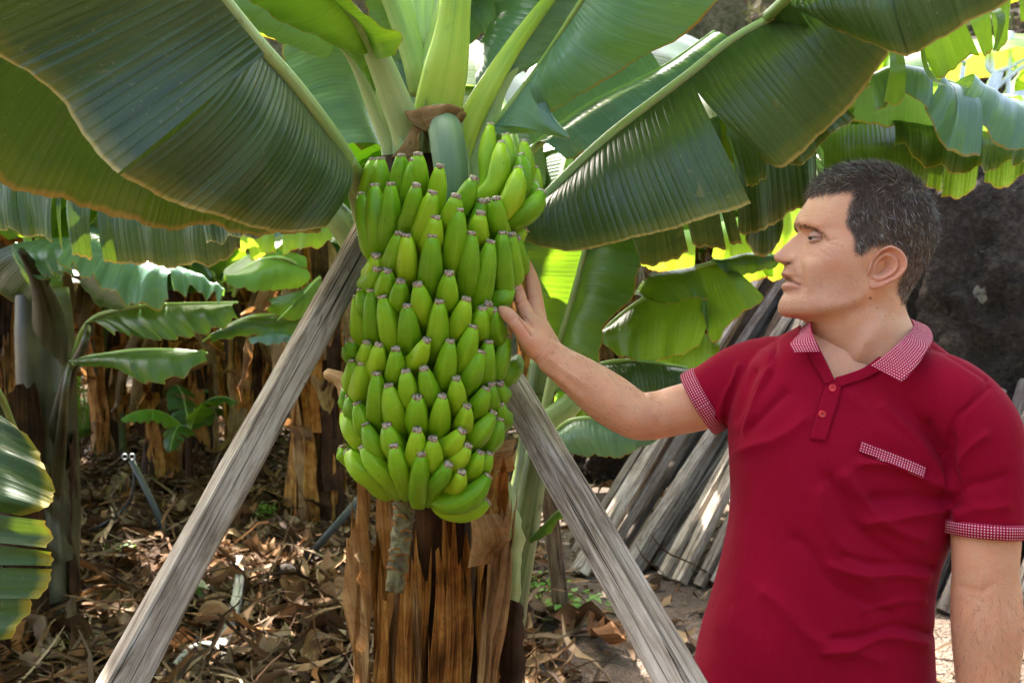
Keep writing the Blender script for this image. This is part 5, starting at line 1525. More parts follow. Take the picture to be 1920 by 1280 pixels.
bvh = BVHTree.FromPolygons([tuple(v) for v in Vs], Fs)
def on_shirt(px, py, off=0.002):
    d = (P(px, py, 1.0) - CAMP).normalized()
    hit = bvh.ray_cast(CAMP, d)
    if hit[0] is None:
        return P(px, py, 1.45)
    return hit[0] - d * off
def cloth_patch(name, A, B, mat, parent, nu=30, nv=10, shirt_off=None, thick=0.0018, world=False):
    V = []; UV = []
    a = spline(A, nu); c = spline(B, nu)
    La = 0; Wd = 0
    for i in range(nu + 1):
        for j in range(nv + 1):
            q = a[i] * (1 - j / nv) + c[i] * (j / nv)
            V.append(tuple(on_shirt(q[0], q[1], shirt_off)) if shirt_off is not None else tuple(P(*q)))
    Vg = np.array(V).reshape(nu + 1, nv + 1, 3)
    mid = Vg[:, nv // 2]
    lu = np.concatenate([[0], np.cumsum(np.linalg.norm(np.diff(mid, axis=0), axis=1))])
    for i in range(nu + 1):
        lv = np.concatenate([[0], np.cumsum(np.linalg.norm(np.diff(Vg[i], axis=0), axis=1))])
        for j in range(nv + 1): UV.append((lu[i], lv[j]))
    o = add(name, make_mesh(name, V, grid_faces(nu, nv), True, UV), mat, parent)
    s = o.modifiers.new('thickness', 'SOLIDIFY'); s.thickness = thick; s.offset = 0
    return o
cloth_patch('collar', [(1632, 685, 1.398), (1650, 672, 1.395), (1676, 651, 1.405), (1703, 625, 1.44), (1713, 610, 1.49), (1705, 597, 1.54), (1680, 588, 1.585), (1640, 588, 1.60)],
            [(1690, 716, 1.372), (1704, 703, 1.375), (1722, 682, 1.385), (1740, 654, 1.41), (1749, 634, 1.47), (1738, 612, 1.56), (1700, 600, 1.625), (1640, 604, 1.635)], M['shirt_dots'], shirt, 50, 14)
cloth_patch('collar', [(1538, 660, 1.415), (1528, 636, 1.425), (1520, 612, 1.45), (1530, 596, 1.52), (1580, 588, 1.59), (1640, 588, 1.60)],
            [(1492, 661, 1.415), (1482, 646, 1.43), (1497, 628, 1.48), (1515, 606, 1.55), (1575, 604, 1.625), (1640, 604, 1.635)], M['shirt_dots'], shirt, 40, 12)
cloth_patch('collar_stand', [(1650, 668, 0), (1618, 690, 0), (1592, 700, 0), (1566, 708, 0)], [(1660, 690, 0), (1622, 710, 0), (1596, 718, 0), (1574, 726, 0)], M['shirt'], shirt, 16, 6, 0.003, 0.003)
pk_ = cloth_patch('placket', [(1553, 706, 0), (1538, 755, 0), (1519, 822, 0)], [(1580, 718, 0), (1567, 765, 0), (1547, 826, 0)], M['shirt'], shirt, 30, 8, 0.0025, 0.003)
cloth_patch('placket_edge', [(1525, 630, 0), (1546, 672, 0), (1566, 714, 0)], [(1508, 645, 0), (1528, 686, 0), (1548, 722, 0)], M['shirt'], shirt, 20, 6, 0.003, 0.003)
cloth_patch('pocket_welt', [(1615, 827, 0), (1675, 850, 0), (1737, 876, 0)], [(1610, 846, 0), (1671, 870, 0), (1731, 897, 0)], M['shirt_dots'], shirt, 40, 8, 0.0028, 0.0028)
cloth_patch('pocket_slit', [(1617, 824, 0), (1676, 845, 0), (1735, 872, 0)], [(1615, 828, 0), (1674, 851, 0), (1735, 877, 0)], M['shirt'], shirt, 30, 3, 0.0014, 0.002)
M['button'] = plain('red_button', (0.62, 0.03, 0.04), 0.3)
for bx, by_ in ((1561, 727), (1542, 776)):
    c = on_shirt(bx, by_, 0.006)
    b = Builder()
    n = 24
    prof = [(0.0052, -0.001), (0.0052, 0.0006), (0.0044, 0.0012), (0.0036, 0.0007), (0.0012, 0.0006), (0.0008, 0.0)]
    V = []
    for r, h in prof:
        for k in range(n):
            f = 2 * pi * k / n
            V.append(c + CR * r * math.cos(f) + CU * r * math.sin(f) - CF * h)
    F = grid_faces(len(prof) - 1, n, 0, True); F.append(tuple(range((len(prof) - 1) * n, len(prof) * n)))
    bo = add('button', make_mesh('button', [tuple(v) for v in V], F), M['button'], shirt)
    for s in (-1, 1):
        tube('thread_hole', [c + CR * 0.0014 * s - CF * 0.0002, c + CR * 0.0014 * s - CF * 0.0009], 0.0007, M['hose'], bo, 8)
# sleeve cuffs
def cuff(pts, ln, grow):
    w = spline([tuple(P(*p[:3])) + (p[3] * p[2] / FPX,) for p in pts], 40)
    end = w[-1, :3]; ax = w[-1, :3] - w[-3, :3]; ax /= np.linalg.norm(ax)
    r = w[-1, 3]
    n = 80; V = []; UV = []
    t, n1, b1 = frames(np.array([end - ax, end, end + ax]), (0, -1, 0.1))
    prof = [(-ln, grow * 0.4), (-ln, grow), (-ln * 0.5, grow * 1.15), (0.004, grow), (0.0045, grow * 0.3), (0.0, -0.004), (-ln * 0.6, -0.006)]
    lv = 0
    for i, (z, g_) in enumerate(prof):
        for k in range(n + 1):
            f = 2 * pi * k / n
            rr_ = r - 0.0015 + g_ + 0.0012 * math.sin(3 * f + 1)
            V.append(end + ax * z + n1[1] * rr_ * math.cos(f) + b1[1] * rr_ * math.sin(f)); UV.append((f * r, z + 0.0))
    return add('cuff', make_mesh('cuff', V, grid_faces(len(prof) - 1, n), True, UV), M['shirt_dots'], shirt)
cuff(sl_r, 0.020, 0.0055)
cuff(sl_l, 0.016, 0.0055)

# ---- trousers and shoes (below the frame)
M['jeans'] = cloth_mat('dark_denim', (0.025, 0.035, 0.07))
hipc = P(1522, 1400, 1.52)
hips = []
zt = hipc.z + 0.06
tb = []
for sx, fx, fy in ((-1, -0.10, 0.04), (1, 0.11, -0.06)):
    pts = [(hipc.x + sx * 0.075, hipc.y, zt), (hipc.x + sx * 0.085, hipc.y, zt - 0.18), (hipc.x + sx * 0.09 + fx * 0.3, hipc.y + fy * 0.3, 0.50), (hipc.x + sx * 0.09 + fx * 0.5, hipc.y + fy * 0.6, 0.28), (hipc.x + sx * 0.09 + fx * 0.6, hipc.y + fy, 0.07)]
    s = spline(pts, 20)
    tb.append(tube_data(s, np.interp(np.linspace(0, 1, 21), [0, .2, .5, .75, 1], [0.105, 0.105, 0.075, 0.068, 0.06]), 24))
    ft = Vector(pts[-1])
    n = 22
    V = []; m = 12
    for i in range(m + 1):
        t = i / m
        yv = ft.y + 0.08 - 0.27 * t
        h = 0.085 * (1 - 0.55 * t) * (math.sin(pi * min(1, 0.15 + t * 0.9)) ** 0.4) + 0.012
        wv = 0.048 * (0.75 + 0.45 * math.sin(pi * (0.15 + 0.7 * t))) * (1 if 0 < i < m else 0.5)
        for k in range(n):
            f = 2 * pi * k / n
            V.append((ft.x - 0.02 * t + wv * math.cos(f), yv, max(0.004, 0.5 * h + 0.5 * h * math.sin(f) * 1.02)))
    F = grid_faces(m, n, 0, True); F.append(tuple(range(n))); F.append(tuple(range(m * n, (m + 1) * n)))
    add('shoe', make_mesh('shoe', V, F), plain('shoe_leather', (0.06, 0.04, 0.03), 0.5), person)
hb = tube_data([(hipc.x, hipc.y, zt - 0.14), (hipc.x, hipc.y, zt - 0.05), (hipc.x, hipc.y, zt + 0.06)], [0.15, 0.165, 0.155], 28, up=(0, 1, 0), flat=0.72)
Vj, Fj, Nj = remeshed(tb + [hb], 0.012, 3)
add('trousers', make_mesh('trousers', Vj, Fj), M['jeans'], person)
# ================================================================== generic banana leaves and plants
def gen_leaf(base, az, L, W, e0, e1, droop=0.7, tears=3, seed=0, nt=30, nv=5, pet_frac=0.16, bend=1.3):
    """blade (verts, faces, uv) and midrib points; az measured from +Y towards +X, angles in radians"""
    r = random.Random(seed)
    hd = Vector((math.sin(az), math.cos(az), 0)); sd = Vector((math.cos(az), -math.sin(az), 0))
    pts = [Vector(base)]; tang = []
    wob = r.uniform(-0.25, 0.25)
    for i in range(nt):
        t = i / nt
        e = e0 + (e1 - e0) * t ** bend
        d = (hd * math.cos(e) + Vector((0, 0, math.sin(e))) + sd * wob * t * 0.5).normalized()
        tang.append(d); pts.append(pts[-1] + d * L / nt)
    tang.append(tang[-1])
    V = []; F = []; UV = []
    i0 = int(nt * pet_frac)
    for s in (-1, 1):
        cuts = sorted(r.sample(range(i0 + 3, nt - 2), min(tears, nt - i0 - 6)))
        segs = list(zip([i0] + cuts, cuts + [nt]))
        for (a, b_) in segs:
            dr = droop + r.uniform(-0.25, 0.35)
            sh = r.uniform(-0.1, 0.1)
            off = len(V)
            n = b_ - a
            for i in range(a, b_ + 1):
                t = (i - i0) / (nt - i0)
                w = W * (min(1, (t + 0.02) / 0.18) ** 0.6) * max(0.0, 1 - t ** 3.2) ** 0.7 + 0.004
                edge = 1.0
                if b_ - a > 1 and (i == a or i == b_) and i not in (i0, nt): edge = 0.93
                T = tang[i]
                nrm = sd.cross(T) * 1.0
                if nrm.z < 0: nrm = -nrm
                for j in range(nv + 1):
                    v = j / nv
                    ang = dr * (0.35 + 0.9 * v)
                    # walk outwards along a drooping arc
                    if j == 0:
                        q = Vector(pts[i])
                    else:
                        q = q + (sd * s * math.cos(ang) - nrm * 0.55 * math.sin(ang) - Vector((0, 0, 0.55 * math.sin(ang))) + T * (0.22 + sh)) * (w * edge / nv)
                    q2 = q + nrm * 0.012 * v * math.sin(i * 1.9 + seed + s) 
                    V.append(tuple(q2)); UV.append((i * L / nt, v))
            F += grid_faces(n, nv, off)
    return np.array(V), F, np.array(UV), pts

def make_leaf(root, base, az, L, W, e0, e1, mat, **kw):
    V, F, UV, pts = gen_leaf(base, math.radians(az), L, W, math.radians(e0), math.radians(e1), **kw)
    o = add('leaf', make_mesh('leaf', V, F, True, UV), mat, root)
    n = len(pts)
    tube('midrib', pts, np.interp(np.linspace(0, 1, n), [0, 0.15, 1], [0.024, 0.016, 0.004]) * (L / 1.8), M['midrib'], o, 8)
    return o

# upper crown of the main plant, over the frame: it shades the man and the bunch
crown = (-0.17, 1.97, 1.93)
for k, (az, L, W, e0, e1) in enumerate([(-112, 2.1, 0.36, 74, -20), (-78, 2.3, 0.40, 76, -15), (-48, 2.3, 0.42, 78, -12), (-22, 2.4, 0.42, 80, -10), (8, 2.3, 0.42, 80, -14), (38, 2.3, 0.40, 77, -16), (72, 2.2, 0.40, 74, -18), (118, 2.0, 0.34, 74, -10)]):
    make_leaf(plant, crown, az, L, W, e0, e1, M['leaf'], seed=20 + k, droop=0.30, tears=3, nt=36, nv=6, bend=0.9)

def flap(root, az, z, r, L, W, seed, mat):
    """a peeled sheath curling away from a stem"""
    rr = random.Random(seed)
    a = math.radians(az)
    o = Vector((math.sin(a), -math.cos(a), 0)); s = Vector((math.cos(a), math.sin(a), 0))
    n, m = 14, 6
    V = []; UV = []
    up = rr.random() < 0.45
    p = o * r + Vector((0, 0, z)); ang = math.radians(80 if up else -75)
    k = rr.uniform(1.2, 2.4) * (-1 if up else 1)
    for i in range(n + 1):
        t = i / n
        d = o * math.cos(ang) + Vector((0, 0, math.sin(ang)))
        w = W * (1 - 0.85 * t ** 1.8) * (1 + 0.2 * math.sin(t * 11 + seed))
        nrm = d.cross(s)
        for j in range(m + 1):
            v = j / m * 2 - 1
            V.append(tuple(p + s * v * w * 0.5 + nrm * (0.3 * w * v * v + 0.01 * math.sin(t * 17 + v * 3 + seed))))
            UV.append((t * L, (v + 1) * 0.3 + seed))
        p = p + d * L / n
        ang += k * 0.9 / n
    add('sheath', make_mesh('sheath', V, grid_faces(n, m), True, UV), mat, root)

def gen_plant(name, h, r, nleaf, seed, mats, L=1.7, W=0.30, dry=4, sheaths=14, lean=0.0):
    """a whole banana plant in local coordinates round the origin"""
    rr = random.Random(seed)
    root = thing(name, (0, 0, 0), 'x', 'banana plant')
    zs = np.linspace(0, h, 16)
    pts = [(lean * (z / h) ** 1.5 + 0.015 * math.sin(z * 3 + seed), 0.012 * math.cos(z * 2.4 + seed), z) for z in zs]
    tube('pseudostem', pts, np.interp(zs / h, [0, 0.15, 0.7, 1], [r * 1.2, r, r * 0.82, r * 0.55]), M['sheath_dark'] if seed % 3 else M['pseudostem'], root, 18)
    for k in range(sheaths):
        a = k * 360 / sheaths + rr.uniform(-15, 15)
        z0 = 0.0 if k % 2 == 0 else rr.uniform(0, h * 0.35)
        z1 = z0 + rr.uniform(0.45, 0.9) * h
        sheath(a, a + rr.uniform(34, 60), z0, min(z1, h * 0.98), r * rr.uniform(1.10, 1.28), r * rr.uniform(0.95, 1.15), [M['sheath'], M['sheath_dark'], M['sheath_pale'], M['sheath']][k % 4], seed=seed + k * 1.37, flare=rr.choice([0, 0.02, 0.06, 0.12]), jag=0.12, nu=20, nv=6, cx=lean * 0.25, cy=0.0, parent=root, curl=0.04, taper=rr.uniform(0.3, 0.95), lean=rr.uniform(-22, 22), rag=0.9)
    if sheaths:
        for k in range(11):
            flap(root, rr.uniform(0, 360), rr.uniform(0.05, 0.75) * h, r * rr.uniform(1.0, 1.2), rr.uniform(0.25, 0.6), rr.uniform(0.10, 0.20), seed * 13 + k, [M['sheath_pale'], M['sheath'], M['dry_leaf']][k % 3])
    for k in range(nleaf):
        az = k * 137.5 + rr.uniform(-20, 20)
        low = k / max(1, nleaf - 1)
        make_leaf(root, (pts[-1][0], pts[-1][1], h * (0.93 + 0.05 * (1 - low))), az, L * rr.uniform(0.8, 1.15), W * rr.uniform(0.8, 1.15), 82 - 40 * low, -25 - 35 * low, mats[k % len(mats)], seed=seed * 31 + k, droop=rr.uniform(0.35, 0.9), tears=rr.randint(2, 6))
    for k in range(dry):
        az = rr.uniform(0, 360)
        V, F, UV, p = gen_leaf((pts[-1][0], pts[-1][1], h * 0.9), math.radians(az), rr.uniform(0.8, 1.3), 0.10, math.radians(20), math.radians(-95), droop=1.3, tears=6, seed=seed * 77 + k, nt=20, nv=3, bend=0.35)
        add('dry_leaf', make_mesh('dry_leaf', V, F, True, UV), M['dry_leaf'], root)
    return root

FM = [M['leaf_far'], M['leaf'], M['leaf_far'], M['leaf_sky_tint'], M['leaf_lime']]
protoA = gen_plant('banana_plant', 1.75, 0.115, 12, 3, FM, 1.7, 0.28)
protoB = gen_plant('banana_plant', 2.05, 0.125, 13, 7, FM, 1.8, 0.30, dry=6)
protoC = gen_plant('banana_plant', 1.35, 0.10, 7, 11, FM, 1.3, 0.24, dry=3, lean=0.12)
protoD = gen_plant('banana_plant', 0.45, 0.030, 5, 16, [M['leaf'], M['leaf_far'], M['leaf_lime']], 0.62, 0.13, dry=0, sheaths=0)
GRP = 'banana plants in the rows behind'
placed = {}
def place(proto, px, py, rot, scale, label, group=GRP, d=None):
    g0 = ground_point(px, py) if d is None else Vector(((px - 960) / FPX * d, d, 0))
    o = proto if not placed.get(proto.name) else copy_tree(proto)
    placed[proto.name] = True
    o.location = (g0.x, g0.y, float(ground_z(g0.x, g0.y)) - 0.01)
    o.rotation_euler = (0, 0, math.radians(rot))
    o.scale = (scale,) * 3
    tag(o, label, 'banana plant', group)
    return o
place(protoB, 600, 985, 40, 1.0, 'banana plant with tall brown trunk right behind the left prop')
place(protoA, 205, 865, 130, 1.05, 'banana plant with leaning brown trunk behind the water riser')
place(protoB, 375, 850, 250, 1.05, 'wide shaggy brown banana trunk above the young sapling')
place(protoA, 500, 832, 10, 1.0, 'banana plant with shaggy trunk far back beside the left prop')
place(protoC, 300, 812, 200, 1.1, 'short banana plant far back between two brown trunks')
place(protoB, 40, 905, 300, 1.1, 'banana plant at the left edge behind the near dark trunk')
place(protoA, 120, 800, 75, 1.15, 'far banana plant behind the leaning trunk on the left')
place(protoC, 440, 790, 320, 1.1, 'low banana plant in the far row left of the prop')
place(protoB, 700, 800, 160, 1.1, 'far banana plant hidden behind the bunch')
place(protoB, 1020, 905, 215, 1.05, 'banana plant with pale stem behind the resting hand')
place(protoA, 1180, 800, 15, 1.1, 'banana plant behind the stacked timber')
place(protoB, 1330, 780, 100, 1.1, 'banana plant far behind the stacked timber and the shoulder')
place(protoA, 880, 775, 280, 1.15, 'far banana plant right of the bunch')
place(protoB, 1560, 0, 60, 1.15, 'banana plant behind the head of the man', d=7.2)
place(protoA, 1800, 0, 190, 1.2, 'banana plant over the dark rock', d=7.6)
for k, (x, y, pr) in enumerate([(-6.5, 11.5, protoB), (-3.2, 13.0, protoA), (-0.6, 13.5, protoB), (2.4, 12.5, protoA), (5.2, 11.0, protoB), (-9, 9.5, protoA), (-5.2, 8.0, protoB), (-2.0, 10.5, protoC), (0.9, 10.6, protoB), (-7.5, 13.5, protoA)]):
    o = copy_tree(pr)
    o.location = (x, y, -0.01); o.rotation_euler = (0, 0, k * 1.7); o.scale = (1.15,) * 3
    tag(o, 'banana plant in the farthest row under the hillside', 'banana plant', 'farthest banana plants')
# plants added outside the frame round the viewer to close off the low sky
around = [(-2.6, 3.6, protoB, 1.1), (-3.6, 5.6, protoA, 1.1), (-3.3, 0.6, protoA, 1.15), (3.7, 0.6, protoB, 1.2), (4.2, 2.6, protoA, 1.2)]
around += [(-5.0 + 1.25 * k, -3.4 - 0.7 * (k % 2), [protoB, protoA][k % 2], 1.3) for k in range(9)]
around += [(-4.2 + 1.5 * k, -5.6 - 0.4 * (k % 2), protoB, 1.45) for k in range(7)]
for k, (x, y, pr, sc) in enumerate(around):
    o = copy_tree(pr)
    o.location = (x, y, -0.01); o.rotation_euler = (0, 0, 1 + k * 2.1); o.scale = (sc,) * 3
    tag(o, 'banana plant added left of the picture to block low sky' if x < 0 and y > 0 else ('banana plant added right of the picture to block low sky' if y > 0 else 'unseen banana plant added behind the viewer to block low sky'), 'banana plant', 'banana plants added round the viewer, outside the picture, to block low sky')
place(protoC, 300, 900, 20, 1.15, 'short banana plant with drooping leaves behind the sapling')
place(protoC, 470, 905, 170, 1.1, 'short banana plant with drooping leaves just left of the prop')
place(protoD, 360, 925, 30, 1.0, 'small banana sapling with four broad leaves among the dry trunks', 'young banana saplings')
place(protoD, 450, 870, 140, 0.9, 'small banana sapling near the left prop in the shade', 'young banana saplings')

# ------------------------------------------------------------------ near dark plant at the left edge
M['old_stem'] = stem_material('old_pseudostem', [(0.36, (0.014, 0.013, 0.006)), (0.5, (0.040, 0.038, 0.015)), (0.70, (0.13, 0.12, 0.055))], 1.0)
lp = ground_point(75, 1165)
left_plant = thing('banana_plant', lp, 'dark stemmed banana plant at the left edge with a bluish drooping leaf', 'banana plant')
dl_ = lp.y
def LPt(px, py): return P(px, py, (lp - CAMP).dot(CF))
sp_ = [lp, LPt(85, 1000), LPt(88, 850), LPt(85, 700), LPt(82, 600), LPt(78, 540)]
w = spline(sp_, 30)
tube('pseudostem', w, np.interp(np.linspace(0, 1, 31), [0, .15, .6, .85, 1], [0.17, 0.14, 0.135, 0.13, 0.11]), M['old_stem'], left_plant, 22, section=lambda f, i: 1 + 0.05 * math.sin(2 * f + 0.2 * i) + 0.03 * math.sin(5 * f))
for k in range(8):
    sheath(-150 + k * 45, -100 + k * 45, 0.0 if k % 2 else 0.3, 0.75 + 0.12 * (k % 4), 0.16, 0.15, [M['sheath_dark'], M['old_stem'], M['sheath_dark']][k % 3], seed=40 + k, cx=lp.x + 0.01, cy=lp.y, parent=left_plant, nu=24, nv=8, flare=0.02)
dd = (lp - CAMP).dot(CF)
for pts, rp in (([(85, 720, dd - .02), (92, 600, dd - .1), (70, 520, dd - .3), (40, 470, dd - .5)], [40, 34, 18, 8]), ([(100, 860, dd - .05), (122, 730, dd - .2), (160, 640, dd - .5), (165, 606, 4.3)], [22, 13, 8, 5]), ([(95, 980, dd - .05), (112, 850, dd - .2), (122, 740, dd - .45), (132, 680, 4.15)], [22, 13, 9, 5]), ([(60, 980, dd - .05), (25, 830, dd - .3), (-10, 760, dd - .8), (-60, 740, 2.6)], [20, 14, 12, 14])):
    pet('petiole', pts, rp, M['old_stem'], left_plant)
px_leaf(left_plant, M['leaf_under_shaded'], None, [
    ([(28, 456, 4.36), (58, 480, 4.3), (96, 525, 4.25)], [(-40, 490, 4.5), (10, 555, 4.55), (80, 588, 4.62)], dict(nu=24, nv=10, bulge=0.04, ripple=0.01)),
    ([(160, 500, 4.0), (200, 530, 3.9), (240, 570, 3.8)], [(165, 540, 4.2), (185, 572, 4.2), (225, 576, 4.1)], dict(nu=20, nv=8, bulge=0.03)),
], name='leaf_strip')
for k, (az, L, W, e0, e1) in enumerate([(-90, 1.9, 0.34, 82, -10), (-30, 1.9, 0.34, 82, -10), (30, 1.9, 0.34, 82, -10), (95, 1.9, 0.34, 78, -15), (150, 1.8, 0.32, 82, 5)]):
    make_leaf(left_plant, LPt(78, 545), az, L, W, e0, e1, M['leaf'], seed=80 + k, droop=0.45, tears=4, nt=30, nv=6, bend=0.9)
px_leaf(left_plant, M['leaf_sky_tint'], [(100, 640, 5.0), (60, 520, 4.7), (30, 458, 4.4)], [
    ([(28, 456, 4.35), (110, 446, 4.2), (215, 440, 4.0), (300, 470, 3.8)], [(80, 524, 4.2), (100, 514, 4.1), (150, 506, 3.95), (190, 500, 3.8)], dict(nu=40, nv=10, bulge=0.04, ripple=0.02)),
    ([(200, 446, 4.0), (290, 476, 3.8), (335, 508, 3.7)], [(108, 489, 3.75), (190, 534, 3.65), (252, 574, 3.6), (318, 566, 3.6)], dict(nu=40, nv=12, bulge=0.06, ripple=0.02)),
    ([(325, 498, 3.72), (352, 506, 3.7), (420, 556, 3.6)], [(326, 546, 3.6), (375, 548, 3.58), (412, 566, 3.55)], dict(nu=24, nv=10, bulge=0.04, ripple=0.02)),
], rib=(0.02, 0.01))
px_leaf(left_plant, M['leaf'], [(130, 700, 4.6), (165, 605, 4.3), (260, 575, 4.0), (445, 567, 3.7)], [
    ([(160, 606, 4.3), (260, 575, 4.0), (445, 567, 3.7)], [(212, 622, 4.0), (300, 637, 3.85), (390, 622, 3.7), (448, 597, 3.65)], dict(nu=40, nv=10, bulge=0.03, ripple=0.012)),
], rib=(0.014, 0.005))
px_leaf(left_plant, M['leaf'], [(110, 800, 4.7), (132, 690, 4.2), (210, 662, 3.8), (300, 655, 3.6), (388, 662, 3.5)], [
    ([(132, 674, 4.1), (210, 661, 3.8), (300, 655, 3.6), (388, 663, 3.5)], [(150, 686, 4.0), (215, 690, 3.75), (275, 718, 3.55), (335, 706, 3.45), (390, 676, 3.45)], dict(nu=44, nv=10, bulge=0.03, ripple=0.01)),
], rib=(0.012, 0.005))
M['leaf_old'] = leaf_material('yellowing_leaf', (0.012, 0.036, 0.010), (0.030, 0.066, 0.018), (0.26, 0.40, 0.02), 0.08, 0.50, edge=(0.40, 0.24, 0.03), yellow=0.55)
px_leaf(left_plant, M['leaf_old'], [(60, 900, 4.6), (0, 740, 3.4), (-60, 720, 2.6), (-110, 900, 2.2), (-120, 1250, 2.1)], [
    ([(-60, 740, 2.5), (-90, 840, 2.3), (-100, 960, 2.2)], [(20, 790, 2.35), (62, 832, 2.3), (94, 900, 2.25), (95, 952, 2.2), (30, 962, 2.2)], dict(nu=40, nv=12, bulge=0.03, ripple=0.01)),
    ([(-100, 950, 2.2), (-110, 1010, 2.18)], [(82, 975, 2.14), (96, 1010, 2.13), (92, 1028, 2.12)], dict(nu=16, nv=12, bulge=0.02)),
    ([(-110, 1010, 2.18), (-112, 1060, 2.16)], [(94, 1034, 2.13), (94, 1060, 2.12)], dict(nu=14, nv=12, bulge=0.02)),
    ([(-112, 1060, 2.16), (-116, 1130, 2.14)], [(92, 1066, 2.12), (88, 1105, 2.11), (74, 1122, 2.1)], dict(nu=16, nv=12, bulge=0.02)),
    ([(-116, 1130, 2.14), (-120, 1230, 2.1)], [(58, 1112, 2.11), (52, 1150, 2.1), (22, 1196, 2.08)], dict(nu=18, nv=12, bulge=0.02)),
], rib=(0.014, 0.006), label='low leaf with yellowing torn edges at the lower left corner')

# leaves of the plant behind the left prop
mr = thing('banana_plant', ground_point(560, 960), 'leafy banana plant whose light green leaf shows left of the prop', 'banana plant', GRP)
gq = ground_point(560, 960); gdq = (gq - CAMP).dot(CF)
tube('pseudostem', spline([gq, P(575, 800, gdq), P(590, 640, gdq), P(585, 540, gdq)], 16), np.linspace(0.11, 0.07, 17), M['sheath'], mr, 16)
px_leaf(mr, M['leaf_lime'], [(585, 560, gdq), (560, 500, 5.2), (500, 484, 4.8), (415, 530, 4.5)], [
    ([(575, 505, 5.2), (500, 484, 4.8), (418, 528, 4.5)], [(560, 540, 5.1), (500, 545, 4.7), (470, 545, 4.55), (425, 532, 4.45)], dict(nu=30, nv=10, bulge=0.04)),
    ([(575, 503, 5.2), (500, 482, 4.8), (418, 526, 4.5)], [(560, 478, 5.3), (500, 474, 5.0), (430, 505, 4.7)], dict(nu=30, nv=8, bulge=0.03)),
], rib=(0.014, 0.006))
px_leaf(mr, M['leaf_far'], [(585, 600, gdq), (540, 590, 5.2), (450, 600, 4.9), (380, 640, 4.7)], [
    ([(560, 588, 5.3), (470, 590, 5.0), (385, 632, 4.7)], [(560, 630, 5.2), (520, 640, 5.0), (470, 628, 4.9), (395, 640, 4.7)], dict(nu=30, nv=8, bulge=0.04)),
], rib=(0.012, 0.005))
px_leaf(mr, M['leaf_sky_tint'], [(585, 640, gdq), (545, 630, 5.2), (470, 640, 4.8)], [
    ([(550, 628, 5.2), (510, 622, 5.0), (465, 638, 4.8)], [(545, 640, 5.1), (510, 645, 4.9), (468, 642, 4.75)], dict(nu=20, nv=6, bulge=0.02)),
], rib=(0.010, 0.004))
px_leaf(mr, M['leaf'], [(590, 560, gdq), (600, 520, 5.4), (560, 560, 5.0), (520, 600, 4.8)], [
    ([(600, 515, 5.4), (560, 545, 5.0), (500, 560, 4.8)], [(590, 590, 5.3), (545, 600, 5.0), (500, 580, 4.8)], dict(nu=24, nv=8, bulge=0.03)),
], rib=(0.010, 0.004))

# ------------------------------------------------------------------ plant behind the resting hand
rp0 = ground_point(1010, 1090)
rplant = thing('banana_plant', rp0, 'young banana plant with broad green leaves behind the outstretched arm', 'banana plant')
dd = (rp0 - CAMP).dot(CF)
D2 = 2.55
rb = Vector(((925 - 960) / FPX * D2, D2, 0))
rplant.location = rb
w = spline([rb, P(940, 1250, D2), P(968, 1000, D2), P(992, 870, D2), P(1002, 770, D2), P(1020, 660, D2)], 30)
tube('pseudostem', w, np.interp(np.linspace(0, 1, 31), [0, .5, 1], [0.055, 0.042, 0.032]), M['pseudostem'], rplant, 18)
pet('petiole', [(1000, 830, D2 - .03), (1030, 790, D2 - .06), (1075, 752, D2 - .08), (1120, 690, D2 - .05)], [26, 24, 20, 12], M['petiole'], rplant)
px_leaf(rplant, M['leaf'], [(1020, 780, 2.5), (1045, 665, 2.46), (1072, 570, 2.43), (1098, 470, 2.42), (1120, 380, 2.42)], [
    ([(1044, 668, 2.46), (1072, 570, 2.43), (1098, 470, 2.42), (1120, 380, 2.42)], [(1032, 655, 2.44), (1002, 570, 2.42), (980, 470, 2.42), (980, 380, 2.44)], dict(nu=40, nv=12, bulge=-0.02)),
    ([(1044, 668, 2.46), (1072, 570, 2.43), (1098, 470, 2.42), (1120, 380, 2.42)], [(1100, 692, 2.36), (1125, 680, 2.34), (1128, 622, 2.34), (1182, 558, 2.32), (1200, 505, 2.32), (1198, 440, 2.34), (1200, 380, 2.36)], dict(nu=60, nv=14, bulge=0.02, rag=0.002)),
], rib=(0.014, 0.008), ribmat=M['petiole'], label='upright young leaf with a pale midrib beside the hand')
px_leaf(rplant, M['leaf'], [(1040, 800, 2.6), (1120, 640, 2.62), (1200, 565, 2.56), (1310, 500, 2.5), (1460, 478, 2.48)], [
    ([(1180, 562, 2.5), (1218, 518, 2.46), (1300, 500, 2.44)], [(1225, 569, 2.38), (1280, 566, 2.37), (1328, 554, 2.36)], dict(nu=30, nv=10, bulge=0.02)),
    ([(1125, 628, 2.62), (1200, 566, 2.56), (1300, 545, 2.52), (1340, 560, 2.52)], [(1128, 642, 2.55), (1178, 674, 2.5), (1240, 676, 2.5), (1312, 648, 2.5)], dict(nu=40, nv=10, bulge=0.02)),
    ([(1290, 504, 2.52), (1360, 490, 2.5)], [(1310, 580, 2.48), (1342, 642, 2.48), (1376, 600, 2.47), (1434, 556, 2.46)], dict(nu=30, nv=10, bulge=0.02)),
    ([(1330, 498, 2.52), (1400, 474, 2.5), (1462, 486, 2.49)], [(1345, 505, 2.48), (1400, 517, 2.47), (1462, 492, 2.48)], dict(nu=24, nv=8, bulge=0.02)),
    ([(1200, 640, 2.6), (1300, 620, 2.6), (1350, 640, 2.6)], [(1210, 690, 2.56), (1280, 740, 2.56), (1345, 690, 2.56)], dict(nu=24, nv=8, bulge=0.02)),
], rib=(0.010, 0.004))
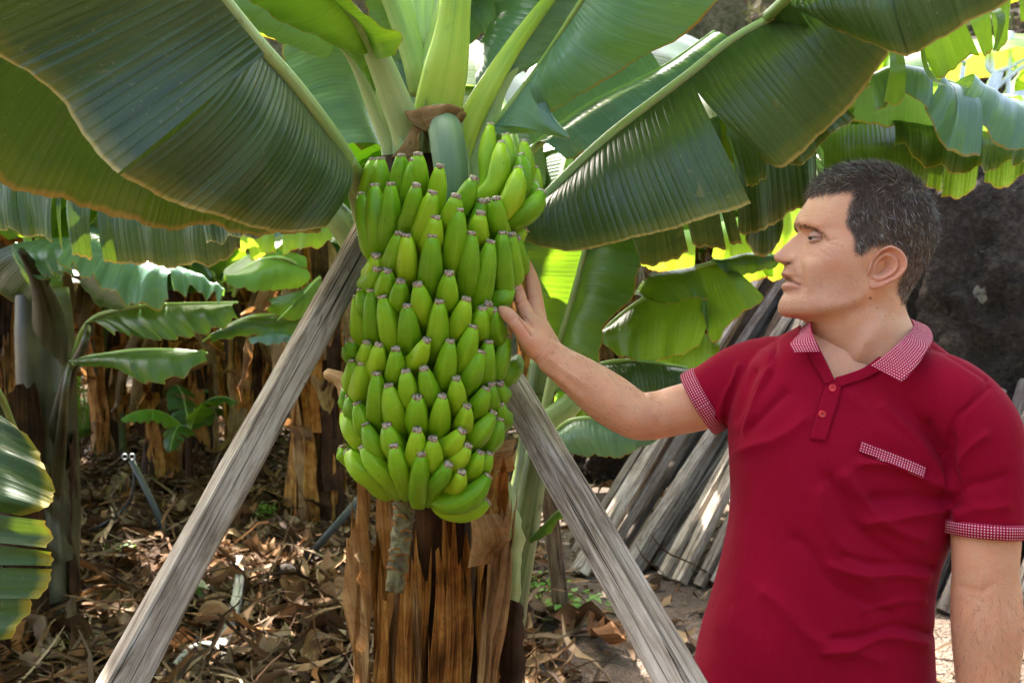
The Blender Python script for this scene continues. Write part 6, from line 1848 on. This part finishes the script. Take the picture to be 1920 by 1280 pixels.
px_leaf(rplant, M['leaf_under_shaded'], [(1010, 740, 2.55), (1105, 690, 2.52), (1180, 676, 2.5), (1290, 690, 2.48)], [
    ([(1105, 690, 2.52), (1180, 676, 2.5), (1290, 690, 2.48)], [(1140, 712, 2.46), (1200, 742, 2.44), (1292, 738, 2.44)], dict(nu=30, nv=10, bulge=0.02)),
], rib=(0.008, 0.004))
px_leaf(rplant, M['leaf_sky_tint'], [(1000, 880, 2.5), (1040, 812, 2.4), (1090, 784, 2.32), (1200, 798, 2.25), (1250, 815, 2.22)], [
    ([(1040, 812, 2.4), (1090, 784, 2.32), (1200, 798, 2.25), (1250, 815, 2.22)], [(1055, 842, 2.34), (1110, 856, 2.28), (1180, 851, 2.22), (1232, 826, 2.2)], dict(nu=40, nv=10, bulge=0.02, ripple=0.004)),
], rib=(0.008, 0.003))
for k, (az, L, W, e0, e1) in enumerate([(-60, 1.7, 0.32, 82, 0), (-20, 1.9, 0.36, 82, -5), (20, 1.9, 0.36, 82, -5), (60, 1.8, 0.34, 80, -8), (100, 1.6, 0.30, 80, -5)]):
    make_leaf(rplant, P(1020, 640, 2.57), az, L, W, e0, e1, M['leaf'], seed=60 + k, droop=0.35, tears=3, nt=30, nv=6, bend=0.9)
# green fingers of a second small bunch half hidden there
sb = thing('banana_bunch', P(1085, 780, 2.62), 'few small green bananas half hidden under the forearm', 'banana bunch')
for pts in ([(1060, 745, 2.62), (1068, 765, 2.6), (1070, 788, 2.6)], [(1078, 748, 2.64), (1085, 768, 2.62), (1088, 792, 2.62)], [(1095, 750, 2.66), (1102, 768, 2.64), (1108, 785, 2.64)], [(1050, 735, 2.66), (1052, 752, 2.65), (1050, 772, 2.65)]):
    s = spline(PP(pts), 10)
    V, F, UV = tube_data(s, 0.019 * np.interp(np.linspace(0, 1, 11), [0, .2, .5, .8, 1], [.5, .85, 1, .85, .4]), 12)
    UV[:, 0] = np.repeat(np.linspace(0.2, 0.9, 11), 12)
    add('banana', make_mesh('banana', V, F, True, UV), M['banana'], sb)
pet('stalk', [(1040, 725, 2.66), (1078, 742, 2.66), (1110, 755, 2.67)], [8, 9, 6], M['stalk'], sb)

# arched leaf over the man's head on the right, belongs to a plant behind the rock
ap = Vector((2.05, 3.3, 0))
aplant = thing('banana_plant', ap, 'banana plant arching a torn pale leaf over the head of the man', 'banana plant')
w = spline([ap, ap + Vector((0, 0, 0.8)), ap + Vector((-0.03, 0, 1.5)), ap + Vector((-0.05, 0, 1.95))], 20)
tube('pseudostem', w, np.linspace(0.13, 0.09, 21), M['sheath_dark'], aplant, 18)
px_leaf(aplant, M['leaf_sky_tint'], [(2060, 330, 3.2), (1990, 232, 2.9), (1880, 188, 2.7), (1800, 162, 2.65), (1720, 138, 2.6), (1655, 142, 2.6), (1590, 190, 2.65)], [
    ([(1640, 144, 2.6), (1715, 138, 2.6)], [(1642, 205, 2.5), (1690, 178, 2.46), (1748, 208, 2.44)], dict(nu=24, nv=12, bulge=0.05)),
    ([(1718, 138, 2.6), (1788, 158, 2.63)], [(1738, 198, 2.44), (1768, 280, 2.4), (1800, 284, 2.4), (1838, 296, 2.4)], dict(nu=30, nv=14, bulge=0.06)),
    ([(1786, 157, 2.63), (1882, 190, 2.7)], [(1800, 195, 2.46), (1850, 252, 2.46), (1885, 278, 2.48), (1925, 290, 2.5)], dict(nu=30, nv=14, bulge=0.06)),
    ([(1880, 189, 2.7), (1990, 232, 2.9)], [(1895, 232, 2.54), (1930, 262, 2.56), (1990, 290, 2.6)], dict(nu=24, nv=12, bulge=0.05)),
    ([(1640, 146, 2.62), (1715, 140, 2.62), (1880, 191, 2.72)], [(1600, 232, 2.85), (1740, 240, 2.85), (1920, 262, 2.85)], dict(nu=30, nv=12, bulge=-0.06)),
], rib=(0.012, 0.006))
px_leaf(aplant, M['leaf_under_shaded'], [(2050, 300, 3.2), (1900, 240, 3.0), (1740, 228, 2.9), (1650, 230, 2.9)], [
    ([(1655, 230, 2.9), (1760, 228, 2.9), (1930, 245, 3.0)], [(1680, 272, 2.8), (1740, 310, 2.78), (1790, 322, 2.78), (1850, 318, 2.8), (1930, 300, 2.85)], dict(nu=40, nv=10, bulge=0.04, ripple=0.012)),
    ([(1540, 235, 3.0), (1740, 230, 2.95)], [(1545, 330, 2.95), (1640, 350, 2.9), (1738, 346, 2.9)], dict(nu=24, nv=10, bulge=0.03)),
    ([(1735, 240, 3.0), (1765, 242, 3.0)], [(1736, 352, 2.95), (1762, 360, 2.95)], dict(nu=10, nv=10)),
    ([(1768, 242, 3.0), (1835, 246, 3.0)], [(1766, 372, 2.95), (1795, 372, 2.95), (1830, 352, 2.95)], dict(nu=14, nv=10)),
    ([(1838, 250, 3.0), (1930, 262, 3.0)], [(1845, 345, 2.95), (1880, 352, 2.95), (1925, 325, 2.95)], dict(nu=14, nv=10)),
], rib=(0.010, 0.005))
px_leaf(aplant, M['leaf_lime'], [(2050, 280, 3.3), (1800, 230, 3.4), (1500, 300, 3.4), (1400, 400, 3.3)], [
    ([(1440, 380, 3.3), (1530, 320, 3.4)], [(1415, 470, 3.2), (1452, 530, 3.2), (1495, 480, 3.25), (1540, 420, 3.3)], dict(nu=24, nv=10)),
    ([(1340, 420, 3.3), (1440, 390, 3.3)], [(1335, 480, 3.2), (1380, 530, 3.2), (1450, 520, 3.2)], dict(nu=20, nv=10)),
    ([(1180, 440, 3.2), (1300, 430, 3.3)], [(1200, 500, 3.2), (1300, 520, 3.2)], dict(nu=20, nv=8)),
], name='leaf_strip')

# ------------------------------------------------------------------ green sucker at the foot of the big plant
sk = Vector(((955 - 960) / FPX * 2.15, 2.15, 0))
sucker = thing('banana_sucker', sk, 'thick green sucker growing right of the big brown stem', 'banana sucker')
w = spline([sk, P(945, 1280, 2.14), P(958, 1130, 2.13), P(985, 980, 2.12), P(1002, 880, 2.12), P(1010, 835, 2.12)], 30)
tube('stem', w, np.interp(np.linspace(0, 1, 31), [0, .4, .8, 1], [0.06, 0.048, 0.034, 0.026]), M['pseudostem'], sucker, 18)
for A, B, m in (([(930, 880, 2.08), (945, 940, 2.07), (950, 1040, 2.07), (935, 1180, 2.08)], [(942, 878, 2.06), (975, 960, 2.06), (980, 1050, 2.06), (965, 1180, 2.07)], M['petiole']),
                ([(930, 1120, 2.06), (905, 1190, 2.05), (890, 1300, 2.04)], [(945, 1125, 2.05), (935, 1200, 2.03), (930, 1300, 2.02)], M['sheath']),
                ([(948, 1120, 2.05), (940, 1200, 2.04), (935, 1300, 2.03)], [(975, 1130, 2.06), (985, 1200, 2.05), (980, 1300, 2.05)], M['sheath_dark']),
                ([(918, 842, 2.1), (940, 828, 2.08), (968, 822, 2.07)], [(918, 880, 2.1), (945, 884, 2.08), (965, 880, 2.07)], M['sheath_pale']),
                ([(1005, 1010, 2.1), (1040, 960, 2.08), (1080, 942, 2.06)], [(1000, 1020, 2.1), (1042, 985, 2.07), (1072, 960, 2.06)], M['leaf'])):
    b = Builder(); b.put(*patch_data(PP(A), PP(B), nu=24, nv=8, bulge=0.015, rag=0.003))
    add('leaf' if m is M['leaf'] else 'sheath', b.mesh('sheath'), m, sucker)

# ------------------------------------------------------------------ stacked timber, rock, post
for k in range(70):
    u = (k / 69) ** 1.35
    bx = 0.36 + 2.05 * u + rng.uniform(-0.05, 0.05)
    byy = 5.25 - 0.75 * u + rng.uniform(-0.12, 0.16) + (0.22 if k % 2 == 0 else 0)
    L = rng.uniform(0.95, 1.2) * (1.0 if u < 0.42 else 0.55)
    dirv = Vector((1.30 + rng.uniform(-0.22, 0.18) - 0.35 * u, 0.75 + rng.uniform(-0.12, 0.12), 1.72 + rng.uniform(-0.2, 0.15)))
    p0 = Vector((bx, byy, 0.01)); p1 = p0 + dirv * L
    r_ = rng.uniform(0.042, 0.072)
    o = timber('timber_pole', p0, p1, r_, r_ * rng.uniform(0.8, 1.0), r_ * rng.uniform(0.8, 1.1), r_ * 0.85, [M['wood_dark'], M['wood'], M['wood_brown'], M['wood_dark']][k % 4], 5 + k * 0.77, n=22, roll=rng.uniform(0, 1.5), bend=rng.uniform(-0.03, 0.03), rough=1.5)
    tag(o, ['dark cracked timber pole in the leaning stack behind the man', 'pale grey timber pole in the leaning stack behind the man', 'brown timber pole in the leaning stack behind the man', 'dark cracked timber pole in the leaning stack behind the man'][k % 4], 'timber pole', 'timber poles leaning in a stack')

def rock_mat():
    g = Nodes('basalt')
    ob = g.obj()
    a = g.noise(ob, 2.2, 6, 0.65); b = g.noise(ob, 28.0, 5, 0.7)
    c = g.ramp(g.math('ADD', g.math('MULTIPLY', a, 0.5), g.math('MULTIPLY', b, 0.5)), [(0.34, (0.018, 0.013, 0.010)), (0.5, (0.060, 0.045, 0.034)), (0.64, (0.140, 0.108, 0.084))])
    li = g.noise(ob, 5.5, 3, 0.6)
    c = g.mix(g.math('MULTIPLY', g.ramp(li, [(0.68, 0.0), (0.71, 1.0)]), 0.8), c, (0.36, 0.32, 0.26))
    v = g.n('ShaderNodeTexVoronoi', i_Scale=3.0); g.l(ob, v.inputs['Vector'])
    h = g.math('ADD', g.math('ADD', a, g.math('MULTIPLY', b, 0.9)), g.math('MULTIPLY', v.outputs['Distance'], 0.8))
    g.set(c, 0.9, 0.15, g.bump(h, 1.0, 0.12))
    return g.m
M['rock'] = rock_mat()
def boulder(name, c, size, seed, label, n=90):
    me = bpy.data.meshes.new(name); bm = bmesh.new()
    bmesh.ops.create_icosphere(bm, subdivisions=6, radius=1.0)
    for v in bm.verts:
        q = v.co.normalized()
        q = Vector([math.copysign(abs(t) ** 0.7, t) for t in q])
        f = noise.fractal(q * 1.4 + Vector((seed, 0, 0)), 0.8, 2.0, 5) * 0.18 + 0.05 * noise.ridged_multi_fractal(q * 3.1 + Vector((seed, 2, 0)), 0.7, 2.1, 5, 0.9, 2.0) - 0.05 * abs(noise.noise(q * 7 + Vector((0, seed, 0)))) + 0.02 * noise.cell(q * 9)
        q = q * (1 + f)
        v.co = Vector((c[0] + q.x * size[0], c[1] + q.y * size[1], c[2] + q.z * size[2]))
    bm.to_mesh(me); bm.free()
    me.polygons.foreach_set('use_smooth', np.ones(len(me.polygons), bool))
    return tag(add(name, me, M['rock']), label, 'rock')
boulder('rock', (3.40, 5.9, 0.85), (1.35, 0.7, 1.38), 2.0, 'huge dark basalt rock with pale lichen behind the man')
boulder('rock', (1.0, 8.0, 0.15), (0.5, 0.4, 0.35), 9.0, 'low rock in the light beyond the foot of the timber stack')
# post
o = timber('wooden_stake', ground_point(1055, 1168), P(1022, 860, (ground_point(1055, 1168) - CAMP).dot(CF)), 0.075, 0.07, 0.07, 0.065, M['wood_brown'], 33.0, n=24, rough=1.2)
tag(o, 'dark upright stake standing between the sucker and the timber stack', 'stake')
o = timber('wooden_prop', ground_point(300, 850), P(135, 600, 8.6), 0.09, 0.08, 0.09, 0.08, M['wood_brown'], 35.0, n=16)
tag(o, 'thin brown prop slanting behind the dark leaf on the left', 'prop')

# ------------------------------------------------------------------ irrigation pipes and bits on the ground
def px_ground_tube(name, pts, r, mat, label, cat):
    return tag(tube(name, spline(pts, 40), r, mat, None, 12), label, cat)
gd = (ground_point(318, 1015) - CAMP).dot(CF)
riser = thing('water_riser', ground_point(318, 1015), 'grey irrigation riser with a small metal sprinkler head', 'irrigation pipe')
tube('pipe', [ground_point(320, 1020), P(290, 950, gd), P(247, 862, gd)], 0.019, M['pipe'], riser, 12)
tube('hose', spline([P(247, 862, gd), P(252, 900, gd), P(238, 945, gd), P(190, 985, gd - .1), ground_point(130, 1015) + Vector((0, 0, .03)), ground_point(80, 1030) + Vector((0, 0, .02))], 40), 0.010, M['hose'], riser, 8)
for s in (-1, 1):
    c = P(241 + 7 * s, 856, gd - 0.01)
    tube('sprinkler_head', [c + Vector((0.016 * math.cos(f), 0, 0.016 * math.sin(f))) for f in np.linspace(0, 2 * pi, 17)], 0.004, M['grey_metal'], riser, 6)
a0 = ground_point(562, 1062); b0 = P(700, 905, (a0 - CAMP).dot(CF) + 0.1)
tag(tube('pipe', [a0, a0.lerp(b0, .5), b0], 0.022, M['pipe'], None, 12), 'straight grey pipe sticking up slanted from the litter left of the stem', 'pipe')
px_ground_tube('hose', [ground_point(985, 1225) + Vector((0, 0, .02)), ground_point(1000, 1250) + Vector((0, 0, .02)), ground_point(1018, 1275) + Vector((0, 0, .02)), ground_point(1035, 1330) + Vector((0, 0, .02))], 0.022, M['pipe'], 'thick grey hose end lying on soil at the bottom centre', 'hose')
px_ground_tube('hose', [ground_point(640, 1010) + Vector((0, 0, .03)), ground_point(665, 1040) + Vector((0, 0, .05)), ground_point(700, 1060) + Vector((0, 0, .03))], 0.010, M['pipe'], 'thin bluish hose on the litter beside the brown stem', 'hose')
M['bleached'] = wood_material('bleached_branch', [(0.30, (0.20, 0.17, 0.14)), (0.5, (0.40, 0.37, 0.33)), (0.7, (0.60, 0.57, 0.52))])
o = timber('branch', ground_point(408, 1250) + Vector((0, 0, .05)), ground_point(448, 1065) + Vector((0, 0, .06)), 0.07, 0.05, 0.05, 0.04, M['bleached'], 51.0, n=26, bend=0.035)
tag(o, 'bleached pale piece of wood lying on the litter', 'branch')
px_ground_tube('branch', [ground_point(325, 1275) + Vector((0, 0, .05)), ground_point(365, 1256) + Vector((0, 0, .09)), ground_point(410, 1256) + Vector((0, 0, .09)), ground_point(440, 1285) + Vector((0, 0, .05))], 0.018, M['bleached'], 'thin bent pale twig at the bottom of the litter', 'twig')
px_ground_tube('stone', [ground_point(512, 1098) + Vector((0, 0, .04)), ground_point(535, 1094) + Vector((0, 0, .055)), ground_point(560, 1092) + Vector((0, 0, .04))], np.concatenate([np.linspace(0.01, 0.05, 14), np.full(13, 0.05), np.linspace(0.05, 0.01, 14)]), M['rock'], 'smooth dark oval stone on the litter', 'stone')
for A, B, lab in (([(1130, 1185), (1190, 1160)], 0.014, 'thin brown stick lying on the bare soil'), ([(1000, 1205), (1105, 1190)], 0.018, 'long brown stick on soil near the stake')):
    px_ground_tube('stick', [ground_point(*A[0]) + Vector((0, 0, .02)), ground_point(*A[1]) + Vector((0, 0, .02))], B, M['wood_brown'], lab, 'stick')

# weeds
def weed(px, py, n, h, spread, label, mat, leaf=0.03):
    g0 = ground_point(px, py)
    root = thing('weed', g0, label, 'weed')
    b = Builder()
    for k in range(n):
        a = rng.uniform(0, 2 * pi); rr_ = spread * math.sqrt(rng.random()); hh = h * rng.uniform(0.3, 1)
        c = g0 + Vector((math.cos(a) * rr_, math.sin(a) * rr_, hh))
        l = leaf * rng.uniform(0.6, 1.3)
        d = Vector((math.cos(a + rng.uniform(-1, 1)), math.sin(a + rng.uniform(-1, 1)), rng.uniform(-0.4, 0.5))).normalized()
        s = d.cross(Vector((0, 0, 1))).normalized() * l * 0.42
        up = Vector((0, 0, l * 0.12))
        b.put([tuple(c - d * l * .5), tuple(c - s - d * l * .1 + up), tuple(c + d * l * .5), tuple(c + s - d * l * .1 + up)], [(0, 1, 2, 3)], [(0, 0), (.3, .3), (.6, 0), (.3, .3)])
        if k % 3 == 0:
            t = Builder()
            V, F, UV = tube_data([g0 + Vector((math.cos(a) * rr_ * .2, math.sin(a) * rr_ * .2, 0)), c.lerp(g0, .4) + Vector((0, 0, hh * .1)), c], [0.002, 0.0015, 0.001], 5)
            b.put(V, F, UV)
    o = add('foliage', b.mesh('foliage', False), mat, root)
weed(478, 985, 260, 0.13, 0.13, 'feathery green weed tuft on the litter beside the left prop', M['leaf_lime'], 0.022)
weed(215, 1055, 90, 0.10, 0.12, 'small wispy weed on the litter near the dark trunk', M['leaf_lime'], 0.022)
weed(340, 1160, 14, 0.22, 0.10, 'broad leaved green seedling in front of the left prop', M['leaf'], 0.09)
weed(268, 905, 140, 0.10, 0.2, 'low green weeds in the litter behind the water riser', M['leaf_lime'], 0.03)
weed(1060, 1165, 70, 0.13, 0.16, 'round leaved green weed at the foot of the dark stake', M['leaf_lime'], 0.05)
weed(1180, 1155, 50, 0.10, 0.10, 'small round leaved weed on the soil before the timber', M['leaf_lime'], 0.045)
weed(1020, 1120, 40, 0.12, 0.12, 'pale green weed behind the sucker on the soil', M['leaf_lime'], 0.045)
weed(150, 1240, 30, 0.08, 0.10, 'little green weed in the lower left shade', M['leaf'], 0.04)
weed(170, 830, 700, 0.9, 0.5, 'leafy sunlit shrub behind the leaning brown trunk', M['leaf_lime'], 0.05)

# sunlit scrub on the bank at the upper right
b = Builder()
for k in range(9000):
    x = rng.uniform(4.5, 15); z = rng.uniform(1.5, 9.5)
    y = 17.0 + 5 * z / 11.0 - 0.25 + rng.uniform(-0.8, 0.2)
    l = rng.uniform(0.05, 0.16)
    q = rng.normal(0, 1, (4, 3)) * l * 0.6
    b.put(np.array([x, y, z]) + q, [(0, 1, 2, 3)], None, [(0.34, 0.30, 0.13), (0.20, 0.22, 0.06), (0.42, 0.34, 0.22), (0.15, 0.10, 0.06)][k % 4])
M['scrub'] = (lambda g: g.set(g.n('ShaderNodeAttribute', attribute_name='Col').outputs['Color'], 0.8, 0.2))(Nodes('dry_scrub'))
tag(add('scrub', b.mesh('scrub', False), M['scrub']), 'dry sunlit scrub on the bank at the upper right', None, kind='stuff')
# white metal frame
fd = 6.4
fr_ = thing('metal_frame', (P(1860, 165, fd).x, P(1860, 165, fd).y, 1.9), 'white bent tubular metal frame with flat plates at the upper right', 'metal frame')
for pts in ([(1866, 330, fd), (1860, 120, fd), (1853, 90, fd)], [(1853, 80, fd), (1850, 120, fd), (1858, 134, fd), (1872, 134, fd), (1900, 122, fd), (1940, 100, fd)], [(1895, 60, fd), (1893, 120, fd), (1890, 175, fd), (1888, 330, fd)], [(1808, 115, fd), (1803, 160, fd), (1800, 330, fd)], [(1862, 170, fd), (1890, 145, fd), (1940, 110, fd)]):
    tube('tube', spline(PP(pts), 24), 0.016, M['white_metal'], fr_, 10)
for q in ([(1846, 168), (1862, 136), (1882, 136), (1868, 178)], [(1884, 190), (1902, 172), (1925, 168), (1915, 196)]):
    a = PP([(x, y, fd - 0.03) for x, y in q]); c = [p + Vector((0, 0.02, 0)) for p in a]
    add('plate', make_mesh('plate', [tuple(p) for p in a + c], [(0, 1, 2, 3), (7, 6, 5, 4), (0, 4, 5, 1), (1, 5, 6, 2), (2, 6, 7, 3), (3, 7, 4, 0)], False), M['white_metal'], fr_)
